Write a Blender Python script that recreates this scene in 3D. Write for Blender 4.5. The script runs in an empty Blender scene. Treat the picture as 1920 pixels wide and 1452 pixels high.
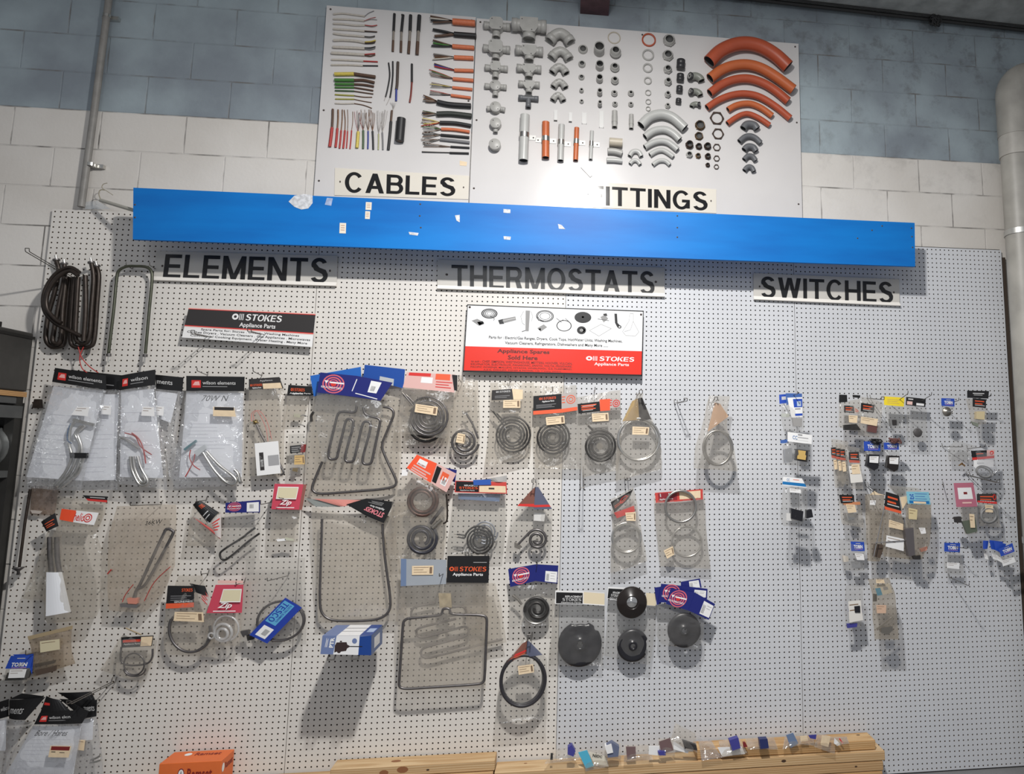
import bpy, math, random
import numpy as np
from mathutils import Vector, Matrix
from mathutils.geometry import tessellate_polygon
random.seed(7)
S = bpy.context.scene
COL = S.collection
# ---------------------------------------------------------------- camera
CC = np.array([2.4659, -3.733, -1.1225])
MM = np.array([[0.99086192, -0.13485449, 0.002629], [0.02023529, 0.12935426, -0.99139196], [0.13335359, 0.98238574, 0.13090103]])
FF, CX, CY = 1365.96, 1252.1, 658.28
cd = bpy.data.cameras.new('camera'); cam = bpy.data.objects.new('camera', cd); COL.objects.link(cam)
cd.sensor_width = 36.0; cd.sensor_fit = 'HORIZONTAL'; cd.lens = 36.0 * FF / 1920.0
cd.shift_x = (960 - CX) / 1920.0; cd.shift_y = (CY - 726) / 1920.0
cd.clip_start = 0.05
mw = Matrix.Identity(4)
for i in range(3):
    mw[i][0] = MM[0][i]; mw[i][1] = -MM[1][i]; mw[i][2] = -MM[2][i]; mw[i][3] = CC[i]
cam.matrix_world = mw
S.camera = cam
# ---------------------------------------------------------------- exposure, sky, lamp, added fill
S.view_settings.view_transform = 'Standard'; S.view_settings.look = 'None'
S.view_settings.exposure = -0.12; S.view_settings.gamma = 1.0; S.view_settings.use_curve_mapping = False
w = bpy.data.worlds.new('hall_ambient'); S.world = w; w.use_nodes = True
w.node_tree.nodes['Background'].inputs[0].default_value = (0.93, 0.95, 1.0, 1)
w.node_tree.nodes['Background'].inputs[1].default_value = 0.34

def area(name, loc, target, energy, size, color, shape='DISK', size_y=None, spread=180):
    l = bpy.data.lights.new(name, 'AREA'); l.energy = energy; l.size = size; l.shape = shape; l.color = color
    if size_y: l.size_y = size_y
    l.spread = math.radians(spread)
    o = bpy.data.objects.new(name, l); COL.objects.link(o); o.location = loc
    o.rotation_euler = (Vector(target) - Vector(loc)).to_track_quat('-Z', 'Y').to_euler()
    return o
area('high_bay_lamp', (2.54, -2.35, 1.02), (2.54, -2.10, -0.6), 172, 0.17, (1.0, 0.975, 0.94))
area('fill_light', (1.8, -6.5, 1.2), (1.6, 0, -2.2), 38, 1.6, (0.95, 0.97, 1.0))  # added soft fill from behind the camera, no real lamp

# ---------------------------------------------------------------- helpers
def P(px, py, d=0.0):
    "the place in the hall seen at photo pixel px,py and d metres in front of the pegboard face"
    v = MM.T @ np.array([(px - CX) / FF, (py - CY) / FF, 1.0])
    t = (-d - CC[1]) / v[1]
    q = CC + v * t
    return Vector((q[0], q[1], q[2]))
def Z(x0, y0, s):
    "picture-crop coordinates -> photo pixels"
    return lambda x, y: (x0 + x / s, y0 + y / s)
zA = Z(590, 0, 3.8226); zB = Z(890, 20, 3.629); zC = Z(1180, 40, 3.8206); zD = Z(0, 0, 3.0258); zE = Z(1480, 0, 2.793)
zF = Z(0, 440, 3.0); zG = Z(0, 680, 4.538); zH = Z(300, 690, 5.584); zI = Z(0, 900, 4.839); zJ = Z(300, 900, 4.27)
zK = Z(0, 1150, 4.174); zL = Z(570, 680, 5.185); zN = Z(570, 920, 4.272); zO = Z(880, 700, 6.6); zQ = Z(1120, 700, 3.82)
zS = Z(720, 840, 5.0526); zT = Z(720, 1080, 5.186); zU = Z(1020, 1060, 5.647); zV = Z(1440, 720, 5.186)
zW = Z(1660, 720, 7.2615); zY = Z(1540, 880, 4.271); zBB = Z(900, 1360, 5.0526); zCC = Z(1240, 1340, 4.571)
zDD = Z(840, 560, 4.8); zEE = Z(320, 560, 6.4); zLB = Z(0, 1200, 5.76)
MATS = {}
def mat(name, color=(.8, .8, .8), rough=.5, metal=0., noise=0., nscale=20., bump=0., bscale=80., coat=0., spec=.5, color2=None, alpha=None):
    if name in MATS: return MATS[name]
    m = bpy.data.materials.new(name); m.use_nodes = True; nt = m.node_tree; b = nt.nodes['Principled BSDF']
    b.inputs['Base Color'].default_value = (*color, 1); b.inputs['Roughness'].default_value = rough
    b.inputs['Metallic'].default_value = metal; b.inputs['Specular IOR Level'].default_value = spec
    b.inputs['Coat Weight'].default_value = coat
    if noise or color2:
        tc = nt.nodes.new('ShaderNodeTexCoord'); n = nt.nodes.new('ShaderNodeTexNoise'); n.inputs['Scale'].default_value = nscale
        n.inputs['Detail'].default_value = 5
        nt.links.new(tc.outputs['Object'], n.inputs['Vector'])
        r = nt.nodes.new('ShaderNodeValToRGB'); r.color_ramp.elements[0].position = .35; r.color_ramp.elements[1].position = .65
        c2 = color2 or tuple(max(0, c * (1 - noise)) for c in color)
        r.color_ramp.elements[0].color = (*c2, 1); r.color_ramp.elements[1].color = (*color, 1)
        nt.links.new(n.outputs['Fac'], r.inputs[0]); nt.links.new(r.outputs[0], b.inputs['Base Color'])
    if bump:
        tc = nt.nodes.new('ShaderNodeTexCoord'); n = nt.nodes.new('ShaderNodeTexNoise'); n.inputs['Scale'].default_value = bscale
        nt.links.new(tc.outputs['Object'], n.inputs['Vector'])
        bp = nt.nodes.new('ShaderNodeBump'); bp.inputs['Strength'].default_value = bump; bp.inputs['Distance'].default_value = .004
        nt.links.new(n.outputs['Fac'], bp.inputs['Height']); nt.links.new(bp.outputs[0], b.inputs['Normal'])
    MATS[name] = m
    return m
def plastic(name, haze=.16, tint=(.97, .97, .96), film=(.8, .79, .76), bump=.5, bscale=24., rough=.12, glint=.07):
    "clear polythene: mostly lets light straight through, a little milky, shiny on its creases"
    if name in MATS: return MATS[name]
    m = bpy.data.materials.new(name); m.use_nodes = True; nt = m.node_tree; nt.nodes.clear()
    N = nt.nodes.new; L = nt.links.new
    out = N('ShaderNodeOutputMaterial'); mix = N('ShaderNodeMixShader'); tr = N('ShaderNodeBsdfTransparent'); tr.inputs[0].default_value = (*tint, 1)
    df = N('ShaderNodeBsdfDiffuse'); df.inputs[0].default_value = (*film, 1)
    tl = N('ShaderNodeBsdfTranslucent'); tl.inputs[0].default_value = (*film, 1)
    m0 = N('ShaderNodeMixShader'); m0.inputs[0].default_value = .45; L(df.outputs[0], m0.inputs[1]); L(tl.outputs[0], m0.inputs[2])
    L(tr.outputs[0], mix.inputs[1]); L(m0.outputs[0], mix.inputs[2])
    tc = N('ShaderNodeTexCoord'); n = N('ShaderNodeTexNoise'); n.inputs['Scale'].default_value = 14; n.inputs['Detail'].default_value = 4
    L(tc.outputs['Object'], n.inputs['Vector'])
    mr = N('ShaderNodeMapRange'); mr.inputs['From Min'].default_value = .35; mr.inputs['From Max'].default_value = .7
    mr.inputs['To Min'].default_value = haze * .6; mr.inputs['To Max'].default_value = haze * 1.5
    L(n.outputs['Fac'], mr.inputs['Value']); L(mr.outputs[0], mix.inputs[0])
    n2 = N('ShaderNodeTexNoise'); n2.inputs['Scale'].default_value = bscale; n2.inputs['Detail'].default_value = 2; n2.inputs['Distortion'].default_value = 1.2
    L(tc.outputs['Object'], n2.inputs['Vector'])
    bp = N('ShaderNodeBump'); bp.inputs['Strength'].default_value = bump; bp.inputs['Distance'].default_value = .006
    L(n2.outputs['Fac'], bp.inputs['Height'])
    gl = N('ShaderNodeBsdfGlossy'); gl.inputs['Roughness'].default_value = rough; gl.inputs[0].default_value = (1, 1, 1, 1); L(bp.outputs[0], gl.inputs['Normal'])
    lw = N('ShaderNodeLayerWeight'); lw.inputs[0].default_value = .5; L(bp.outputs[0], lw.inputs['Normal'])
    pw = N('ShaderNodeMath'); pw.operation = 'POWER'; pw.inputs[1].default_value = 4; L(lw.outputs['Facing'], pw.inputs[0])
    ma = N('ShaderNodeMath'); ma.operation = 'MULTIPLY_ADD'; ma.inputs[1].default_value = .6; ma.inputs[2].default_value = glint; L(pw.outputs[0], ma.inputs[0])
    ms = N('ShaderNodeMixShader'); L(ma.outputs[0], ms.inputs[0]); L(mix.outputs[0], ms.inputs[1]); L(gl.outputs[0], ms.inputs[2])
    L(ms.outputs[0], out.inputs[0])
    MATS[name] = m
    return m
class M:
    "collects faces with their materials; mk() links them as ONE mesh object"
    def __init__(s): s.v = []; s.f = []; s.mi = []; s.mats = []; s.sm = []
    def mat(s, m):
        if m not in s.mats: s.mats.append(m)
        return s.mats.index(m)
    def add(s, vs, fs, m, smooth=False):
        b = len(s.v); s.v += [tuple(v) for v in vs]; i = s.mat(m)
        for f in fs: s.f.append([b + k for k in f]); s.mi.append(i); s.sm.append(smooth)
    def box(s, lo, hi, m):
        x0, y0, z0 = lo; x1, y1, z1 = hi
        vs = [(x0, y0, z0), (x1, y0, z0), (x1, y1, z0), (x0, y1, z0), (x0, y0, z1), (x1, y0, z1), (x1, y1, z1), (x0, y1, z1)]
        s.add(vs, [(0, 3, 2, 1), (4, 5, 6, 7), (0, 1, 5, 4), (1, 2, 6, 5), (2, 3, 7, 6), (3, 0, 4, 7)], m)
    def hexa(s, q0, q1, m):
        "block between two quads"
        s.add(list(q0) + list(q1), [(0, 1, 2, 3), (7, 6, 5, 4), (0, 4, 5, 1), (1, 5, 6, 2), (2, 6, 7, 3), (3, 7, 4, 0)], m)
    def poly(s, pts, thick, m, side=None):
        "flat plate: outline pts (world, front face) pushed back by thick"
        n = len(pts); pts = [Vector(p) for p in pts]; bk = [p + Vector((0, thick, 0)) for p in pts]
        tr = tessellate_polygon([pts])
        s.add(pts, tr, m); s.add(bk, [t[::-1] for t in tr], m)
        s.add(pts + bk, [(i, (i + 1) % n, n + (i + 1) % n, n + i) for i in range(n)], side or m)
    def tube(s, pts, r, m, n=8, closed=False, caps=True):
        pts = [Vector(p) for p in pts]; k = len(pts)
        if k < 2: return
        rr = r if hasattr(r, '__len__') else [r] * k
        T = []
        for i in range(k):
            if closed: t = pts[(i + 1) % k] - pts[i - 1]
            else: t = pts[min(i + 1, k - 1)] - pts[max(i - 1, 0)]
            T.append(t.normalized() if t.length > 1e-9 else Vector((0, 0, 1)))
        a = Vector((0, 1, 0))
        if abs(T[0].dot(a)) > .9: a = Vector((1, 0, 0))
        u = (a - T[0] * a.dot(T[0])).normalized(); vs = []
        for i in range(k):
            u = (u - T[i] * u.dot(T[i]))
            u = u.normalized() if u.length > 1e-6 else T[i].orthogonal().normalized()
            w_ = T[i].cross(u)
            for j in range(n):
                an = 2 * math.pi * j / n; vs.append(pts[i] + (u * math.cos(an) + w_ * math.sin(an)) * rr[i])
        fs = []
        for i in range(k if closed else k - 1):
            i2 = (i + 1) % k
            for j in range(n): fs.append((i * n + j, i2 * n + j, i2 * n + (j + 1) % n, i * n + (j + 1) % n))
        s.add(vs, fs, m, True)
        if caps and not closed:
            s.add(vs[:n], [tuple(range(n))], m); s.add(vs[-n:], [tuple(range(n))[::-1]], m)
    def lathe(s, org, axis, prof, m, n=20, smooth=True):
        "revolve (radius, distance) pairs about an axis"
        ax = Vector(axis).normalized(); u = ax.orthogonal().normalized(); w_ = ax.cross(u); org = Vector(org); vs = []
        for (r, h) in prof:
            for j in range(n):
                an = 2 * math.pi * j / n; vs.append(org + ax * h + (u * math.cos(an) + w_ * math.sin(an)) * max(r, 1e-5))
        fs = [(i * n + j, i * n + (j + 1) % n, (i + 1) * n + (j + 1) % n, (i + 1) * n + j) for i in range(len(prof) - 1) for j in range(n)]
        s.add(vs, fs, m, smooth)
def place(o, name, label=None, cat=None, group=None, kind=None):
    if label: o['label'] = label
    if cat: o['category'] = cat
    if group: o['group'] = group
    if kind: o['kind'] = kind
    return o
def root(name, label, cat, loc, group=None):
    o = bpy.data.objects.new(name, None); COL.objects.link(o); o.location = loc; o.empty_display_size = .02
    return place(o, name, label, cat, group)
def worldloc(o):
    p = Vector((0, 0, 0))
    while o: p += o.location; o = o.parent
    return p
def mk(name, mb, parent=None, label=None, cat=None, group=None, kind=None):
    me = bpy.data.meshes.new(name)
    base = worldloc(parent) if parent else Vector((sum(v[0] for v in mb.v), sum(v[1] for v in mb.v), sum(v[2] for v in mb.v))) / max(1, len(mb.v))
    me.from_pydata([(v[0] - base[0], v[1] - base[1], v[2] - base[2]) for v in mb.v], [], mb.f)
    for m in mb.mats: me.materials.append(m)
    me.polygons.foreach_set('material_index', mb.mi); me.polygons.foreach_set('use_smooth', mb.sm); me.update()
    o = bpy.data.objects.new(name, me); COL.objects.link(o)
    if parent: o.parent = parent
    else: o.location = base
    return place(o, name, label, cat, group, kind)
def cr(pts, n=6, closed=False):
    "smooth curve through points"
    pts = [Vector(p) for p in pts]; k = len(pts); out = []
    if k < 3: return pts
    g = (lambda i: pts[i % k]) if closed else (lambda i: pts[max(0, min(k - 1, i))])
    for i in range(k if closed else k - 1):
        p0, p1, p2, p3 = g(i - 1), g(i), g(i + 1), g(i + 2)
        for j in range(n):
            t = j / n
            out.append(.5 * ((2 * p1) + (p2 - p0) * t + (2 * p0 - 5 * p1 + 4 * p2 - p3) * t * t + (3 * p1 - p0 - 3 * p2 + p3) * t ** 3))
    if not closed: out.append(pts[-1])
    return out
def rounded(pts, r=.02, n=5, closed=False):
    "polyline with rounded corners of radius about r"
    pts = [Vector(p) for p in pts]; k = len(pts); out = []
    rng = range(k) if closed else range(1, k - 1)
    if not closed: out.append(pts[0])
    for i in rng:
        a, b, c = pts[i - 1], pts[i], pts[(i + 1) % k]
        ra = min(r, (a - b).length * .48); rc = min(r, (c - b).length * .48)
        p = b + (a - b).normalized() * ra; q = b + (c - b).normalized() * rc
        for j in range(n + 1):
            t = j / n; out.append(p * (1 - t) ** 2 + b * 2 * t * (1 - t) + q * t * t)
    if not closed: out.append(pts[-1])
    return out
_tc = {}
def glyphs(text, bold=.0, shear=0.):
    key = (text, bold, shear)
    if key in _tc: return _tc[key]
    c = bpy.data.curves.new('t', 'FONT'); c.body = text; c.offset = bold; c.resolution_u = 2; c.shear = shear
    o = bpy.data.objects.new('t', c); COL.objects.link(o)
    dg = bpy.context.evaluated_depsgraph_get(); me = bpy.data.meshes.new_from_object(o.evaluated_get(dg))
    vs = [(v.co.x, v.co.y) for v in me.vertices]; fs = [tuple(p.vertices) for p in me.polygons]
    bpy.data.objects.remove(o); bpy.data.curves.remove(c); bpy.data.meshes.remove(me)
    if vs:
        x0 = min(v[0] for v in vs); x1 = max(v[0] for v in vs); y0 = min(v[1] for v in vs); y1 = max(v[1] for v in vs)
        vs = [((v[0] - x0) / max(1e-6, x1 - x0), (v[1] - y0) / max(1e-6, y1 - y0)) for v in vs]
    _tc[key] = (vs, fs)
    return _tc[key]
class Card:
    "printed card: four px corners TL,TR,BR,BL at depth d; u runs right, v runs down"
    def __init__(s, q, d, m, t=.0012, bulge=0., dd=None, nu=1):
        dd = dd or (d,) * 4
        s.c = [P(x, y, e) for (x, y), e in zip(q, dd)]; s.b = bulge; s.M = M(); s.t = t
        if bulge and nu == 1: nu = 8
        vs = [s.at(i / nu, j, 0) for j in (0, 1) for i in range(nu + 1)]; bk = [v + Vector((0, t, 0)) for v in vs]; k = nu + 1
        s.M.add(vs, [(i + k, i + k + 1, i + 1, i) for i in range(nu)], m); s.M.add(bk, [(i, i + 1, i + k + 1, i + k) for i in range(nu)], m)
        al = vs + bk; n2 = 2 * k
        s.M.add(al, [(i, i + 1, n2 + i + 1, n2 + i) for i in range(nu)] + [(k + i + 1, k + i, n2 + k + i, n2 + k + i + 1) for i in range(nu)] + [(k, 0, n2, n2 + k), (nu, k + nu, n2 + k + nu, n2 + nu)], m)
    def at(s, u, v, h=0):
        a, b, c, e = s.c
        p = (a * (1 - u) + b * u) * (1 - v) + (e * (1 - u) + c * u) * v
        return p - Vector((0, h + s.b * math.sin(math.pi * min(1, max(0, u))), 0))
    def band(s, u0, v0, u1, v1, m, h=.0005):
        nu = 1 if not s.b else max(1, int(8 * (u1 - u0)))
        vs = [s.at(u0 + (u1 - u0) * i / nu, v, h) for v in (v0, v1) for i in range(nu + 1)]
        s.M.add(vs, [(i + nu + 1, i + nu + 2, i + 1, i) for i in range(nu)], m); return s
    def pol(s, uv, m, h=.0008):
        vs = [s.at(u, v, h) for u, v in uv]
        s.M.add(vs, tessellate_polygon([[Vector((u, v, 0)) for u, v in uv]]), m); return s
    def ring(s, cu, cv, ru, rv, wdt, m, h=.0009, n=24, a0=0, a1=360):
        vs = []
        for i in range(n + 1):
            a = math.radians(a0 + (a1 - a0) * i / n)
            for q in (1, 1 - wdt): vs.append(s.at(cu + ru * q * math.cos(a), cv + rv * q * math.sin(a), h))
        s.M.add(vs, [(2 * i, 2 * i + 2, 2 * i + 3, 2 * i + 1) for i in range(n)], m); return s
    def text(s, t, u0, v0, u1, v1, m, bold=.0, h=.001, shear=0.):
        vs, fs = glyphs(t, bold, shear)
        s.M.add([s.at(u0 + (u1 - u0) * x, v1 + (v0 - v1) * y, h) for x, y in vs], fs, m); return s
    def line(s, uv, wd, m, h=.001):
        "thin drawn stroke on the card, width in metres"
        for (a, b), (c, e) in zip(uv, uv[1:]):
            p = s.at(a, b, h); q = s.at(c, e, h); t = (q - p)
            if t.length < 1e-7: continue
            n_ = Vector((-t.z, 0, t.x)).normalized() * wd / 2
            s.M.add([p - n_, q - n_, q + n_, p + n_], [(0, 1, 2, 3)], m)
        return s
# colours
WHITE = mat('white_card', (.8, .8, .8), .45); BLACK = mat('black_print', (.012, .012, .013), .3); RED = mat('red_print', (.62, .035, .03), .4)
CREAM = mat('cream_sticker', (.78, .62, .42), .6, noise=.08, nscale=60); NAVY = mat('navy_card', (.012, .018, .16), .35)
BLUE = mat('blue_card', (.02, .07, .42), .4); MAROON = mat('maroon_print', (.2, .02, .02), .4); ORANGE = mat('orange_red_print', (.75, .11, .04), .45)
GREY = mat('grey_print', (.3, .3, .31), .5); PINK = mat('pink_red_card', (.55, .06, .1), .45); LBLUE = mat('light_blue_card', (.09, .42, .62), .45)
YEL = mat('yellow_card', (.85, .66, .03), .45); PAPER = mat('white_paper', (.82, .84, .88), .6); DKBR = mat('dark_card', (.03, .027, .027), .45)
STEEL = mat('bright_steel', (.62, .61, .58), .28, 1.); WIRE = mat('hook_wire', (.2, .19, .18), .38, .9); ELEM = mat('dark_element_steel', (.055, .052, .05), .42, .5, noise=.3, nscale=60)
ELEMG = mat('grey_element_steel', (.16, .15, .15), .38, .75, noise=.2, nscale=50); BRASS = mat('brass', (.42, .3, .12), .35, .9)
CLEAR = plastic('clear_polythene', .065, (.945, .94, .93), bscale=20., film=(.84, .83, .80)); MILKY = plastic('aged_polythene', .14, (.93, .915, .89), (.80, .76, .70), bscale=20.); CRISP = plastic('crinkled_polythene', .09, (.965, .965, .97), (.92, .93, .95), 1.0, 30., .07, .15)
# ---------------- plain bold grotesque capitals for the big plates and logos
def _font():
    sw, sh = .175, .15; G = {}
    R_ = lambda a, b, c, d: [(a, b), (c, b), (c, d), (a, d)]
    def arc(cx, cy, rx, ry, a0, a1, n=14, sx=sw, sy=sh):
        out = []
        for i in range(n):
            p = math.radians(a0 + (a1 - a0) * i / n); q = math.radians(a0 + (a1 - a0) * (i + 1) / n)
            out.append([(cx + rx * math.cos(p), cy + ry * math.sin(p)), (cx + rx * math.cos(q), cy + ry * math.sin(q)), (cx + (rx - sx) * math.cos(q), cy + (ry - sy) * math.sin(q)), (cx + (rx - sx) * math.cos(p), cy + (ry - sy) * math.sin(p))])
        return out
    G['A'] = (.78, [[(0, 0), (.2, 0), (.49, 1), (.29, 1)], [(.78, 0), (.58, 0), (.29, 1), (.49, 1)], R_(.17, .22, .61, .37)])
    G['B'] = (.7, [R_(0, 0, sw, 1), R_(sw, 0, .42, sh), R_(sw, .44, .42, .59), R_(sw, 1 - sh, .4, 1)] + arc(.4, .72, .28, .28, -90, 90, sy=.15) + arc(.42, .295, .29, .295, -90, 90, sy=.15))
    G['C'] = (.76, arc(.39, .5, .39, .52, 38, 322, 24))
    G['D'] = (.74, [R_(0, 0, sw, 1), R_(sw, 0, .34, sh), R_(sw, 1 - sh, .34, 1)] + arc(.34, .5, .4, .5, -90, 90, 18))
    G['E'] = (.64, [R_(0, 0, sw, 1), R_(sw, 0, .64, sh), R_(sw, .43, .59, .58), R_(sw, 1 - sh, .62, 1)])
    G['F'] = (.6, [R_(0, 0, sw, 1), R_(sw, .42, .54, .57), R_(sw, 1 - sh, .6, 1)])
    G['G'] = (.8, arc(.4, .5, .4, .52, 40, 335, 24) + [R_(.42, .37, .78, .52), R_(.62, .05, .78, .45)])
    G['H'] = (.74, [R_(0, 0, sw, 1), R_(.74 - sw, 0, .74, 1), R_(sw, .42, .6, .58)])
    G['I'] = (sw, [R_(0, 0, sw, 1)])
    G['K'] = (.74, [R_(0, 0, sw, 1), [(.52, 1), (.74, 1), (.3, .5), (sw, .42)], [(.5, 0), (.74, 0), (.38, .62), (.24, .5)]])
    G['L'] = (.6, [R_(0, 0, sw, 1), R_(sw, 0, .6, sh)])
    G['M'] = (.88, [R_(0, 0, .18, 1), R_(.70, 0, .88, 1), [(.18, 1), (.02, 1), (.35, 0), (.53, 0)][:4], [(.70, 1), (.86, 1), (.53, 0), (.35, 0)]])
    G['N'] = (.74, [R_(0, 0, .185, 1), R_(.555, 0, .74, 1), [(0, 1), (.2, 1), (.74, 0), (.54, 0)]])
    G['O'] = (.82, arc(.41, .5, .41, .52, 0, 360, 30))
    G['P'] = (.68, [R_(0, 0, sw, 1), R_(sw, .36, .4, .51), R_(sw, 1 - sh, .4, 1)] + arc(.4, .68, .28, .32, -90, 90))
    G['R'] = (.74, [R_(0, 0, sw, 1), R_(sw, .4, .42, .55), R_(sw, 1 - sh, .42, 1)] + arc(.42, .7, .28, .3, -90, 90, sy=.15) + [[(.5, 0), (.73, 0), (.58, .46), (.38, .46)]])
    G['S'] = (.7, arc(.345, .735, .31, .285, 20, 205, 16) + arc(.355, .275, .335, .295, -160, 0, 16) + [[(.035, .73), (.225, .77), (.35, .62), (.16, .5)], [(.16, .5), (.35, .62), (.6, .53), (.46, .36)], [(.46, .36), (.6, .53), (.69, .36), (.69, .275)], [(.46, .36), (.69, .275), (.5, .275), (.48, .34)]])
    G['T'] = (.7, [R_(.35 - sw / 2, 0, .35 + sw / 2, 1), R_(0, 1 - sh, .7, 1)])
    G['U'] = (.74, [R_(0, .35, sw, 1), R_(.74 - sw, .35, .74, 1)] + arc(.37, .37, .37, .39, 180, 360, 16))
    G['W'] = (1.06, [[(0, 1), (.2, 1), (.38, 0), (.2, 0)], [(.38, 0), (.2, 0), (.43, 1), (.6, 1)], [(.46, 1), (.63, 1), (.86, 0), (.68, 0)], [(.86, 0), (.68, 0), (.86, 1), (1.06, 1)]])
    G['Z'] = (.66, [R_(0, 0, .66, sh), R_(0, 1 - sh, .66, 1), [(0, sh), (.24, sh), (.66, 1 - sh), (.42, 1 - sh)]])
    G[' '] = (.3, [])
    return G
FONT = _font()
def bold_text(c, text, u0, v0, u1, v1, m, h=.0012, gap=.10, shear=0.):
    x = 0; ps = []
    for ch in text:
        wd, pol = FONT[ch]
        ps += [[(x + a + shear * b, b) for a, b in q] for q in pol]; x += wd + gap
    W = x - gap
    for i_, q in enumerate(ps):
        c.M.add([c.at(u0 + (u1 - u0) * a / W, v1 + (v0 - v1) * b, h + (i_ % 40) * 6e-6) for a, b in q], [tuple(range(len(q)))], m)
    return c
# ================================================================ the hall
def nodes(name):
    m = bpy.data.materials.new(name); m.use_nodes = True; MATS[name] = m
    return m, m.node_tree, m.node_tree.nodes['Principled BSDF'], m.node_tree.nodes.new, m.node_tree.links.new
def block_wall():
    m, nt, b, N, L = nodes('painted_blockwork')
    tc = N('ShaderNodeTexCoord'); mp = N('ShaderNodeMapping'); sep = N('ShaderNodeSeparateXYZ'); cmb = N('ShaderNodeCombineXYZ')
    L(tc.outputs['Object'], sep.inputs[0]); L(sep.outputs['X'], cmb.inputs[0]); L(sep.outputs['Z'], cmb.inputs[1])
    L(cmb.outputs[0], mp.inputs['Vector']); mp.inputs['Location'].default_value = (BX, BZ, 0)
    br = N('ShaderNodeTexBrick'); L(mp.outputs[0], br.inputs['Vector']); br.inputs['Scale'].default_value = 1
    br.inputs['Brick Width'].default_value = .3872; br.inputs['Row Height'].default_value = .197; br.inputs['Mortar Size'].default_value = .0042
    br.inputs['Mortar Smooth'].default_value = .5; br.offset = .5; br.inputs['Bias'].default_value = 0
    # two paints meet on a course line
    gt = N('ShaderNodeMath'); gt.operation = 'GREATER_THAN'; gt.inputs[1].default_value = .512; L(sep.outputs['Z'], gt.inputs[0])
    n1 = N('ShaderNodeTexNoise'); n1.inputs['Scale'].default_value = 2.2; n1.inputs['Detail'].default_value = 6; L(tc.outputs['Object'], n1.inputs['Vector'])
    rb = N('ShaderNodeValToRGB'); rb.color_ramp.elements[0].position = .38; rb.color_ramp.elements[0].color = (.22, .255, .29, 1)
    rb.color_ramp.elements[1].position = .66; rb.color_ramp.elements[1].color = (.36, .43, .465, 1); L(n1.outputs['Fac'], rb.inputs[0])
    rw = N('ShaderNodeValToRGB'); rw.color_ramp.elements[0].position = .35; rw.color_ramp.elements[0].color = (.60, .57, .53, 1)
    rw.color_ramp.elements[1].position = .65; rw.color_ramp.elements[1].color = (.68, .655, .62, 1); L(n1.outputs['Fac'], rw.inputs[0])
    mx = N('ShaderNodeMix'); mx.data_type = 'RGBA'; L(gt.outputs[0], mx.inputs['Factor']); L(rw.outputs[0], mx.inputs['A']); L(rb.outputs[0], mx.inputs['B'])
    # grime: soot in the joints near the roof and blotches
    n2 = N('ShaderNodeTexNoise'); n2.inputs['Scale'].default_value = 9; n2.inputs['Detail'].default_value = 8; n2.inputs['Roughness'].default_value = .7; L(tc.outputs['Object'], n2.inputs['Vector'])
    r2 = N('ShaderNodeValToRGB'); r2.color_ramp.elements[0].position = .52; r2.color_ramp.elements[1].position = .72; L(n2.outputs['Fac'], r2.inputs[0])
    zr = N('ShaderNodeMapRange'); zr.inputs['From Min'].default_value = .15; zr.inputs['From Max'].default_value = 1.4; zr.inputs['To Min'].default_value = .06; zr.inputs['To Max'].default_value = .85
    L(sep.outputs['Z'], zr.inputs['Value'])
    xr = N('ShaderNodeMapRange'); xr.inputs['From Min'].default_value = 1.5; xr.inputs['From Max'].default_value = 4.4; xr.inputs['To Min'].default_value = .1; xr.inputs['To Max'].default_value = 1.0
    L(sep.outputs['X'], xr.inputs['Value'])
    g = N('ShaderNodeMath'); g.operation = 'MULTIPLY'; L(r2.outputs[0], g.inputs[0]); L(zr.outputs[0], g.inputs[1])
    g2 = N('ShaderNodeMath'); g2.operation = 'MULTIPLY'; L(g.outputs[0], g2.inputs[0]); L(xr.outputs[0], g2.inputs[1])
    mxd = N('ShaderNodeMix'); mxd.data_type = 'RGBA'; mxd.inputs['B'].default_value = (.09, .085, .08, 1); L(g2.outputs[0], mxd.inputs['Factor']); L(mx.outputs['Result'], mxd.inputs['A'])
    # mortar joints: broken dark line
    n3 = N('ShaderNodeTexNoise'); n3.inputs['Scale'].default_value = 7; n3.inputs['Detail'].default_value = 4; L(tc.outputs['Object'], n3.inputs['Vector'])
    r3 = N('ShaderNodeMapRange'); r3.inputs['From Min'].default_value = .45; r3.inputs['From Max'].default_value = .65; r3.inputs['To Min'].default_value = .04; r3.inputs['To Max'].default_value = .95
    L(n3.outputs['Fac'], r3.inputs['Value'])
    g3 = N('ShaderNodeMath'); g3.operation = 'MULTIPLY'; L(br.outputs['Fac'], g3.inputs[0]); L(r3.outputs[0], g3.inputs[1])
    mxm = N('ShaderNodeMix'); mxm.data_type = 'RGBA'; mxm.inputs['B'].default_value = (.16, .15, .14, 1); L(g3.outputs[0], mxm.inputs['Factor']); L(mxd.outputs['Result'], mxm.inputs['A'])
    L(mxm.outputs['Result'], b.inputs['Base Color']); b.inputs['Roughness'].default_value = .6
    inv = N('ShaderNodeMath'); inv.operation = 'SUBTRACT'; inv.inputs[0].default_value = 1; L(br.outputs['Fac'], inv.inputs[1])
    n4 = N('ShaderNodeTexNoise'); n4.inputs['Scale'].default_value = 60; L(tc.outputs['Object'], n4.inputs['Vector'])
    ad = N('ShaderNodeMath'); ad.operation = 'MULTIPLY_ADD'; ad.inputs[1].default_value = .25; L(n4.outputs['Fac'], ad.inputs[0]); L(inv.outputs[0], ad.inputs[2])
    bp = N('ShaderNodeBump'); bp.inputs['Strength'].default_value = .5; bp.inputs['Distance'].default_value = .006; L(ad.outputs[0], bp.inputs['Height']); L(bp.outputs[0], b.inputs['Normal'])
    return m
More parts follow.
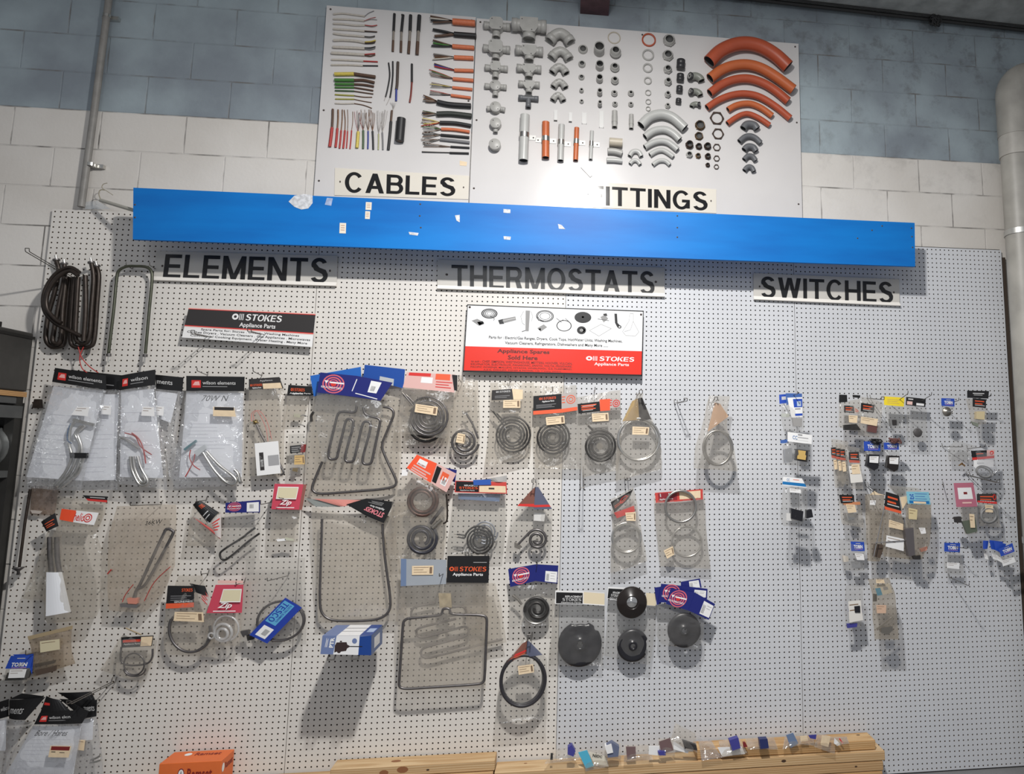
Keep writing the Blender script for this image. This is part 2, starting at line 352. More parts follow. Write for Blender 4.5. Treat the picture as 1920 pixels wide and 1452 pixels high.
# brick rows: a joint line at z=.512 ; upright joints at x=3.835 in the row under it
BZ = -.512 + .197 * 10; BX = -3.835 + .3872 * 20 + .1936
WY = .02
wb = M(); wb.add([(-2.5, WY, -2.76), (6.5, WY, -2.76), (6.5, WY, 1.42), (-2.5, WY, 1.42)], [(3, 2, 1, 0)], block_wall())
wb.add([(-2.5, WY + .19, -2.76), (6.5, WY + .19, -2.76), (6.5, WY + .19, 1.42), (-2.5, WY + .19, 1.42)], [(0, 1, 2, 3)], MATS['painted_blockwork'])
me_ = bpy.data.meshes.new('wall_back'); me_.from_pydata(wb.v, [], wb.f); me_.materials.append(MATS['painted_blockwork'])
o = bpy.data.objects.new('wall_back', me_); COL.objects.link(o); place(o, 'wall_back', 'painted concrete block wall, blue above and off-white below', kind='structure')
fl = M(); fl.add([(-2.5, WY, -2.76), (6.5, WY, -2.76), (6.5, -7, -2.76), (-2.5, -7, -2.76)], [(3, 2, 1, 0)], mat('concrete_floor', (.2, .2, .205), .7, noise=.2, nscale=6, bump=.2))
mk('floor', fl, kind='structure', label='grey concrete floor')
ce = M(); zc = lambda x: 1.397 - (x - 3.5) * .028
ce.add([(-2.5, WY, zc(-2.5)), (6.5, WY, zc(6.5)), (6.5, -1.35, zc(6.5)), (-2.5, -1.35, zc(-2.5)), (-2.5, WY, zc(-2.5) + .02), (6.5, WY, zc(6.5) + .02), (6.5, -1.35, zc(6.5) + .02), (-2.5, -1.35, zc(-2.5) + .02)],
       [(0, 1, 2, 3), (7, 6, 5, 4), (3, 2, 6, 7), (0, 4, 5, 1), (1, 5, 6, 2), (0, 3, 7, 4)], mat('weathered_roof_sheet', (.46, .48, .47), .8, noise=.35, nscale=9, bump=.8, bscale=22))
mk('ceiling', ce, kind='structure', label='weathered grey roof sheet lining')
tb = M(); tb.tube([(-2.5, -.012, zc(-2.5) - .012), (6.5, -.012, zc(6.5) - .012)], .011, mat('dark_roofline', (.03, .03, .03), .6)); tb.tube([(-2.5, -.04, zc(-2.5) - .006), (6.5, -.04, zc(6.5) - .006)], .006, MATS['dark_roofline'])
mk('trim_1', tb, kind='structure', label='dark strip along the top of the wall')  # two dark tubes along the gap under the roof sheet
# purple steel roof beam ending in the wall
bm = M(); PUR = mat('purple_primer_steel', (.12, .055, .065), .6, noise=.4, nscale=18)
bm.box((2.485, -1.3, 1.235), (2.64, WY - .001, 1.247), PUR); bm.box((2.555, -1.3, 1.247), (2.567, WY - .001, 1.38), PUR); bm.box((2.485, -1.3, 1.38), (2.64, WY - .001, 1.392), PUR)
mk('roof_beam', bm, label='purple-brown steel roof beam end above the fittings board', cat='beam')
# dark nest of old wiring at the roof line
nb = M(); rnd = random.Random(3); c0 = P(1752, 40, .02)
for k in range(14):
    nb.tube(cr([c0 + Vector((rnd.uniform(-.035, .035), rnd.uniform(-.03, 0), rnd.uniform(-.035, .035))) for _ in range(5)], 4), .005, MATS['dark_roofline'], 5)
mk('cable_clump', nb, label='dark clump hanging at the roof line above the blue wall', cat='cable')
# ---------------- pegboard panels with real holes
PITCH = .0254
def peg_mesh(nx=48, nz=108, r=.0039, t=.0055):
    vs = []; fs = []
    X = lambda i: i * PITCH + (.0004 if i == 0 else (-.0004 if i == nx else 0))
    for j in range(nz + 1):
        for i in range(nx + 1): vs.append((X(i), 0, -j * PITCH))
    b = len(vs)
    ang = [math.radians(45 * k) for k in range(8)]; cs = [(r * math.cos(a), r * math.sin(a)) for a in ang]
    for j in range(nz):
        for i in range(nx):
            x = (i + .5) * PITCH; z = -(j + .5) * PITCH
            for c, s_ in cs: vs.append((x + c, 0, z + s_))
            for c, s_ in cs: vs.append((x + c, t, z + s_))
            g = b + (j * nx + i) * 16
            tl = j * (nx + 1) + i; tr = tl + 1; bl = tl + nx + 1; brr = bl + 1
            fs.append((tr, tl, g + 3, g + 2, g + 1)); fs.append((tl, bl, g + 5, g + 4, g + 3)); fs.append((bl, brr, g + 7, g + 6, g + 5)); fs.append((brr, tr, g + 1, g, g + 7))
            for k in range(8):
                k2 = (k + 1) % 8; fs.append((g + k, g + k2, g + 8 + k2, g + 8 + k))
    W_ = nx * PITCH - .0004; H = nz * PITCH
    nf = len(fs); b = len(vs)
    vs += [(.0004, 0, 0), (W_, 0, 0), (W_, 0, -H), (.0004, 0, -H), (.0004, t, 0), (W_, t, 0), (W_, t, -H), (.0004, t, -H)]
    fs += [(b, b + 1, b + 5, b + 4), (b + 1, b + 2, b + 6, b + 5), (b + 2, b + 3, b + 7, b + 6), (b + 3, b, b + 4, b + 7)]
    me = bpy.data.meshes.new('pegboard_panel'); me.from_pydata(vs, [], fs); me.materials.append(mat('hardboard_edge', (.17, .12, .08), .8)); me.materials.append(None)
    mi = np.zeros(len(fs), dtype=np.int32)
    for c in range(nx * nz): mi[c * 12:c * 12 + 4] = 1
    me.polygons.foreach_set('material_index', mi); me.update()
    return me
def peg_paint(name, c, c2):
    m, nt, b, N, L = nodes(name)
    tc = N('ShaderNodeTexCoord'); n = N('ShaderNodeTexNoise'); n.inputs['Scale'].default_value = 1.6; n.inputs['Detail'].default_value = 7; L(tc.outputs['Object'], n.inputs['Vector'])
    r = N('ShaderNodeValToRGB'); r.color_ramp.elements[0].position = .35; r.color_ramp.elements[1].position = .65; r.color_ramp.elements[0].color = (*c2, 1); r.color_ramp.elements[1].color = (*c, 1); L(n.outputs['Fac'], r.inputs[0])
    n2 = N('ShaderNodeTexNoise'); n2.inputs['Scale'].default_value = 30; n2.inputs['Detail'].default_value = 4; L(tc.outputs['Object'], n2.inputs['Vector'])
    r2 = N('ShaderNodeValToRGB'); r2.color_ramp.elements[0].position = .74; r2.color_ramp.elements[1].position = .80; L(n2.outputs['Fac'], r2.inputs[0])
    mx = N('ShaderNodeMix'); mx.data_type = 'RGBA'; mx.inputs['B'].default_value = (.1, .09, .08, 1); L(r2.outputs[0], mx.inputs['Factor']); L(r.outputs[0], mx.inputs['A'])
    L(mx.outputs['Result'], b.inputs['Base Color']); b.inputs['Roughness'].default_value = .38
    n4 = N('ShaderNodeTexNoise'); n4.inputs['Scale'].default_value = 9; L(tc.outputs['Object'], n4.inputs['Vector'])
    bp = N('ShaderNodeBump'); bp.inputs['Strength'].default_value = .12; bp.inputs['Distance'].default_value = .01; L(n4.outputs['Fac'], bp.inputs['Height']); L(bp.outputs[0], b.inputs['Normal'])
    return m
bk_ = M(); bk_.add([(.003, .0125, -2.745), (4.88, .0125, -2.745), (4.88, .0125, -.003), (.003, .0125, -.003)], [(3, 2, 1, 0)], mat('hole_shade_black', (.02, .016, .013), .9)); mk('wall_hole_shade', bk_, kind='structure', label='added dark sheet for the shade in the pegboard holes')  # added sheet, its near-black colour stands in for shade in the holes
PEGW = peg_paint('cream_white_pegboard_paint', (.70, .675, .635), (.64, .615, .58)); PEGC = peg_paint('cool_white_pegboard_paint', (.60, .615, .645), (.55, .565, .595))
pm = peg_mesh(); labs = ['leftmost cream-white pegboard panel, behind the black bare elements', 'cream-white pegboard panel behind the blue printer-style PTR box', 'cool-white pegboard panel behind the large black discs', 'rightmost cool-white pegboard panel beside the downpipe']
labs[1] = 'second cream-white pegboard panel from the left, behind the oven elements'
for i, (dz, pmt) in enumerate([(0, PEGW), (.0025, PEGW), (-.003, PEGC), (-.010, PEGC)]):
    o = bpy.data.objects.new('pegboard_panel', pm); COL.objects.link(o); o.location = (i * (48 * PITCH + .0012), 0, dz)
    o.material_slots[1].link = 'OBJECT'; o.material_slots[1].material = pmt
    place(o, '', labs[i], 'pegboard', 'pegboard panels side by side on the wall')
# dark brown strip in the gap right of the pegboard
bt = M(); bt.box((4.886, .003, -2.75), (4.905, WY - .001, -.05), mat('dark_brown_strip', (.05, .035, .025), .8)); mk('gap_strip', bt, label='dark brown strip between pegboard and downpipe', cat='batten')
# ---------------- sample boards
SB = mat('aluminium_white_board', (.64, .625, .62), .2, 0, spec=.22, noise=.05, nscale=3, bump=.03, bscale=4)
def board(x0, z1, x1, z0, label):
    r = root('display_board', label, 'display board', (x0, 0, z0), 'sample boards above the blue board')
    b_ = M(); b_.box((x0, 0, z0), (x1, .012, z1), SB); mk('sheet', b_, r)
    for (x, z) in [(x0 + .02, z1 - .02), (x1 - .02, z1 - .02), (x0 + .02, (z0 + z1) / 2), (x1 - .02, (z0 + z1) / 2 + .1), (x0 + .02, z0 + .2), (x1 - .02, z0 + .2), ((x0 + x1) / 2, z1 - .02)]:
        sc = M(); sc.lathe((x, 0, z), (0, -1, 0), [(.0001, .0035), (.004, .003), (.0055, 0)], mat('rusty_screw', (.06, .045, .04), .6), 8); mk('screw', sc, r)
board(1.176, 1.154, 1.932, .004, 'white sample board carrying the cable offcuts')
board(1.937, 1.148, 3.716, .004, 'wide white sample board carrying the conduit fittings')
# ---------------- lettered signs
SIGN = mat('cream_sign_plate', (.72, .68, .60), .10, spec=.5, noise=.04, nscale=5); SIGNG = mat('grey_white_sign_plate', (.56, .54, .50), .35, noise=.04, nscale=5)
def sign(q, d, text, box, label, m, lip=False, skip=0, t=.004, dd=None):
    r = root('lettered_sign', label, 'sign', P(*q[3], d), 'black lettered name plates')
    c = Card(q, d, m, t=t, dd=dd)
    for u, v in [(.04, .5), (.96, .5)]: c.ring(u, v, .006, .04, .9, MATS['rusty_screw'], n=8)
    mk('plate', c.M, r)
    c2 = Card.__new__(Card); c2.c = c.c; c2.b = 0; c2.M = M(); bold_text(c2, text, *box, BLACK if lip else mat('gloss_black_letter', (.012, .012, .013), .09)); mk('lettering', c2.M, r)
    if lip:
        l = M(); a = c.at(0, 1, 0); b2 = c.at(1, 1, 0)
        l.hexa([a + Vector((0, 0, .02)), b2 + Vector((0, 0, .02)), b2 + Vector((0, -.012, .0)), a + Vector((0, -.012, 0))], [a + Vector((0, .006, .02)), b2 + Vector((0, .006, .02)), b2 + Vector((0, .006, -.002)), a + Vector((0, .006, -.002))], mat('sign_lip', (.8, .77, .72), .3)); mk('bottom_lip', l, r)
    return r
sign([(628, 315), (880, 330), (878, 374), (627, 366)], .0036, 'CABLES', (.075, .13, .9, .88), 'cream CABLES name plate under the cable samples', SIGN, t=.0025)
sign([(1092, 340), (1343, 355), (1343, 400), (1092, 388)], .0036, 'FITTINGS', (.055, .15, .935, .9), 'cream FITTINGS name plate shining in the lamp reflection', SIGN, t=.0025)
sign([(294, 471), (633, 480), (631, 537), (287, 526)], .01, 'ELEMENTS', (.05, .1, .95, .9), 'grey-white ELEMENTS name plate on the left pegboard', SIGNG, lip=True)
sign([(820, 487), (1246, 502), (1246, 557), (820, 542)], .01, 'THERMOSTATS', (.06, .16, .955, .93), 'grey-white THERMOSTATS name plate in the middle of the pegboard', SIGNG, lip=True)
sign([(1413, 512), (1686, 524), (1687, 574), (1413, 562)], .01, 'SWITCHES', (.045, .13, .955, .9), 'grey-white SWITCHES name plate on the right pegboard', SIGNG, lip=True)
# ---------------- the long blue board on brackets
def bluemat():
    m, nt, b, N, L = nodes('scuffed_blue_paint')
    tc = N('ShaderNodeTexCoord'); mp = N('ShaderNodeMapping'); mp.inputs['Scale'].default_value = (1, 1, 6); L(tc.outputs['Object'], mp.inputs[0])
    n = N('ShaderNodeTexNoise'); n.inputs['Scale'].default_value = 1.3; n.inputs['Detail'].default_value = 8; L(mp.outputs[0], n.inputs['Vector'])
    r = N('ShaderNodeValToRGB'); r.color_ramp.elements[0].color = (.004, .125, .44, 1); r.color_ramp.elements[1].color = (.004, .175, .55, 1); r.color_ramp.elements[0].position = .35; r.color_ramp.elements[1].position = .65; L(n.outputs['Fac'], r.inputs[0])
    n2 = N('ShaderNodeTexNoise'); n2.inputs['Scale'].default_value = 13; n2.inputs['Detail'].default_value = 10; n2.inputs['Roughness'].default_value = .75; L(tc.outputs['Object'], n2.inputs['Vector'])
    r2 = N('ShaderNodeValToRGB'); r2.color_ramp.elements[0].position = .735; r2.color_ramp.elements[1].position = .75; L(n2.outputs['Fac'], r2.inputs[0])
    mx = N('ShaderNodeMix'); mx.data_type = 'RGBA'; mx.inputs['B'].default_value = (.55, .6, .66, 1); L(r2.outputs[0], mx.inputs['Factor']); L(r.outputs[0], mx.inputs['A'])
    L(mx.outputs['Result'], b.inputs['Base Color']); b.inputs['Roughness'].default_value = .45; b.inputs['Specular IOR Level'].default_value = .22
    return m
BD = .20
rb_ = root('blue_fascia_board', 'long bright blue fascia board with peeled sticker scars', 'board', P(250, 449, BD))
q = [(250, 352), (1715, 418), (1716, 500), (249, 449)]
f = [P(x, y, BD) for x, y in q]; bb = M(); bb.hexa([f[0], f[3], f[2], f[1]], [p + Vector((0, .018, 0)) for p in (f[0], f[3], f[2], f[1])], bluemat()); mk('fascia', bb, rb_)
def onblue(name, pts, m, label=None):
    s_ = M(); s_.poly([P(x, y, BD + .0012) for x, y in pts], .001, m); return mk(name, s_, rb_, label=label)
SC = mat('paper_residue', (.66, .68, .72), .7, noise=.35, nscale=70)
onblue('paper_scar', [(541, 378), (552, 367), (570, 364), (586, 366), (586, 381), (578, 391), (565, 393), (552, 388)], SC, 'torn white paper scar')
onblue('paper_scar', [(609, 384), (613, 371), (624, 372), (621, 386)], mat('blue_paper_residue', (.35, .45, .68), .7, noise=.3, nscale=60), 'pale paper scar')
onblue('paper_scar', [(944, 392), (957, 393), (957, 400), (944, 399)], SC); onblue('paper_scar', [(944, 443), (958, 444), (957, 450), (945, 449)], SC)
onblue('paper_scar', [(766, 435), (785, 437), (783, 442), (768, 440)], SC); onblue('paper_scar', [(853, 404), (862, 403), (862, 417), (856, 414)], SC); onblue('paper_scar', [(1046, 420), (1053, 422), (1060, 430), (1048, 429)], SC)
ST = mat('cream_price_sticker', (.72, .66, .56), .6)
for a in [(686, 379, 697, 394), (685, 396, 694, 411), (637, 418, 649, 438)]:
    s_ = Card([(a[0], a[1]), (a[2], a[1] + .5), (a[2] - .7, a[3]), (a[0] - .7, a[3] - .5)], BD + .0015, ST, t=.001)
    for k in range(3): s_.band(.2, .2 + k * .22, .8, .28 + k * .22, mat('faded_print', (.5, .33, .25), .6))
    mk('price_sticker', s_.M, rb_)
for (x, y) in [(253, 384), (253, 408), (788, 383), (787, 405), (789, 427), (1270, 405), (1270, 427), (1270, 445), (1709, 428), (1710, 444), (1711, 464), (1608, 447), (1635, 432), (1654, 424)]:
    sw = M(); sw.lathe(P(x, y, BD), (0, -1, 0), [(.0001, .002), (.003, .002), (.0045, 0)], MATS['rusty_screw'], 8); mk('screw', sw, rb_)
for x in (.62, 1.6, 2.6, 3.5, 4.05):
    br_ = M(); br_.box((x - .015, -BD + .018, -.03), (x + .015, -.0005, .02), mat('bracket_timber', (.4, .3, .18), .7)); mk('bracket', br_, rb_)
# ---------------- downpipe on the right
r = root('downpipe', 'grey PVC downpipe with elbow on the right of the pegboard', 'pipe', (4.93, -.1, -2.76))
PV = mat('dirty_grey_pvc', (.40, .385, .35), .45, noise=.25, nscale=7); pp = M(); cx_, cy_ = 4.93, -.108
pp.tube([(cx_, cy_, -2.76), (cx_, cy_, .80)], .078, PV, 28); mk('pipe', pp, r)
el = M(); el.tube([(cx_, cy_, .62), (cx_, cy_, .82)] + [(cx_ + .125 - .125 * math.cos(a), cy_, .86 + .125 * math.sin(a)) for a in [i * math.pi / 20 for i in range(11)]] + [(cx_ + .6, cy_, .985)], .086, PV, 28)
mk('elbow', el, r)
cp = M(); cp.tube([(cx_, cy_, .50), (cx_, cy_, .63)], .0835, mat('pale_pvc', (.48, .46, .42), .45, noise=.2, nscale=9), 28); mk('coupling', cp, r)
ck = M(); ck.tube([(cx_, cy_, .045), (cx_, cy_, .075)], .083, mat('galvanised', (.5, .5, .48), .4, .7), 28); ck.box((cx_ + .078, cy_, .045), (cx_ + .0835, WY - .001, .075), MATS['galvanised']); mk('pipe_clip', ck, r)
ck = M(); ck.tube([(cx_, cy_, -1.62), (cx_, cy_, -1.59)], .083, MATS['galvanised'], 28); ck.box((cx_ + .078, cy_, -1.62), (cx_ + .0835, WY - .001, -1.59), MATS['galvanised']); mk('pipe_clip', ck, r)
# ---------------- thin conduit on the left
r = root('wall_conduit', 'thin grey conduit running up the left wall', 'conduit', (.14, -.005, .02))
cq = M(); cq.tube([P(152, 388, .015), P(178, 200, .015), P(204, 0, .015), P(212, -60, .015)], .0155, mat('grey_conduit', (.25, .24, .225), .5, noise=.2, nscale=20), 14); mk('tube', cq, r)
for (x, y) in [(200, 30), (171, 309)]:
    k_ = M(); c_ = P(x, y, .015); k_.tube([c_ + Vector((0, 0, -.008)), c_ + Vector((0, 0, .008))], .0175, STEEL, 14)
    k_.box((c_.x - .03, -.002, c_.z - .009), (c_.x + .045, WY - .001, c_.z + .009), STEEL); mk('saddle_clip', k_, r)
# wire and plastic pieces lying on top of the pegboard beside the conduit
zz = Z(150, 340, 10.372)
w_ = M(); w_.tube(cr([P(*zz(*p), .05) for p in [(530, 35), (450, 60), (430, 130), (520, 190), (640, 270)]], 6), .0016, mat('old_wire', (.3, .27, .2), .5), 6)
w_.tube(cr([P(*zz(*p), .05) for p in [(480, 170), (400, 170), (365, 240), (400, 350)]], 6), .0022, MATS['old_wire'], 6)
mk('loose_wire', w_, label='curly loose wire above the left end of the blue board', cat='wire')
w_ = M(); w_.tube([P(*zz(400, 370), .07), P(*zz(1060, 570), .16)], .0085, mat('grey_sleeve', (.36, .35, .31), .5), 10)
mk('sleeve_tube', w_, label='grey plastic sleeve sloping down behind the left end of the blue board', cat='tube')
w_ = Card([zz(110, 400), zz(330, 380), zz(600, 540), zz(100, 540)], .01, plastic('clear_offcut', .25, (.95, .96, .97), (.7, .74, .78)), t=.0015); mk('plastic_offcut', w_.M, label='clear plastic offcut standing on the pegboard top near the conduit', cat='plastic')
# ================================================================ timber stack, shelf unit, box on the timber
def wood(name, c, c2, sc=(1.2, 14, 22)):
    m, nt, b, N, L = nodes(name)
    tc = N('ShaderNodeTexCoord'); mp = N('ShaderNodeMapping'); mp.inputs['Scale'].default_value = sc; L(tc.outputs['Object'], mp.inputs[0])
    n = N('ShaderNodeTexNoise'); n.inputs['Scale'].default_value = 2.5; n.inputs['Detail'].default_value = 6; n.inputs['Distortion'].default_value = 1.2; L(mp.outputs[0], n.inputs['Vector'])
    wv = N('ShaderNodeTexWave'); wv.bands_direction = 'Z'; wv.inputs['Scale'].default_value = 1.6; wv.inputs['Distortion'].default_value = 5; wv.inputs['Detail'].default_value = 3; L(mp.outputs[0], wv.inputs['Vector'])
    ad = N('ShaderNodeMath'); ad.operation = 'ADD'; L(n.outputs['Fac'], ad.inputs[0]); L(wv.outputs['Fac'], ad.inputs[1])
    r = N('ShaderNodeValToRGB'); r.color_ramp.elements[0].position = .45; r.color_ramp.elements[1].position = 1.2; r.color_ramp.elements[0].color = (*c, 1); r.color_ramp.elements[1].color = (*c2, 1)
    L(ad.outputs[0], r.inputs[0]); L(r.outputs[0], b.inputs['Base Color']); b.inputs['Roughness'].default_value = .6
    return m
WD = [wood('pine_a', (.60, .40, .20), (.44, .25, .10)), wood('pine_b', (.56, .38, .20), (.40, .24, .11)), wood('pine_c', (.62, .45, .26), (.46, .29, .14))]
KN = mat('wood_knot', (.06, .03, .015), .6); KN2 = mat('wood_knot_red', (.25, .10, .04), .6)
def plank(x0, x1, d0, d1, z1, label, m, t=.044, knots=(), ch=0.):
    r = root('timber_plank', label, 'timber', (x0, -d0, z1 - t), 'pine planks stacked on the floor')
    b = M(); b.hexa([(x0, -d0, z1 - t), (x1, -d0, z1 - t), (x1 + ch, -d1, z1 - t), (x0, -d1, z1 - t)], [(x0, -d0, z1), (x1, -d0, z1), (x1 + ch, -d1, z1), (x0, -d1, z1)], m)
    o = mk('beam', b, r); bv = o.modifiers.new('b', 'BEVEL'); bv.width = .004; bv.segments = 2
    for (kx, face, k, sx, mm) in knots:
        kb = M(); pts = [(kx + sx * math.cos(a * math.pi / 5), sx * .55 * math.sin(a * math.pi / 5)) for a in range(10)]
        if face == 't': kb.add([(u, -(d0 + (d1 - d0) * k) + v, z1 + .0006) for u, v in pts], [tuple(range(10))], mm)
        else: kb.add([(u, -d1 - .0006, z1 - t * k + v) for u, v in pts], [tuple(range(10))], mm)
        mk('knot', kb, r)
zt = -2.545
plank(1.45, 2.165, .012, .115, zt, 'short top-layer pine plank with a torn reddish grain patch', WD[2], knots=[(1.68, 'f', .6, .02, KN2), (1.76, 'f', .4, .025, KN2), (1.72, 't', .5, .022, KN2), (1.87, 'f', .55, .007, KN)])
plank(3.1, 3.99, .012, .115, zt, 'right-hand top pine plank of the stack, under the last small bags', WD[0], knots=[(3.93, 't', .3, .010, KN)])
plank(.62, 2.16, .012, .13, zt - .046, 'second-layer pine plank carrying the orange box', WD[1], knots=[(1.28, 't', .5, .016, KN2), (1.15, 't', .6, .02, KN2)])
plank(2.165, 4.03, .012, .13, zt - .046, 'second-layer pine plank on the right of the stack', WD[2], knots=[(2.30, 't', .3, .008, KN2), (3.52, 'f', .45, .012, KN)])
plank(.5, 2.3, .012, .13, zt - .092, 'third-layer pine plank on the left of the stack', WD[0])
plank(2.305, 4.02, .012, .13, zt - .092, 'third-layer pine plank on the right of the stack', WD[1], knots=[(3.88, 'f', .4, .007, KN)])
plank(.5, 2.5, .012, .13, zt - .138, 'fourth-layer pine plank on the left, mostly below the picture edge', WD[2])
plank(2.505, 4.015, .012, .13, zt - .138, 'fourth-layer pine plank on the right of the stack', WD[0])
plank(.5, 4.0, .012, .13, zt - .184, 'bottom pine plank resting on the concrete floor', WD[1], t=.031)
# orange anchor box on the planks
r = root('anchor_box', 'orange cardboard Ramset box lying on the left timber plank'.replace('Ramset ', 'fixings '), 'box', P(345, 1430, .02))
OB = mat('orange_cardboard', (.72, .155, .035), .5, noise=.06, nscale=12); zb = zt - .046
xa, xb = .755, 1.005; ztop = -2.478; b = M(); b.box((xa, -.135, zb), (xb, -.012, ztop), OB); o = mk('carton', b, r); bv = o.modifiers.new('b', 'BEVEL'); bv.width = .0015
def plane_card(a, b_, c_, d_):
    c = Card.__new__(Card); c.c = [Vector(q) for q in (a, b_, c_, d_)]; c.b = 0; c.M = M(); c.t = 0
    nrm = (c.c[1] - c.c[0]).cross(c.c[3] - c.c[0]).normalized()
    c.at = lambda u, v, h=0: (c.c[0] * (1 - u) + c.c[1] * u) * (1 - v) + (c.c[3] * (1 - u) + c.c[2] * u) * v - nrm * h
    return c
REDD = mat('dark_red_ink', (.22, .015, .01), .5)
c = plane_card((xa, -.1352, ztop), (xb, -.1352, ztop), (xb, -.1352, zb), (xa, -.1352, zb))
c.ring(.36, .42, .055, .22, 1, WHITE, h=.0006); c.ring(.36, .42, .055, .22, .2, REDD, h=.0008); c.text('A', .34, .3, .38, .55, BLACK, h=.001); c.text('Ramset', .46, .22, .86, .62, REDD, .02)
c2 = plane_card((xa, -.012, ztop + .0003), (xb, -.012, ztop + .0003), (xb, -.135, ztop + .0003), (xa, -.135, ztop + .0003))
c2.ring(.3, .3, .06, .12, 1, WHITE, h=.0004); c2.text('Ramset', .42, .18, .85, .42, REDD, .02, h=.0006)
c3 = plane_card((xb + .0003, -.135, ztop), (xb + .0003, -.012, ztop), (xb + .0003, -.012, zb), (xb + .0003, -.135, zb))
c3.ring(.15, .3, .1, .16, 1, WHITE, h=.0004); c3.text('Ramset', .3, .18, .9, .42, REDD, .02, h=.0006)
for c in (c, c2, c3): mk('printing', c.M, r)
# shelf unit seen end-on at the left
DG = mat('dark_grey_steel', (.035, .034, .032), .45, .3, noise=.2, nscale=14); MG = mat('mid_grey_steel', (.13, .135, .135), .5, .4, noise=.2, nscale=10)
r = root('shelf_unit', 'dark steel shelf unit seen end-on at the left edge', 'shelf', (-.3, -.3, -2.76))
for (x, y) in [(-.055, -.02), (-.055, -.66), (-.5, -.02), (-.5, -.66)]:
    b = M(); b.box((x, y - .04, -2.76), (x + .04, y, -.9), DG); mk('post', b, r)
for z in (-.905, -1.235, -1.9):
    b = M(); b.box((-.5, -.70, z - .03), (-.016, -.02, z), MG); mk('shelf', b, r)
b = M(); b.box((-.016, -.70, -1.0), (-.012, -.02, -.945), MG); mk('side_rail', b, r)
b = M(); b.box((-.5, -.70, -2.6), (-.45, -.02, -1.0), DG); mk('side_panel', b, r)
b = M(); b.box((-.5, -.018, -2.6), (-.012, -.012, -.93), DG); mk('back_panel', b, r)
b = M(); b.box((-.46, -.72, -.903), (-.008, -.012, -.880), wood('pine_board', (.5, .30, .13), (.4, .22, .09))); mk('shelf_board', b, label='plain pine board lying on top of the steel shelf unit', cat='board')
r = root('tool_case', 'large dark grey case standing on the pine shelf board', 'case', (-.2, -.2, -.88))
b = M(); b.box((-.46, -.72, -.878), (-.006, -.014, -.606), mat('dark_case', (.045, .043, .04), .6, noise=.15, nscale=30)); o = mk('case_body', b, r); bv = o.modifiers.new('b', 'BEVEL'); bv.width = .006
b = M(); b.box((-.465, -.725, -.635), (-.002, -.01, -.622), DG); mk('lid_rim', b, r)
b = M(); b.box((-.05, -.26, -.606), (-.015, -.20, -.583), DG); mk('catch', b, r)
# silver wrapped ducts on the shelf
SLV = mat('silver_foil', (.42, .44, .44), .3, .75, noise=.3, nscale=8, bump=.6, bscale=14)
b = M(); pts = [Vector((-.02, -.10, -1.50)), Vector((-.02, -.66, -1.50))]
ks = 30; rr = [.094 + .008 * math.sin(i * 1.7) for i in range(ks)]
b.tube([Vector((-.118, -.025 - .6 * i / (ks - 1), -1.131)) for i in range(ks)], rr, SLV, 24); mk('foil_duct', b, label='silver foil duct lying on the upper inner shelf of the shelf unit', cat='duct')
b = M(); b.tube([Vector((-.13, -.05 - .6 * i / (ks - 1), -1.805)) for i in range(ks)], [.085 + .007 * math.sin(i * 2.1) for i in range(ks)], SLV, 24); mk('foil_duct', b, label='silver foil duct on the lower shelf of the shelf unit', cat='duct')
b = M(); b.box((-.44, -.6, -2.758), (-.06, -.08, -2.25), mat('brown_case', (.04, .034, .03), .7)); mk('storage_box', b, label='dark storage box on the floor inside the shelf unit', cat='box')
# ================================================================ cable offcuts on the left sample board
IN = {}
def ins(c, rough=.5):
    k = 'insulation_%d_%d_%d' % tuple(int(v * 99) for v in c)
    return mat(k, c, rough, noise=.12, nscale=90)
COP = mat('copper_strand', (.24, .13, .075), .45, .6, noise=.35, nscale=120); TIN = mat('tinned_strand', (.3, .28, .26), .45, .7)
GRPC = 'cable offcuts on the sample board'
def cable(label, sheath, rs, ms, cores=(), grp=GRPC, z=zA, extra=None, hollow=False):
    "sheath: picture points; cores: (points, radius, material) in the same crop"
    d0 = rs
    L_ = lambda pts, d: cr([P(*z(*p), d) for p in pts], 5)
    if not cores:
        b = M(); b.tube(L_(sheath, d0), rs, ms, 10); return mk('cable_offcut', b, label=label, cat='cable', group=grp)
    r = root('cable_offcut', label, 'cable', P(*z(*sheath[0]), 0), grp)
    b = M(); b.tube(L_(sheath, d0), rs, ms, 10); mk('sheath', b, r)
    for pts, rc, mc in cores:
        b = M(); b.tube(L_(pts, d0), rc, mc, 7); mk('core', b, r)
    return r
WHT = ins((.55, .51, .45)); RD = ins((.42, .035, .03)); BK = ins((.018, .018, .02)); BR = ins((.10, .055, .035)); GN = ins((.06, .2, .04)); YL = ins((.62, .5, .1)); OR = ins((.62, .17, .075)); GY = ins((.2, .2, .21)); BL = ins((.03, .05, .28)); GYL = ins((.35, .33, .06)); DG2 = ins((.06, .11, .05))
mm = .001
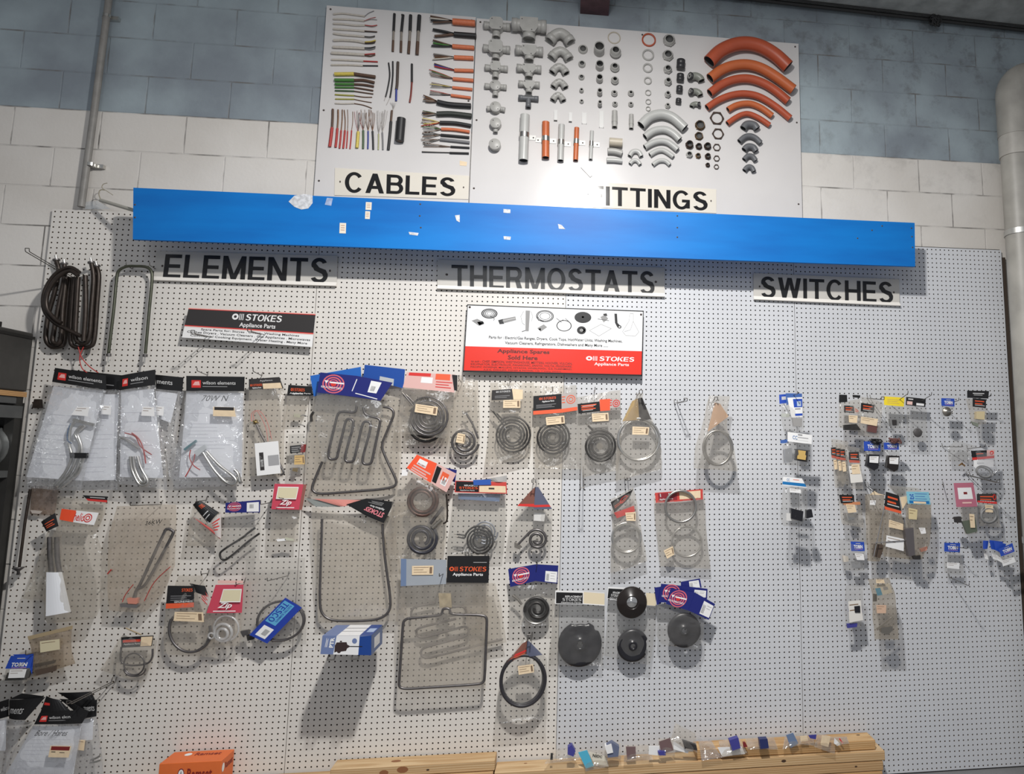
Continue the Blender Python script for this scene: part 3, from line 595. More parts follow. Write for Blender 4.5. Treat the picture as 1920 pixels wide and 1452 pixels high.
rows = [([(133, 102), (200, 97), (290, 108), (360, 117)], 3.0, [([(360, 117), (385, 95), (425, 78)], 1.2, GY)]),
 ([(133, 137), (240, 140), (355, 150)], 3.2, [([(355, 150), (400, 132), (438, 124)], .9, RD), ([(355, 152), (400, 140), (447, 142)], .9, TIN)]),
 ([(133, 170), (200, 173), (290, 182), (360, 182)], 3.3, [([(360, 180), (410, 186), (448, 180)], 1.6, RD), ([(360, 184), (410, 192), (440, 186)], .9, TIN)]),
 ([(133, 208), (200, 212), (290, 218), (358, 224)], 3.5, [([(358, 222), (448, 228)], 1.8, BR), ([(358, 227), (445, 231)], 1., BK)]),
 ([(134, 240), (200, 250), (290, 257), (358, 263)], 3.6, [([(358, 262), (400, 265), (432, 258)], 1.8, BK), ([(358, 267), (400, 270), (430, 265)], 1., TIN)]),
 ([(134, 290), (200, 288), (290, 294), (360, 306)], 4.2, [([(360, 300), (400, 298), (438, 288)], 2., YL), ([(360, 307), (400, 306), (436, 298)], 1.8, BR), ([(360, 313), (410, 312), (432, 306)], 1.2, BK)]),
 ([(130, 338), (240, 342), (358, 348)], 4.6, [([(358, 343), (400, 342), (436, 334)], 1.8, BK), ([(358, 350), (400, 354), (434, 344)], 1.8, GY)]),
 ([(120, 380), (240, 386), (358, 394)], 4.8, [([(358, 390), (434, 384)], 2., RD), ([(358, 397), (400, 402), (434, 392)], 2., BR)]),
 ([(120, 428), (200, 430), (350, 438)], 3.2, [([(350, 438), (452, 443)], 2.4, RD)]),
 ([(118, 466), (240, 466), (346, 471)], 3.0, [([(346, 471), (454, 472)], 2.2, BK)])]
ords = ['topmost', 'second', 'third', 'fourth', 'fifth', 'sixth', 'seventh', 'eighth', 'ninth', 'lowest']
hint = ['with one bent grey tail', 'with thin red and bare tails', 'with a red core', 'with a brown core', 'with a black core', 'with yellow and brown cores', 'with black and grey cores', 'with red and brown cores', 'with one straight red end', 'with one straight black end']
for (sh_, rs, co), o_, h_ in zip(rows, ords, hint):
    cable(f'{o_} of the white sheathed cable offcuts, {h_}', sh_, rs * 1.55 * mm, WHT, [(p, r_ * 1.5 * mm, m_) for p, r_, m_ in co], 'white cable offcuts top left on the sample board')
for (a, b_, c_, r_), o_ in zip([((572, 98), (566, 225), (560, 370), 3.4), ((634, 106), (622, 230), (618, 376), 3.6), ((688, 108), (684, 225), (673, 385), 4.2), ((751, 110), (744, 225), (734, 392), 5.0)], ['thinnest, leftmost', 'second', 'third', 'thickest, rightmost']):
    mid2 = ((b_[0] * .55 + c_[0] * .45), (b_[1] * .55 + c_[1] * .45))
    cable(f'{o_} of the four upright black and brown cable offcuts', [a, b_], r_ * 1.9 * mm, BK, [([b_, mid2], r_ * 1.65 * mm, ins((.25, .22, .19))), ([mid2, c_], r_ * 1.75 * mm, BR)], 'upright black cable offcuts')
gy = [([(143, 532), (283, 530)], [(283, 530), (350, 540), (435, 552)], 5.2, YL, 5.2, BR), ([(143, 574), (283, 575)], [(283, 575), (350, 575), (428, 592)], 4.6, GN, 4.2, BR),
 ([(146, 603), (283, 604)], [(283, 604), (350, 608), (424, 620)], 3.8, GN, 3.4, BR), ([(146, 627), (283, 628)], [(283, 628), (350, 638), (420, 650)], 2.8, GN, 2.4, BR), ([(146, 650), (283, 654)], [(283, 654), (350, 664), (420, 674)], 2.2, DG2, 1.8, BR),
 ([(146, 678), (200, 682), (283, 686)], [(283, 686), (350, 696), (412, 697)], 2.0, GYL, 1.4, COP), ([(148, 710), (200, 711), (283, 712)], [(283, 712), (350, 726), (408, 735)], 1.8, GYL, 1.2, COP), ([(146, 741), (200, 744), (283, 742)], [(283, 742), (350, 754), (410, 776)], 2.0, WHT, 1.3, COP)]
for (a, b_, r_, m_, rc, mc), o_ in zip(gy, ['thick yellow, topmost', 'thick green, second', 'green, third', 'thin green, fourth', 'thin dark green, fifth', 'yellow-green, sixth', 'thin yellow-green, seventh', 'thin pale, lowest']):
    cable(f'{o_} of the green and yellow earth wires with copper ends', a, r_ * 1.85 * mm, m_, [(b_, rc * 1.7 * mm, mc)], 'earth wire offcuts')
cable('curved thin black wire left of its straighter twin', [(530, 450), (538, 540), (522, 640), (508, 695)], 3.6 * mm, BK, [([(508, 695), (498, 722)], 1.2 * mm, TIN)])
cable('thin black wire with bare end, between the curved one and the flat one', [(560, 440), (560, 540), (550, 640), (540, 700)], 3.9 * mm, BK, [([(540, 700), (514, 752)], 1.1 * mm, TIN)])
cable('stout dark upright cable with brown top beside two thin black wires', [(597, 444), (592, 590), (586, 640)], 6.8 * mm, ins((.07, .05, .04)), [([(586, 640), (584, 724)], 5 * mm, BL)])
cable('upright cable, black above and dark red below', [(697, 458), (697, 590)], 5.4 * mm, BK, [([(697, 590), (690, 680), (681, 735)], 4.6 * mm, ins((.2, .03, .02)))])
bots = [((108, 1052), (125, 915), (130, 782), 4.4, RD, BR, 3.6, 'thickest red, leftmost'), ((150, 1056), (163, 920), (168, 786), 3.4, RD, COP, 2.4, 'red, second'), ((178, 1064), (190, 935), (198, 786), 2.6, RD, COP, 1.7, 'red, third'),
 ((205, 1064), (217, 935), (212, 788), 2.8, RD, COP, 1.4, 'red, fourth'), ((228, 1064), (236, 940), (236, 786), 1.8, RD, COP, .9, 'thin red, fifth'), ((253, 1068), (265, 935), (273, 800), 1.9, RD, COP, .9, 'thin red, sixth'),
 ((303, 1060), (312, 945), (312, 800), 4.6, YL, COP, .8, 'yellow'), ((347, 1066), (348, 935), (345, 800), 3.0, DG2, COP, .8, 'dark green'), ((381, 1068), (383, 940), (385, 800), 2.2, BL, COP, .8, 'blue'),
 ((420, 1072), (415, 940), (412, 800), 2.8, BK, COP, .8, 'thin black'), ((456, 1074), (458, 960), (470, 800), 2.0, ins((.4, .4, .2)), TIN, .7, 'pale yellow'), ((489, 1074), (485, 950), (500, 800), 2.4, GY, TIN, .7, 'grey, rightmost')]
rnd = random.Random(5)
for i, (a, b_, c_, r_, m_, mc, rc, o_) in enumerate(bots):
    co = []
    if i < 6: co = [([b_, ((b_[0] + c_[0]) / 2 + rnd.uniform(-5, 5), (b_[1] + c_[1]) / 2), c_], rc * 1.6 * mm, mc)]
    else:
        for k in range(5):
            e = (c_[0] + (k - 2) * 11 + rnd.uniform(-4, 4), c_[1] - rnd.uniform(-12, 18)); co.append(([b_, ((b_[0] + e[0]) / 2 + (k - 2) * 3, (b_[1] + e[1]) / 2), e], rc * mm, [RD, mc, BK, TIN, mc][k] if i < 8 else mc))
    cable(f'{o_} of the upright wires with frayed tops in the bottom row', [a, ((a[0] + b_[0]) / 2 + 1, (a[1] + b_[1]) / 2), b_], r_ * 1.65 * mm, m_, co, 'upright wires in the bottom row')
co = [([(554, 800), (560 + k * 4, 765), (562 + (k - 1.5) * 14, 735)], .7 * mm, TIN) for k in range(4)]
cable('long black upright cable with a cut braid top beside the short thick cylinder', [(528, 1074), (540, 960), (547, 870)], 6.8 * mm, BK, [([(547, 870), (554, 792)], 5.6 * mm, BR)] + co)
b = M(); a_, e_ = P(*zA(608, 1012), .022), P(*zA(622, 850), .022); b.tube([a_, e_], .0215, BK, 20); b.tube([a_ + (a_ - e_).normalized() * .0005, a_], .012, BR, 16)
mk('cable_offcut', b, label='short very thick black cable cylinder at the right of the bottom row', cat='cable', group=GRPC)
T4 = lambda x0, y0, x1, y1, n, sp, cols, r_=1.6: [([(x1, y1), ((x0 + x1) / 2, (y0 + y1) / 2 + (k - (n - 1) / 2) * sp * .6), (x0 + rnd.uniform(-6, 14), y0 + (k - (n - 1) / 2) * sp)], r_ * 1.7 * mm, cols[k % len(cols)]) for k in range(n)]
right = [([(1150, 168), (990, 155)], 8.2, OR, T4(835, 138, 990, 152, 4, 15, [BR, WHT, BK, BR], 2.8), 'thickest orange cable with white, brown and black cores, topmost'),
 ([(1158, 258), (1000, 246)], 6.8, BK, T4(850, 235, 1000, 244, 2, 48, [BK, BR], 4.0), 'thick black cable with two wide-spread cores'),
 ([(1143, 344), (988, 332)], 5.6, OR, T4(836, 308, 988, 330, 3, 20, [BR, GN, BK], 2.6), 'orange cable with green, black and brown cores'),
 ([(1138, 418), (1000, 412)], 5.6, OR, T4(850, 405, 1000, 410, 4, 13, [TIN, BR, COP, WHT], 2.0), 'orange cable with pale and brown cores'),
 ([(1138, 508), (1002, 504)], 4.6, OR, T4(848, 465, 1002, 502, 3, 10, [BR, BL, RD], 2.0), 'orange cable with blue and red cores'),
 ([(1138, 578), (992, 566)], 4.6, OR, T4(826, 520, 992, 562, 5, 11, [RD, GN, TIN, COP, BR], 1.2), 'orange cable with many thin frayed cores and a ragged end'),
 ([(1130, 642), (988, 628)], 3.8, OR, T4(825, 608, 988, 624, 4, 11, [COP, YL, BK, TIN], 1.0), 'slim orange cable with yellow and black cores, seventh down'),
 ([(1118, 702), (978, 684)], 3.8, OR, T4(828, 662, 978, 680, 4, 10, [RD, COP, TIN, BK], 1.0), 'slim orange cable, lowest of the upper orange group'),
 ([(1120, 760), (970, 750), (880, 732)], 6.4, BK, T4(782, 705, 880, 728, 6, 9, [BR, COP, BR, COP, TIN, BR], 1.8), 'thick black cable with a brown stranded brush end'),
 ([(1124, 832), (980, 816), (876, 818)], 6.4, ins((.03, .035, .03)), T4(770, 812, 876, 816, 5, 9, [DG2, COP, BK, COP, TIN], 1.4), 'thick black cable with a greenish frayed end'),
 ([(1120, 903), (1010, 884), (898, 880)], 4.8, BK, T4(768, 875, 898, 878, 5, 14, [YL, COP, WHT, YL, RD], 1.3), 'black cable with yellow and red cores'),
 ([(1110, 946), (1000, 930), (908, 926)], 4.0, OR, T4(765, 912, 908, 926, 6, 16, [TIN, COP, GN, BK, TIN, COP], .9), 'lower orange cable with a wide frayed fan'),
 ([(1108, 986), (1000, 976), (905, 968)], 3.4, BK, T4(775, 968, 905, 966, 5, 12, [BK, TIN, BK, COP, TIN], 1.1), 'black cable with a flared collar and frayed fan'),
 ([(1110, 1022), (1000, 1010), (900, 1000)], 3.8, GY, T4(762, 1015, 900, 1000, 5, 9, [TIN, COP, TIN, BK, TIN], .9), 'grey cable with thin bare wires'),
 ([(1110, 1060), (975, 1052)], 2.6, BK, T4(775, 1038, 975, 1052, 4, 9, [COP, TIN, BK, COP], .8), 'thin black cable with long bare wires, second lowest'),
 ([(1105, 1100), (968, 1096)], 2.6, BK, T4(768, 1088, 968, 1094, 2, 4, [TIN, BK], 1.2), 'thin black cable, lowest of the right-hand column')]
for sh_, rs, ms, co, lb in right: cable(lb if len(lb.split()) > 3 else lb, sh_, rs * 2.1 * mm, ms, co, 'cable offcuts in the right-hand column')
# ================================================================ conduit fittings on the right sample board
FG = mat('grey_pvc', (.41, .405, .385), .42, noise=.1, nscale=25); FL = mat('light_grey_pvc', (.47, .475, .46), .35, noise=.06, nscale=20)
FD = mat('dark_pvc_grey', (.13, .135, .145), .45, noise=.1, nscale=30); FO = mat('orange_pvc', (.46, .09, .04), .38, noise=.12, nscale=9); FO2 = mat('bright_orange_pvc', (.54, .135, .045), .38, noise=.1, nscale=9)
FB = mat('black_bush', (.03, .03, .033), .4); FBR = mat('brass_bush', (.17, .115, .07), .4, .8, noise=.3, nscale=60); FRU = mat('rusty_bush', (.07, .045, .035), .5, .6, noise=.4, nscale=60)
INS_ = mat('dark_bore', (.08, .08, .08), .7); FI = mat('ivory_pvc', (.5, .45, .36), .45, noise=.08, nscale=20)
def socket(b, p, dirn, R, L, m, wall=.0028, n=20):
    "open-ended round socket starting at p"
    b.lathe(p, dirn, [(R * .92, -.001), (R * .92, L * .45), (R, L * .5), (R, L), (R - wall, L), (R - wall, .004), (.0001, .003)], m, n)
def bore(r, p, dirn, R, L, wall=.0028):
    pass
def open_tube(pts, R, m, wall=.0028, n=20):
    "bent pipe with a real bore"
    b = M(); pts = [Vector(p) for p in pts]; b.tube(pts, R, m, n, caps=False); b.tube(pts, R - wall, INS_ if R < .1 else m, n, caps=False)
    for e, i in ((0, 1), (-1, -2)):
        t = (pts[e] - pts[i]).normalized(); b.lathe(pts[e], t, [(R, -.0002), (R, .0002), (R - wall, .0002), (R - wall, -.0002)], m, n, False)
    return b
def jbox(label, cx, cy, R, arms, kind='round', z=zB, g='junction boxes in the first fittings column', sr=.0125, dep=.03, m=FG):
    c = P(*z(cx, cy), 0); r = root('junction_box', label, 'junction box', c, g); b = M(); y0 = c.y - .001
    if kind == 'round':
        b.lathe((c.x, -.001, c.z), (0, -1, 0), [(R, 0), (R, dep), (R * 1.04, dep + .0005), (R * 1.04, dep + .0035), (R * .98, dep + .005), (.0001, dep + .005)], m, 28)
    else:
        k = R * .93; ch = R * .35; pts = [(-k, -k + ch), (-k + ch, -k), (k - ch, -k), (k, -k + ch), (k, k - ch), (k - ch, k), (-k + ch, k), (-k, k - ch)]
        b.poly([Vector((c.x + u, -dep - .001, c.z + v)) for u, v in pts], dep - .001, m)
        b.poly([Vector((c.x + u * 1.04, -dep - .005, c.z + v * 1.04)) for u, v in pts], .0045, m)
    mk('body', b, r)
    for (dx, dz, L) in arms:
        t = Vector((dx, 0, dz)).normalized(); s_ = M(); s_.tube([Vector((c.x, -.016, c.z)) + t * R * .8, Vector((c.x, -.016, c.z)) + t * (R + L * .5)], sr * .93, m, 18)
        s_.lathe(Vector((c.x, -.016, c.z)) + t * (R + L * .4), t, [(sr * .9, 0), (sr, .001), (sr, L * .62), (sr - .003, L * .62), (sr - .003, .003), (.0001, .003)], m, 18); mk('socket', s_, r)
    for (u, v) in [(-.45, .45), (.45, -.45)] if kind == 'round' else [(-.62, .62), (.62, -.62)]:
        s_ = M(); s_.lathe((c.x + u * R, -dep - .005, c.z + v * R), (0, -1, 0), [(.0001, .001), (.0026, .001), (.0034, 0)], INS_, 8); mk('screw', s_, r)
    return r
A4 = [(1, 0, .028), (-1, 0, .028), (0, -1, .026)]
jbox('large square junction box with three sockets, topmost in the first fittings column', 152, 118, .036, [(1, 0, .035), (-1, 0, .03), (0, -1, .028)], 'sq', sr=.021, dep=.045)
jbox('large square junction box with side sockets, second in the first fittings column', 148, 272, .038, [(1, 0, .034), (-1, 0, .028), (0, -1, .02)], 'sq', sr=.02, dep=.045)
jbox('small square-bodied junction box, third in the first fittings column', 146, 402, .027, [(1, 0, .034), (-1, 0, .028), (0, -1, .028)], 'sq', sr=.0165, dep=.04)
jbox('round-lidded junction box with a third socket pointing down, fourth in its column', 145, 527, .0275, A4, sr=.0145)
jbox('round junction box with two opposite sockets', 146, 673, .0275, [(1, -.12, .02), (-1, -.12, .018)], sr=.013)
jbox('round junction box with one short socket pointing down', 146, 782, .0275, [(0, -1, .018)], sr=.012)
jbox('plain round junction box without sockets, lowest in its column', 141, 926, .029, [], dep=.03)
def tee(label, cx, cy, W, H, R, L, dark=False, z=zB, lid=True):
    "inspection tee: horizontal run, leg pointing down, flat lid with two screws"
    m = FD if dark else FG; c = P(*z(cx, cy), 0); r = root('inspection_tee', label, 'pipe fitting', c, 'inspection tees in the second fittings column'); y = -R - .002
    b = M(); b.tube([Vector((c.x - W * .8, y, c.z)), Vector((c.x + W * .8, y, c.z))], R * .92, m, 20); b.tube([Vector((c.x, y, c.z)), Vector((c.x, y, c.z - H * .8))], R * .92, m, 20); mk('body', b, r)
    for t, l in ((Vector((1, 0, 0)), W), (Vector((-1, 0, 0)), W), (Vector((0, 0, -1)), H)):
        s_ = M(); s_.lathe(Vector((c.x, y, c.z)) + t * (l - L), t, [(R * .9, 0), (R, .002), (R, L), (R - .003, L), (R - .003, .004), (.0001, .004)], m, 20); mk('socket', s_, r)
    if lid:
        a = W * .52; b = M(); pts = [(-a, R * .9), (a, R * .9), (a, -R * .7), (R * .9, -H * .62), (-R * .9, -H * .62), (-a, -R * .7)]
        b.poly([Vector((c.x + u, y - R * .95, c.z + v)) for u, v in pts], R * .8, m); mk('lid', b, r)
        for u, v in ((-a * .78, R * .5), (R * .45, -H * .5)) if not dark else ():
            s_ = M(); s_.lathe((c.x + u, y - R * .95, c.z + v), (0, -1, 0), [(.0001, .001), (.0026, .001), (.0034, 0)], INS_, 8); mk('screw', s_, r)
    else:
        b = M(); b.box((c.x - .02, y - R * .95, c.z + .002), (c.x + .02, y - R * .7, c.z + R * .8), INS_); mk('open_window', b, r)
tee('largest inspection tee, topmost, overhanging the board edge', 374, 128, .090, .080, .034, .03)
tee('second largest inspection tee, just under the topmost', 374, 290, .072, .056, .024, .024)
tee('third inspection tee down', 372, 408, .064, .051, .020, .022)
tee('fourth inspection tee down, slim with two lid screws', 372, 512, .055, .049, .0165, .022)
tee('smallest dark grey tee with an open window, lowest of its column', 368, 606, .052, .053, .0145, .022, True, lid=False)
def elbow(label, cx, cy, W, R, rise, z, m=FG, g='angled bends', screws=True, n=20, nm='elbow_bend', cat='pipe fitting'):
    "downward-opening bend: both mouths point down and out"
    c = P(*z(cx, cy), 0); y = -R - .002; r = root(nm, label, cat, c, g)
    pts = [c + Vector((-W, y, -rise)), c + Vector((-W * .55, y, -rise * .15)), c + Vector((0, y, rise * .22)), c + Vector((W * .55, y, -rise * .15)), c + Vector((W, y, -rise))]
    path = cr(pts, 5); mk('pipe', open_tube(path, R, m, n=n), r)
    for e, i in ((0, 2), (-1, -3)):
        t = (path[e] - path[i]).normalized(); s_ = M(); L = R * 1.1
        s_.lathe(path[e] - t * L, t, [(R * 1.01, 0), (R * 1.12, .001), (R * 1.12, L + .0005), (R * .86, L + .0005), (R * .86, L * .3)], m, n); mk('collar', s_, r)
    if screws:
        for u, v in ((-.42, .15), (.42, .15)):
            s_ = M(); s_.lathe(c + Vector((W * u, y - R * .9, v * R)), (0, -1, 0), [(.0001, .0015), (.0026, .0015), (.0034, 0)], INS_, 8); mk('screw', s_, r)
    return r
gE = 'angled inspection elbows in the third fittings column'
for (x, y, W, R, ri), lb in zip([(583, 185, .056, .027, .040), (585, 300, .048, .0225, .035), (577, 402, .037, .0185, .029), (578, 502, .032, .0165, .026), (569, 590, .028, .015, .026)], ['largest angled elbow, topmost of the third fittings column', 'second angled elbow of the third fittings column', 'third angled elbow of its column', 'fourth angled elbow of its column', 'smallest angled elbow, lowest of the third fittings column']):
    elbow(lb, x, y, W, R, ri, zB, g=gE)
def coupling(label, top, bot, R, R2, z, m=FG, g='couplings', nm='coupling', n=18, flange=0, mat2=None, thread=False, k=1.55):
    "sleeve standing straight out from the board, seen into its front mouth"
    R *= k; R2 *= k; zs = 1285. if z is zB else 1234.; zm = 3.629 if z is zB else 3.8206; rp = R * zs * .94
    bx, by = z(bot[0], bot[1] - rp); dl = max(2., (bot[1] - top[1] - 2 * rp) / zm); L = 3.73 * dl / ((838 - by) + dl)
    c = P(bx, by, 0); r = root(nm, label, 'pipe fitting', c, g); ax = Vector((0, -1, 0)); base = Vector((c.x, -.0008, c.z)); wl = .0035
    b = M(); b.lathe(base, ax, [(R - wl, 0), (R, .0), (R, L * .5), (R2, L * .58), (R2, L), (R2 - wl, L), (R2 - wl, L * .1)], m, n); mk('sleeve', b, r)
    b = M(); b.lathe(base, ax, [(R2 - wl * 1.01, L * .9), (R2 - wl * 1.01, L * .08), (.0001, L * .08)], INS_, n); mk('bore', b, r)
    if flange:
        b = M(); b.lathe(base, ax, [(R, L * .3), (R + flange * 1.6, L * .32), (R + flange * 1.6, L * .46), (R, L * .48)], mat2 or m, 6 if thread else n, not thread); mk('collar', b, r)
    return r
gC = 'couplings in the fourth fittings column'
for (x, yt, yb, R), o_ in zip([(737, 225, 298, .0165), (730, 332, 392, .0125), (727, 428, 476, .0105), (727, 520, 564, .0078), (728, 598, 636, .0074)], ['largest', 'second', 'third', 'fourth', 'smallest']):
    coupling(f'{o_} reducing coupling in the fourth fittings column, going down', (x, yt), (x, yb), R, R * .8, zB, g=gC)
gC = 'straight couplings in the fifth fittings column'
for (x, yt, yb, R), o_ in zip([(846, 200, 318, .0185), (850, 330, 415, .0145), (849, 425, 498, .0118), (850, 522, 585, .0092), (851, 604, 660, .0075)], ['largest', 'second', 'third', 'fourth', 'smallest']):
    coupling(f'{o_} straight coupling in the fifth fittings column, going down', (x, yt), (x, yb), R, R * .95, zB, g=gC)
gC = 'adaptors in the sixth fittings column'
for (x, yt, yb, R), o_ in zip([(957, 226, 330, .0185), (953, 344, 422, .015), (953, 438, 506, .0122), (950, 534, 586, .0098), (954, 612, 656, .0082)], ['largest', 'second', 'third', 'fourth', 'smallest']):
    coupling(f'{o_} flanged adaptor in the sixth fittings column, going down', (x, yt), (x, yb), R, R * .74, zB, g=gC, flange=.0015)
for (x, yt, yb, R), o_ in zip([(1062, 535, 586, .0098), (1062, 614, 658, .0083)], ['upper', 'lower']):
    coupling(f'{o_} of two small adaptors right of the sixth fittings column', (x, yt), (x, yb), R, R * .74, zB, g='small adaptors', flange=.001)
def flat_ring(label, cx, cy, R, w_, z, m, g, hexa=False, gap=False, nm='lock_ring', t=.008):
    R *= 1.8; w_ *= 1.7
    c = P(*z(cx, cy), 0); b = M(); n = 6 if hexa else 32; n2 = 24
    if not hexa: b.lathe((c.x, -.0008, c.z), (0, -1, 0), [(R, 0), (R, t), (R - w_, t), (R - w_, 0), (R, 0)], m, 32)
    else:
        o_ = [(R * math.cos(math.radians(60 * k)), R * math.sin(math.radians(60 * k))) for k in range(6)]; i_ = [((R - w_) * math.cos(math.radians(15 * k)), (R - w_) * math.sin(math.radians(15 * k))) for k in range(24)]
        ov = [(o_[k // 4][0] * (1 - (k % 4) / 4) + o_[(k // 4 + 1) % 6][0] * (k % 4) / 4, o_[k // 4][1] * (1 - (k % 4) / 4) + o_[(k // 4 + 1) % 6][1] * (k % 4) / 4) for k in range(24)]
        fr = [Vector((c.x + u, -t, c.z + v)) for u, v in ov] + [Vector((c.x + u, -t, c.z + v)) for u, v in i_]; bk = [p + Vector((0, t - .0008, 0)) for p in fr]
        b.add(fr + bk, [(k, (k + 1) % 24, 24 + (k + 1) % 24, 24 + k) for k in range(24)] + [(48 + k, 72 + k, 72 + (k + 1) % 24, 48 + (k + 1) % 24) for k in range(24)] + [(k, 48 + k, 48 + (k + 1) % 24, (k + 1) % 24) for k in range(24)] + [(24 + k, 24 + (k + 1) % 24, 72 + (k + 1) % 24, 72 + k) for k in range(24)], m)
    return mk(nm, b, label=label, cat='ring' if not hexa else 'lock nut', group=g)
flat_ring('thin cream ring above the sixth fittings column', 949, 187, .0195, .003, zB, FI, 'lock rings', t=.004)
gR = 'grey and orange rings in the seventh fittings column'
for (x, y, R, w_, m_), o_ in zip([(139, 137, .0215, .0042, FO), (134, 245, .018, .0042, FG), (131, 338, .0148, .0042, FG), (132, 429, .0118, .0036, FG), (134, 515, .0092, .0022, FG), (135, 580, .0084, .0018, FG), (134, 630, .0072, .0016, FG)], ['orange topmost', 'largest grey, second', 'third', 'fourth', 'fifth, thin', 'sixth, thin', 'smallest, lowest']):
    flat_ring(f'{o_} ring in the column of rings between the adaptors and glands', x, y, R, w_, zC, m_, gR)
gG = 'threaded adaptors in the eighth fittings column'
for (x, yt, yb, R), o_ in zip([(284, 84, 182, .0195), (275, 196, 285, .0172), (274, 304, 378, .0132), (275, 394, 464, .0112), (273, 492, 550, .0092), (273, 580, 626, .0078)], ['largest', 'second', 'third', 'fourth', 'fifth', 'smallest']):
    coupling(f'{o_} threaded adaptor in the column left of the black caps, going down', (x, yt), (x, yb), R, R * .78, zC, g=gG, flange=.002, thread=True, mat2=FG, m=FG, k=1.7)
for (x, yt, yb, R), o_ in zip([(369, 265, 350, .0132), (365, 368, 440, .0112), (359, 454, 520, .0098), (352, 545, 600, .0086)], ['largest', 'second', 'third', 'smallest']):
    c0, c1 = P(*zC(x - 2, yb - 9), R * 1.8 + .001), P(*zC(x + 2, yt + 9), R * 1.8 + .001); b = M(); R *= 1.8
    b.tube([c0, c0 + (c1 - c0) * .08, c0 + (c1 - c0) * .45, c0 + (c1 - c0) * .5, c0 + (c1 - c0) * .55, c0 + (c1 - c0) * .92, c1], [R * .75, R, R, R * .88, R, R, R * .7], FB, 18)
    mk('blanking_plug', b, label=f'{o_} ribbed black plug of the four in a column, going down', cat='plug', group='black plugs')
def gland(label, cx, cy, R, flip, z=zC):
    R *= 1.42; cx += 14
    c = P(*z(cx, cy), R + .002); s = -1 if flip else 1; r = root('angled_gland', label, 'cable gland', c, 'angled grey cable glands')
    path = cr([c + Vector((-s * R * 1.1, -.003, 0)), c + Vector((s * R * .3, 0, R * .35)), c + Vector((s * R * 1.5, 0, -R * .15)), c + Vector((s * R * 1.9, 0, -R * .9))], 5)
    mk('body', open_tube(path, R * .95, mat('grey_green_pvc', (.24, .25, .22), .4, noise=.15, nscale=30)), r)
    b = M(); t = Vector((-s, -.5, 0)).normalized(); b.lathe(path[0], t, [(R * 1.02, -.006), (R * 1.12, -.005), (R * 1.12, .006), (R * .7, .007), (R * .7, -.004), (.0001, -.004)], FB, 18); mk('nut', b, r)
    b = M(); b.lathe(path[0] + t * .0005, t, [(R * .66, .006), (R * .66, .0075), (R * .42, .0075), (R * .42, .004)], FG, 18); mk('seal', b, r)
gland('largest angled gland of three, black nut on the left, topmost', 452, 400, .0145, False); gland('middle angled gland of three, black nut on the left', 452, 508, .0122, False); gland('smallest angled gland of three, dark nut on the right', 466, 598, .0098, True)
# orange and grey sweep bends: path through the middle of the pipe
def bend(label, pts, R, z, m, g, nm='sweep_bend'):
    R *= BF[m.name]
    path = cr([P(*z(*p), R + .001) for p in pts], 7); b = open_tube(path, R, m, n=24)
    return mk(nm, b, label=label, cat='pipe bend', group=g)
BF = {'orange_pvc': 1.93, 'bright_orange_pvc': 1.93, 'light_grey_pvc': 1.62, 'dark_pvc_grey': 1.75}
gO = 'orange sweep bends on the right of the fittings board'
bend('largest orange sweep bend, topmost', [(572, 290), (650, 215), (750, 170), (850, 160), (950, 185), (1050, 245), (1137, 325)], .0195, zC, FO, gO)
bend('second orange sweep bend, slightly lighter', [(578, 410), (660, 350), (750, 318), (850, 312), (950, 340), (1060, 405), (1175, 490)], .0148, zC, FO2, gO)
bend('third orange sweep bend from the top', [(576, 515), (660, 455), (750, 420), (850, 412), (950, 440), (1040, 492), (1137, 572)], .0122, zC, FO, gO)
bend('fourth orange sweep bend, longest and slim', [(556, 620), (640, 565), (740, 528), (840, 520), (940, 545), (1050, 612), (1152, 695)], .0098, zC, FO, gO)
bend('fifth orange sweep bend, short and light orange', [(706, 635), (760, 605), (820, 591), (880, 594), (950, 625), (1023, 678)], .0088, zC, FO2, gO)
bend('smallest orange sweep bend, lowest', [(702, 733), (755, 695), (810, 668), (860, 665), (930, 695), (1005, 745)], .0078, zC, FO, gO)
gW = 'light grey sweep bends in the lower middle'
bend('largest light grey sweep bend, topmost', [(84, 745), (140, 690), (200, 668), (255, 668), (320, 695), (398, 765)], .0158, zC, FL, gW)
bend('second light grey sweep bend', [(112, 828), (165, 790), (220, 775), (270, 780), (320, 808), (360, 848)], .0118, zC, FL, gW)
bend('third light grey sweep bend', [(110, 903), (165, 872), (220, 858), (270, 865), (310, 890), (345, 920)], .0100, zC, FL, gW)
bend('fourth light grey sweep bend', [(147, 958), (190, 932), (230, 923), (265, 935), (315, 970)], .0080, zC, FL, gW)
bend('smallest light grey sweep bend, lowest', [(168, 1028), (205, 1002), (240, 997), (265, 1005), (290, 1028)], .0070, zC, FL, gW)
gS = 'small light grey elbows beside the sweep bends'
bend('upper small light grey elbow with curved back', [(2, 965), (20, 938), (45, 930), (70, 940), (86, 968)], .0078, zC, FL, gS)
bend('lower small light grey elbow', [(5, 1022), (22, 1002), (42, 996), (62, 1004), (78, 1026)], .0066, zC, FL, gS)
gK = 'dark grey bends under the orange ones'
for pts, R, o_ in [([(815, 768), (835, 742), (862, 736), (895, 745), (915, 770)], .0112, 'topmost dark grey bend, short and fat'), ([(788, 862), (825, 830), (865, 822), (905, 838), (940, 872)], .0088, 'second dark grey bend, widest'), ([(822, 922), (842, 900), (865, 896), (890, 905), (908, 930)], .0095, 'third dark grey bend'), ([(822, 992), (842, 970), (862, 964), (885, 972), (905, 998)], .0080, 'fourth dark grey bend'), ([(824, 1070), (842, 1048), (862, 1042), (880, 1052), (892, 1076)], .0078, 'lowest dark grey bend')]:
    bend(o_ + ' under the orange sweeps', pts, R, zC, FD, gK)
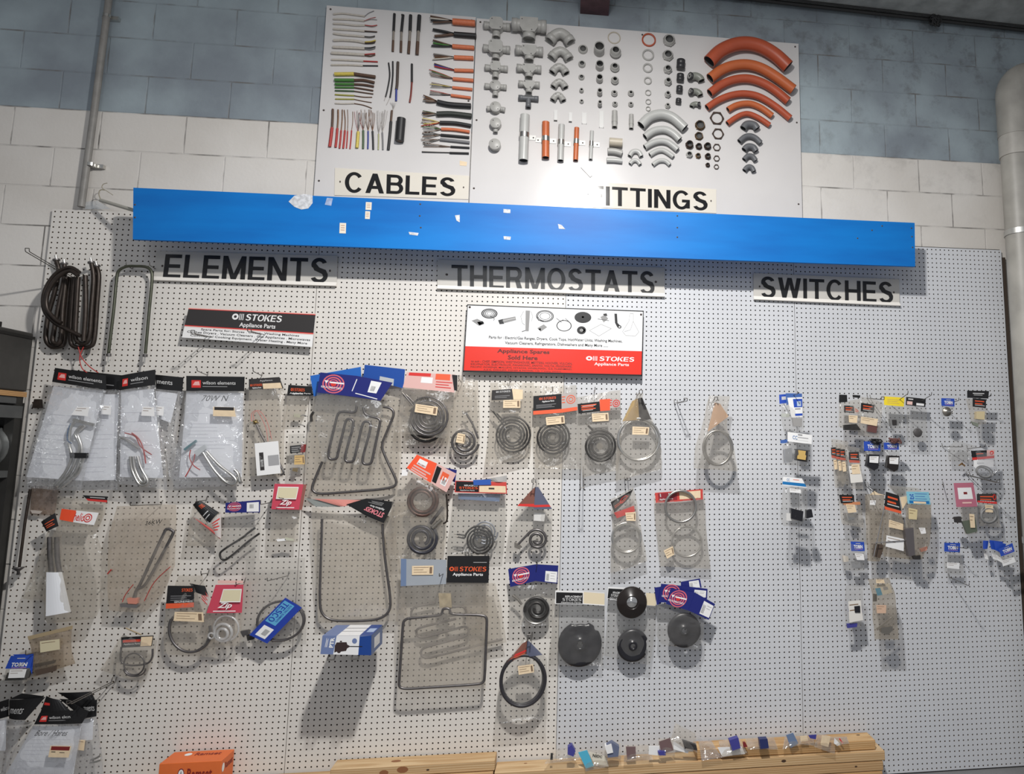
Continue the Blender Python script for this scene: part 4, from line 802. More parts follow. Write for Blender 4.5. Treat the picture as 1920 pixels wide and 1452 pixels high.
gN = 'dark hexagonal lock nuts'
for (x, y, R), o_ in zip([(626, 697, .0225), (634, 809, .0188), (625, 906, .0122), (624, 985, .0100), (622, 1045, .0082)], ['largest, topmost', 'second largest', 'third', 'fourth', 'smallest, lowest']):
    flat_ring(f'{o_} of the dark hexagonal lock nuts in a column', x, y, R, R * .3, zC, FRU, gN, hexa=True, nm='lock_nut')
for (x, yt, yb, R), m_, o_ in [((505, 706, 782, .0142), FBR, 'large brass bush, topmost'), ((498, 795, 852, .0118), FBR, 'medium brass bush, second'), ((428, 850, 915, .0108), FRU, 'dark bush at the upper left'), ((496, 870, 920, .0088), FRU, 'dark bush in the middle of the upper row of three'), ((558, 865, 922, .0098), FRU, 'dark bush at the upper right'), ((428, 928, 980, .0090), FG, 'grey-bodied bush with a black mouth'), ((491, 942, 984, .0072), FBR, 'small brass bush in the lower row'), ((560, 942, 990, .0080), FRU, 'dark bush in the lower row right'), ((560, 1012, 1046, .0058), FRU, 'tiny dark bush, lowest')]:
    x, yt, yb, R = x, yt, yb, R
    coupling(o_ + ' of the metal bushes', (x, yt), (x, yb), R, R * .88, zC, m=m_, g='metal bushes beside the lock nuts', nm='metal_bush', flange=.0015, thread=True, k=1.95)
# saddled pipe samples
def saddled(label, a, b_, R, m, sy, lugs, z=zB):
    R *= 1.48
    p0, p1 = P(*z(*a), R + .001), P(*z(*b_), R + .001); r = root('saddled_pipe', label, 'pipe', p1, 'pipe samples held by saddles'); mk('pipe', open_tube([p0, (p0 + p1) / 2, p1], R, m, n=24), r)
    k = (sy - a[1]) / (b_[1] - a[1]); c = p0 + (p1 - p0) * k; t = (p1 - p0).normalized()
    s_ = M(); s_.tube([c - t * .013, c + t * .013], R + .0018, STEEL, 22)
    for sx in lugs: s_.box((min(c.x + sx * R, c.x + sx * (R + .034)), -.003, c.z - .013), (max(c.x + sx * R, c.x + sx * (R + .034)), -.0006, c.z + .013), mat('zinc_plate', (.42, .42, .41), .5, .5))
    mk('saddle', s_, r)
    for sx in lugs:
        s_ = M(); s_.lathe((c.x + sx * (R + .021), -.003, c.z), (0, -1, 0), [(.0001, .0025), (.003, .002), (.0042, 0)], MATS['rusty_screw'], 8); mk('screw', s_, r)
saddled('thickest light grey pipe sample with steel saddle', (343, 712), (332, 1020), .0165, FL, 850, [1]); saddled('wider orange pipe sample with steel saddle, two lugs', (484, 760), (483, 1000), .0132, FO2, 875, [-1, 1]); saddled('medium light grey pipe sample between the two orange ones', (592, 778), (584, 1020), .0112, FL, 898, [1])
saddled('slim orange pipe sample with steel saddle', (695, 798), (687, 1018), .0090, FO2, 892, [1]); saddled('slimmest light grey pipe sample with steel saddle', (798, 820), (789, 1012), .0070, FL, 906, [1])
for (x, yt, yb, w_), o_ in zip([(551, 684, 752, .0090), (651, 700, 760, .0085), (745, 695, 772, .0125), (862, 682, 798, .0120)], ['leftmost small', 'second small', 'third, open-topped', 'tallest']):
    a, e = P(*zB(x, yt), .001), P(*zB(x, yb), .001); b = M(); m_ = mat('white_trunking', (.6, .6, .59), .4)
    b.box((e.x - w_, -.0025, e.z), (e.x + w_, -.0008, a.z), m_); b.box((e.x - w_, -.014, e.z), (e.x - w_ + .002, -.0025, a.z), m_); b.box((e.x + w_ - .002, -.014, e.z), (e.x + w_, -.0025, a.z), m_)
    if w_ < .0095: b.box((e.x - w_, -.0153, e.z), (e.x + w_, -.014, a.z), m_)
    mk('trunking_sample', b, label=f'{o_} white trunking sample in the row above the pipes', cat='trunking', group='white trunking samples')
for (x, yt, yb, R), o_ in zip([(953, 684, 792, .0145), (1066, 708, 802, .0122)], ['wider', 'slimmer']):
    a, e = P(*zB(x, yt), R + .001), P(*zB(x - 1, yb), R + .001); r = root('jointed_conduit', f'{o_} short grey conduit with a central sleeve', 'pipe', e, 'short jointed conduits'); mk('pipe', open_tube([a, (a + e) / 2, e], R, FG), r)
    b = M(); b.tube([a + (e - a) * .3, a + (e - a) * .7], R * 1.1, FG, 18); mk('sleeve', b, r)
for pts, R, m_, o_ in [([(917, 893), (1004, 900)], .0225, FI, 'ivory straight sleeve, topmost of three'), ([(905, 955), (955, 958), (1003, 972)], .0165, FG, 'middle grey curved sleeve'), ([(898, 1017), (950, 1018), (1004, 1024)], .0128, FL, 'lowest light grey sleeve')]:
    path = [P(*zB(*p), R + .001) for p in pts]; path = cr(path, 5) if len(path) > 2 else [path[0], (path[0] + path[1]) / 2, path[1]]
    mk('pipe_sleeve', open_tube(path, R, m_), label=o_ + ' below the jointed conduits', cat='pipe', group='horizontal sleeves')
c = Card([zB(722, 1066), zB(738, 1056), zB(800, 1122), zB(786, 1134)], .006, mat('old_tape', (.55, .53, .5), .4), t=.0055); mk('clip_strip', c.M, label='small slanted pale strip left over the FITTINGS plate', cat='strip')
c = Card([zA(1040, 1152), zA(1092, 1162), zA(1088, 1190), zA(1040, 1186)], .0012, CREAM, t=.001); mk('price_sticker', c.M, label='small cream sticker at the lower right of the cables board', cat='sticker')
# ================================================================ builders for hooks, bags, cards, elements
from mathutils import noise as _ns
HG = 'wire pegboard hooks'
def hook(tip, L, label, tilt=.12, double=False, up=.014, m=None, lat=0.):
    "wire hook plugged into the pegboard: its upturned tip is seen at photo pixel tip"
    t = P(tip[0], tip[1], L); base = Vector((t.x + lat, .001, t.z - tilt * L - up)); r = M(); m = m or WIRE
    def wire(dx): 
        o_ = Vector((dx, 0, 0)); e = Vector((t.x, t.y, t.z - up)) + o_
        r.tube(rounded([base + o_ + Vector((0, .0, .018)), base + o_ + Vector((0, -.006, .016)), base + o_ + Vector((0, -.008, 0)), e, e + Vector((0, -.002, up))], .006, 4), .0019, m, 7)
    if double:
        wire(-.008); wire(.008); r.tube([Vector((t.x - .008, t.y - .002, t.z)), Vector((t.x + .008, t.y - .002, t.z))], .0019, m, 7)
    else: wire(0)
    return mk('peg_hook', r, label=label, cat='hook', group=HG)
def lerp(a, b, t): return a + (b - a) * t
def bag(rows, d, t, m, parent, z=lambda x, y: (x, y), name='plastic_bag', seed=0, cr_=.0035, nu=14, nv=20, pw=.5):
    "two-skin pouch through rows of left/right picture points"
    n = len(rows) - 1; b = M(); F = []
    A = [(P(*z(*l), d), P(*z(*r), d)) for l, r in rows]
    for j in range(nv + 1):
        s = j / nv * n; k = min(n - 1, int(s)); f = s - k; l = A[k][0].lerp(A[k + 1][0], f); r = A[k][1].lerp(A[k + 1][1], f)
        for i in range(nu + 1):
            u = i / nu; p = l.lerp(r, u); F.append((p, (math.sin(math.pi * u) * min(1, math.sin(math.pi * min(1, j / nv * .96 + .04)) + .001)) ** pw if 0 < i < nu else 0))
    for sgn in (-1, 1):
        vs = []
        for p, h in F:
            q = Vector((p.x * 26 + seed * 7.3, p.z * 26, sgn * 3.)); w_ = _ns.noise(q) * cr_ + _ns.noise(q * 2.3) * cr_ * .5
            edge = Vector((_ns.noise(q * .7 + Vector((9, 0, 0))), 0, _ns.noise(q * .7 + Vector((0, 9, 0))))) * cr_
            y = p.y + sgn * (t * h) + (w_ if h else 0)
            vs.append(Vector((p.x + edge.x, min(y, -.0025 if sgn > 0 else -.004), p.z + edge.z)))
        fs = [(j * (nu + 1) + i, j * (nu + 1) + i + 1, (j + 1) * (nu + 1) + i + 1, (j + 1) * (nu + 1) + i) for j in range(nv) for i in range(nu)]
        b.add(vs, fs if sgn > 0 else [f[::-1] for f in fs], m, True)
    return mk(name, b, parent)
GRP = {'bagged_part': 'small packets on the left', 'bagged_element': 'bagged elements', 'bagged_coil_element': 'bagged coil elements', 'bagged_ring': 'bagged rings', 'bagged_disc': 'bagged discs', 'bagged_switch': 'bagged switch parts on the right', 'bagged_seal': None}
def pk(label, xy, d, cat='packet', name='bagged_part', group=None): return root(name, label, cat, P(xy[0], xy[1], d), group or GRP.get(name))
def card(z, q, d, m, **k): return Card([z(*p) for p in q], d, m, **k)
def sticker(z, q, d, r, m=None, lines=3, name='price_label', ink=None):
    c = card(z, q, d, m or CREAM, t=.0006); ink = ink or mat('label_ink', (.2, .13, .08), .6)
    for k in range(lines): c.band(.08, .16 + k * .26, .08 + [.7, .45, .62][k % 3], .21 + k * .26, ink, .0003)
    c.band(.82, .15, .94, .85, ink, .0003) if lines > 2 else None
    return mk(name, c.M, r)
def barcode(c, u0, v0, u1, v1):
    n = 9
    for k in range(n): c.band(u0 + (u1 - u0) * k / n, v0, u0 + (u1 - u0) * (k + .5) / n, v1, BLACK, .0006)
def px_tube(z, pts, d, R, m, b=None, smooth=True, closed=False, n=8, rnd_=0.):
    w_ = [P(*z(*p), d if len(p) < 3 or True else d) for p in pts]
    w_ = rounded(w_, rnd_, 5, closed) if rnd_ else (cr(w_, 5, closed) if smooth else w_)
    b = b or M(); b.tube(w_, R, m, n, closed=closed); return b
def coil(z, cx, cy, Ro, turns, d, R, m, b=None, Ri=None, a0=0, squash=1., lead=None, n=8):
    "flat spiral: Ro is the outer radius in crop pixels"
    b = b or M(); Ri = Ri if Ri is not None else Ro * .3; k = int(turns * 22); pts = []
    for i in range(k + 1):
        a = math.radians(a0) + 2 * math.pi * turns * i / k; r_ = Ro + (Ri - Ro) * i / k
        pts.append(P(*z(cx + r_ * math.cos(a), cy + r_ * squash * math.sin(a)), d))
    if lead: pts = [P(*z(*p), d) for p in lead] + pts
    b.tube(pts, R, m, n); return b
def circ(z, cx, cy, R, d, r_, m, b=None, ry=None, n=10, k=40, a0=0, a1=360, rot=0):
    b = b or M(); pts = []; ry = ry or R; c_, s_ = math.cos(math.radians(rot)), math.sin(math.radians(rot)); full = a1 - a0 >= 360
    for i in range(k if full else k + 1):
        a = math.radians(a0 + (a1 - a0) * i / k); x, y = R * math.cos(a), ry * math.sin(a); pts.append(P(*z(cx + x * c_ - y * s_, cy + x * s_ + y * c_), d))
    b.tube(pts, r_, m, n, closed=full); return b
def slab(z, q, d, t, m, parent, name, bev=.0):
    "small solid block: outline in crop pixels, front at depth d, thickness t"
    b = M(); b.poly([P(*z(*p), d) for p in q], t, m); o = mk(name, b, parent)
    if bev: mo = o.modifiers.new('b', 'BEVEL'); mo.width = bev
    return o
LOGO = mat('silver_logo', (.55, .55, .55), .4); ORT = mat('orange_letter', (.72, .10, .03), .45); TGT = mat('target_pink', (.62, .12, .16), .45); CLR = mat('clear_card_print', (.55, .5, .48), .4)
def d_stokes(c, u0=0., u1=1., v0=0., v1=1., col=None, logo=True, small=True):
    "STOKES Appliance Parts logo in a part of a card"
    U = lambda u: u0 + (u1 - u0) * u; V = lambda v: v0 + (v1 - v0) * v; col = col or WHITE
    if logo:
        c.ring(U(.07), V(.3), (u1 - u0) * .065, (v1 - v0) * .2, .55, col, n=16)
        for k in range(3): c.band(U(.15 + k * .035), V(.1), U(.165 + k * .035), V(.5), col, .0011)
    bold_text(c, 'STOKES', U(.27), V(.1), U(1), V(.5), col, .001, .06, .12)
    if small: c.text('Appliance Parts', U(.18), V(.65), U(.9), V(1.0), WHITE, .015)
    return c
def d_target(c, cu, cv, ru, rv):
    c.ring(cu, cv, ru, rv, .13, TGT, .0007); c.ring(cu, cv, ru * .75, rv * .75, .2, TGT, .0007); c.ring(cu, cv, ru * .5, rv * .5, .25, TGT, .0007); c.ring(cu, cv, ru * .28, rv * .28, 1, RED, .0007)
    c.pol([(cu - ru * .85, cv - rv * .3), (cu - ru * .45, cv - rv * .3), (cu - ru * .65, cv + rv * .02)], WHITE, .0011); c.band(cu - ru * .35, cv - rv * .22, cu + ru * .95, cv - rv * .06, WHITE, .0011)
    c.text('REPLACEMENT PARTS', cu - ru * 1.05, cv + rv * .3, cu + ru * .85, cv + rv * .52, WHITE, .01, .0012)
def d_wilson(c, text='wilson elements', logo=True, u0=.3, u1=.93):
    if logo:
        c.band(.09, .28, .25, .78, RED, .0005); c.pol([(.11, .62), (.15, .38), (.22, .36), (.235, .62)], mat('pink_print', (.75, .4, .38), .5), .0008)
    c.text(text, u0, .32, u1, .56, LOGO, .01, .001); c.band(u0, .68, u0 + (u1 - u0) * .75, .72, GREY, .0008)
    return c
def d_tobo(c, v0=.33, v1=.72):
    c.text('TOBIN', .2, v0, .85, v1, WHITE, .04, .001); c.band(.25, v1 + .06, .85, v1 + .10, mat('pink_line', (.6, .3, .5), .5), .0008); c.band(.35, .16, .7, .22, LOGO, .0008); return c
def d_zip(c):
    c.text('Zip', .3, .62, .72, .86, WHITE, .02, .001, .3); c.band(.2, .9, .85, .93, WHITE, .0008); return c
def lines(c, u0, u1, vs, m, h=.0008, w_=.035):
    for k, v in enumerate(vs): c.band(u0, v, u0 + (u1 - u0) * [1, .8, .93, .7, .97][k % 5], v + w_, m, h)
    return c
def paper(z, q, d, parent, hand=None, rows_=14, box=None, name='instruction_sheet', m=None):
    c = card(z, q, d, m or PAPER, t=.0005); ink = mat('grey_text', (.62, .63, .69), .6); rr = random.Random(int(q[0][0]))
    for k in range(rows_):
        v = .2 + .75 * k / rows_
        if rr.random() < .6: c.band(.08, v, .08 + rr.uniform(.3, .8), v + .007, ink, .0003)
    if hand: c.text(hand, *(box or (.25, .06, .75, .13)), BLACK, .0, .0006, .4)
    return mk(name, c.M, parent)
# ================================================================ left third of the pegboard
def bare_element(label, paths, d, R, m, ends=(), z=zF, name='heating_element', cat='heating element', group=None):
    r = root(name, label, cat, P(*z(*paths[0][0]), d), group)
    for i, p in enumerate(paths): mk('rod', px_tube(z, p, d + i * R * 1.6, R, m), r)
    for (x, y, dx, dy) in ends:
        b = M(); a = P(*z(x, y), d); e = P(*z(x + dx, y + dy), d); b.tube([a, e], R * .55, STEEL, 8); b.tube([a.lerp(e, .1), a.lerp(e, .35)], R * 1.5, ELEMG, 10); mk('terminal', b, r)
    return r
BRN = mat('brown_black_element', (.045, .034, .028), .4, .55, noise=.3, nscale=60); GRN = mat('greenish_element_steel', (.085, .09, .065), .38, .6, noise=.2, nscale=40)
hook(zF(155, 78), .24, 'double wire hook with a pale tip, top left of the pegboard', double=True, tilt=.3, lat=.06)
bare_element('dark bare heating element with narrow left loops, in the bundle top left', [[(318, 150), (330, 210), (305, 330), (272, 450), (258, 580), (285, 628), (330, 632), (362, 600), (378, 420), (395, 240)], [(362, 170), (360, 250), (330, 400), (300, 560), (300, 605), (330, 612), (345, 560), (352, 420), (372, 240)]], .03, .0100, BRN, [(318, 150, -4, -32), (362, 170, -2, -28)])
bare_element('dark bare heating element with wide right loops, in the bundle top left', [[(545, 185), (556, 240), (545, 400), (530, 590), (500, 632), (430, 634), (398, 595), (406, 420), (420, 240)], [(515, 165), (527, 250), (515, 420), (503, 570), (478, 612), (440, 606), (424, 560), (430, 420), (440, 240)], [(480, 230), (482, 420), (470, 600)]], .06, .0100, BRN, [(545, 185, -6, -32), (515, 165, -5, -32)])
bare_element('dark bare element bent in a big C arc across the bundle top left', [[(448, 215), (390, 185), (310, 225), (252, 320), (248, 420), (300, 490), (380, 535), (455, 572)], [(440, 232), (390, 205), (320, 245), (268, 330), (264, 415), (310, 475), (345, 498)]], .095, .0092, BRN)
b = px_tube(zF, [(440, 630), (458, 690), (500, 740), (552, 778)], .07, .0022, RD); px_tube(zF, [(470, 632), (448, 690), (460, 750), (490, 778)], .07, .0022, RD, b)
mk('lead_wires', b, label='two thin red lead wires trailing below the dark element bundle', cat='wire')
bare_element('greenish long U-shaped bare element with threaded ends', [[(612, 668), (614, 640), (640, 420), (655, 260), (668, 205), (712, 180), (765, 178), (820, 182), (850, 205), (855, 260), (840, 420), (824, 600), (818, 670)]], .05, .0068, GRN, [(612, 665, 0, 58), (818, 668, -6, 58)])
for (x, y, l, k) in [((370, 693)[0], 690, 'hook carrying the bagged elements marked 70W N', 1), (475, 691, 'hook above the packet holding a rod element with pink wires', 1), (237, 462 + 30, 'upper left hook behind the greenish U element', 0), (281, 492, 'upper right hook behind the greenish U element', 0), (270, 696, 'hook above the second black-headed element packet', 0)]:
    hook((x, y), .11 if k else .06, l, tilt=.1)
hook((362, 620), .2, 'left long double hook below the small black STOKES sign'.replace('STOKES', 'spare parts'), double=True, tilt=-.05); hook((468, 616), .2, 'right long double hook below the small black spare parts sign', double=True, tilt=-.05)
# small black and white sign
r = root('parts_sign', 'small black and white STOKES appliance parts sign under ELEMENTS'.replace('STOKES ', ''), 'sign', P(465, 615, .05))
c = card(lambda x, y: (x, y), [(354, 577), (592, 588), (585, 651), (341, 633)], .05, WHITE, t=.004); c.band(0, 0, 1, .045, mat('pale_pink_edge', (.75, .5, .45), .5)); c.band(0, .045, 1, .60, DKBR, .0005); c.band(0, .03, 1, .05, RED, .0007); c.band(0, .585, 1, .615, RED, .0007); c.band(0, .615, 1, .64, mat('pale_pink_edge', (.75, .5, .45), .5), .0006)
d_stokes(c, .345, .735, .07, .57); 
for t_, u0, v0, u1, v1 in [('Spare Parts for: Stoves . Ovens . Washing Machines', .13, .66, .89, .74), ('Clothes Dryers . Vacuum Cleaners . Gas Appliances . Microwaves', .03, .76, .98, .85), ('Commercial Cooking Equipment . Water Heating . Many More', .06, .87, .96, .955)]: c.text(t_, u0, v0, u1, v1, BLACK, .008, .0009)
mk('printed_plate', c.M, r)
# bags with black headers
gW = 'black-headed bagged elements, upper left'
def silver_u(z, paths, d, R, r, m=STEEL, name='heating_element'):
    b = M()
    for p in paths: px_tube(z, p, d, R, m, b, n=9)
    return mk(name, b, r)
r = pk('leftmost crinkled element bag with black red-logo header, second one showing behind it', zG(700, 120), .06)
mk('header_card', d_wilson(card(zG, [(600, 62), (1045, 110), (1010, 240), (880, 228)], .052, BLACK), '', False).M, r)
bag([((880, 225), (1030, 235)), ((830, 400), (1040, 420)), ((780, 640), (1020, 640)), ((700, 860), (1010, 860)), ((660, 1085), (1000, 1085))], .05, .014, CRISP, r, zG, seed=2)
paper(zG, [(800, 270), (1010, 270), (985, 1000), (640, 1010)], .045, r)
r.name = 'bagged_element'; r['label'] = 'clear element bag peeping out behind the leftmost crinkled one, grey shadowed sheet inside'
sticker(zG, [(868, 365), (945, 368), (942, 445), (860, 440)], .068, r, WHITE, 2)
r = pk('leftmost crinkled element bag, black header with red logo, dark curved tubes banded inside', zG(700, 120), .09, name='bagged_element')
mk('header_card', d_wilson(card(zG, [(468, 45), (900, 110), (905, 235), (443, 165)], .088, BLACK, bulge=.006)).M, r)
bag([((445, 165), (905, 235)), ((395, 320), (890, 340)), ((330, 520), (860, 530)), ((270, 750), (760, 800)), ((215, 975), (700, 1030)), ((230, 1070), (690, 1095))], .085, .02, CRISP, r, zG, seed=1, cr_=.006, nu=22, nv=30)
paper(zG, [(455, 200), (885, 240), (700, 1005), (225, 975)], .072, r)
silver_u(zG, [[(480, 1055), (600, 930), (655, 800), (680, 700), (640, 610), (690, 540)], [(510, 1062), (640, 930), (692, 800), (690, 700), (660, 600), (720, 540)], [(470, 1045), (565, 920), (610, 800), (590, 700), (600, 560), (640, 500)], [(520, 1065), (665, 940), (705, 830), (740, 780)]], .09, .0062, r)
slab(zG, [(590, 768), (735, 770), (732, 815), (595, 815)], .10, .018, BLACK, r, 'rubber_band'); slab(zG, [(620, 475), (800, 520), (795, 545), (615, 500)], .095, .01, STEEL, r, 'terminal_plate')
mk('lead_wire', px_tube(zG, [(600, 520), (575, 590), (575, 660), (610, 690)], .095, .0025, ins((.05, .12, .25))), r)
sticker(zG, [(655, 378), (760, 380), (745, 458), (605, 445)], .111, r, WHITE, 2)
r = pk('element bag with black header end reading ments, behind the second crinkled bag', zG(1430, 130), .05, name='bagged_element')
c = card(zF, [(872, 788), (1032, 804), (1025, 884), (880, 868)], .052, BLACK); c.text('ments', .05, .35, .62, .62, LOGO, .01); mk('header_card', c.M, r)
bag([((880, 868), (1035, 884)), ((870, 1000), (1010, 1000)), ((900, 1120), (990, 1150)), ((930, 1240), (1020, 1240)), ((950, 1378), (1040, 1385))], .05, .012, CRISP, r, zF, seed=5)
paper(zF, [(875, 880), (1000, 895), (960, 1060), (880, 1030)], .045, r); sticker(zF, [(872, 965), (922, 968), (918, 1020), (870, 1016)], .065, r, WHITE, 2)
r = pk('second crinkled element bag, tilted black header, red wires and hooped tubes inside', zG(1170, 120), .085, name='bagged_element')
mk('header_card', d_wilson(card(zG, [(1020, 112), (1322, 60), (1322, 190), (1012, 238)], .083, BLACK, bulge=.006), 'wilson', True, .33, .8).M, r)
bag([((1012, 236), (1322, 190)), ((1005, 430), (1350, 480)), ((1000, 700), (1390, 700)), ((1005, 900), (1420, 900)), ((1010, 1030), (1420, 1085))], .08, .018, CRISP, r, zG, seed=3, cr_=.006, nu=20, nv=26)
paper(zG, [(1030, 245), (1310, 225), (1390, 985), (1020, 975)], .07, r)
silver_u(zG, [[(1110, 800), (1120, 900), (1160, 1000), (1200, 1045), (1250, 1035), (1250, 990), (1200, 900), (1170, 800)], [(1135, 800), (1145, 890), (1180, 980), (1215, 1020), (1235, 1000), (1190, 880)], [(1030, 640), (1080, 660), (1180, 730)]], .085, .0062, r)
mk('lead_wires', px_tube(zG, [(1120, 600), (1180, 650), (1220, 740), (1240, 860)], .09, .003, RD, px_tube(zG, [(1060, 600), (1150, 630), (1200, 720), (1290, 785)], .088, .0025, RD)), r)
sticker(zG, [(1215, 375), (1310, 380), (1315, 458), (1200, 452)], .1, r, WHITE, 2)
r = pk('third crinkled element bag, level black header, handwritten 70W N on the sheet', zH(590, 100), .08, name='bagged_element')
mk('header_card', d_wilson(card(zH, [(275, 84), (886, 94), (880, 246), (275, 242)], .08, BLACK), u0=.28, u1=.85).M, r)
bag([((275, 240), (880, 246)), ((240, 500), (875, 500)), ((180, 800), (868, 800)), ((120, 1120), (860, 1120)), ((150, 1262), (858, 1232))], .075, .02, CRISP, r, zH, seed=4, cr_=.006, nu=22, nv=30)
paper(zH, [(278, 262), (870, 262), (855, 1145), (200, 1150)], .062, r, hand='70W N', box=(.27, .03, .75, .1), rows_=18)
silver_u(zH, [[(450, 890), (560, 1060), (680, 1190), (760, 1222), (798, 1190), (760, 1130), (620, 1020), (490, 880)], [(780, 1070), (815, 1110), (840, 1200), (855, 1190)]], .085, .0068, r)
slab(zH, [(245, 850), (370, 755), (378, 775), (255, 868)], .09, .012, mat('teal_steel', (.2, .33, .36), .4, .6), r, 'mounting_bracket'); slab(zH, [(350, 880), (470, 800), (480, 850), (390, 930)], .092, .012, mat('pale_ceramic', (.55, .58, .6), .5), r, 'ceramic_block')
mk('lead_wires', px_tube(zH, [(320, 860), (310, 940), (350, 1020), (420, 1070)], .09, .0022, RD, px_tube(zH, [(365, 900), (350, 980), (300, 1080), (265, 1140)], .09, .0022, RD)), r)
sticker(zH, [(558, 408), (775, 415), (795, 512), (555, 505)], .1, r, CREAM, 1)
c = card(zH, [(570, 410), (772, 415), (772, 445), (570, 440)], .1015, DKBR, t=.0005); mk('sticker_band', c.M, r)
# packets to the right of them
r = pk('tall packet with rod element, brass end and pink wires, white leaflet box below', zH(1110, 110), .06, name='bagged_element')
c = card(zH, [(930, 118), (1250, 96), (1292, 214), (930, 230)], .06, DKBR); c.band(.42, .5, .97, .98, CREAM); d_stokes(c, .04, .4, .45, .95, ORT); c.text('Appliance', .35, .15, .75, .35, LOGO); mk('header_card', c.M, r)
bag([((930, 225), (1292, 212)), ((925, 500), (1310, 480)), ((920, 800), (1300, 800)), ((915, 1135), (1290, 1145))], .055, .014, MILKY, r, zH, seed=6)
mk('element_rod', px_tube(zH, [(1010, 590), (1060, 700), (1110, 790)], .06, .006, ELEMG, smooth=False), r); mk('brass_fitting', (lambda b: (b.lathe(P(*zH(1005, 565), .06), (.35, 0, 1), [(.0001, -.012), (.008, -.012), (.008, -.004), (.014, -.004), (.014, .002), (.007, .002), (.007, .01), (.0001, .01)], BRASS, 14), b)[1])(M()), r)
mk('lead_wires', px_tube(zH, [(960, 560), (960, 480), (1010, 450), (1060, 520), (1110, 640), (1130, 770)], .062, .0018, mat('pink_wire', (.6, .22, .2), .5), px_tube(zH, [(985, 545), (980, 480), (1040, 450), (1120, 560), (1170, 750)], .062, .0018, mat('pink_wire', (.6, .22, .2), .5))), r)
c = card(zH, [(990, 792), (1236, 766), (1262, 1104), (1015, 1132)], .075, WHITE, t=.004); c.band(.16, .3, .34, .85, DKBR); c.band(.52, .42, .98, .74, mat('photo_grey', (.35, .35, .36), .5)); c.text('Prominent', .19, .4, .31, .75, LOGO, .01, .0008); mk('leaflet_box', c.M, r)
mk('bent_tube_end', px_tube(zH, [(1240, 980), (1270, 1040), (1295, 1100), (1260, 1125)], .065, .005, ELEMG), r)
r = pk('small packet with black header and tiny clear part, left of the bright blue cards', zH(1460, 200), .05)
c = card(zH, [(1345, 178), (1590, 196), (1590, 292), (1330, 290)], .05, BLACK); d_stokes(c, .12, .7, .2, .95, ORT); c.text('Appliance Parts', .1, .7, .95, .88, WHITE, .01, .0012); mk('header_card', c.M, r)
bag([((1332, 290), (1560, 292)), ((1322, 400), (1550, 400)), ((1310, 552), (1495, 552))], .045, .01, MILKY, r, zH, seed=7); slab(zH, [(1400, 480), (1470, 485), (1470, 520), (1400, 518)], .05, .01, mat('clear_part', (.5, .5, .4), .3), r, 'small_part')
mk('small_lead', px_tube(zH, [(1470, 505), (1500, 495), (1545, 510)], .05, .0016, GY), r)
r = pk('small packet with black and maroon header and gold label above the pink Zip card'.replace(' Zip', ''), zH(1440, 830), .05)
c = card(zH, [(1360, 818), (1532, 800), (1520, 884), (1362, 896)], .052, BLACK); c.band(.68, 0, 1, 1, MAROON); lines(c, .1, .62, (.25, .5, .75), LOGO, w_=.06); mk('header_card', c.M, r)
bag([((1345, 700), (1540, 690)), ((1350, 900), (1545, 890)), ((1340, 1150), (1545, 1100))], .045, .01, CLEAR, r, zH, seed=8); sticker(zH, [(1408, 918), (1510, 914), (1515, 1010), (1405, 1015)], .062, r, mat('gold_label', (.62, .42, .17), .5))
slab(zH, [(1390, 1050), (1440, 1050), (1430, 1090), (1385, 1080)], .05, .01, BRASS, r, 'brass_part')
def zip_pack(label, q, q2, stk, bagrows, d, z=zJ, stack=True):
    r = pk(label, z(*q[0]), d); c = card(z, q, d, PINK); c.c[3].y -= .012; c.c[2].y -= .012; d_zip(c); c.band(*q2, mat('pale_yellow_label', (.62, .56, .38), .55), .0006)
    for a in ((q2[0] - .02, q2[1] - .03, q2[2] + .02, q2[1]), (q2[0] - .02, q2[3], q2[2] + .02, q2[3] + .03), (q2[0] - .02, q2[1], q2[0], q2[3]), (q2[2], q2[1], q2[2] + .02, q2[3])): c.band(*a, WHITE, .0008)
    mk('header_card', c.M, r)
    if stack:
        for k in range(3):
            c2 = card(z, [(x + 8 * k + 8, y + 2) for x, y in q], d - .008 * (k + 1), mat('pink_red_card_back', (.32, .12, .1), .6)); mk('stacked_card', c2.M, r)
    bag(bagrows, d - .02, .008, MILKY, r, z, seed=int(q[0][0])); return r
r = zip_pack('pink card packet with pale yellow label above small ceramic clip, upper one', [(918, 32), (1148, 36), (1112, 240), (890, 236)], (.16, .14, .84, .56), None, [((890, 236), (1120, 240)), ((885, 350), (1110, 350)), ((880, 500), (1105, 500))], .09)
slab(zJ, [(930, 478), (1000, 470), (1010, 488), (940, 495)], .075, .008, WHITE, r, 'ceramic_clip'); slab(zJ, [(1000, 462), (1070, 475), (1070, 490), (1000, 485)], .075, .008, mat('clear_part', (.5, .5, .4), .3), r, 'small_part')
hook(zJ(955, 140), .15, 'hook tip crossing the upper pink card', tilt=.1, up=.003)
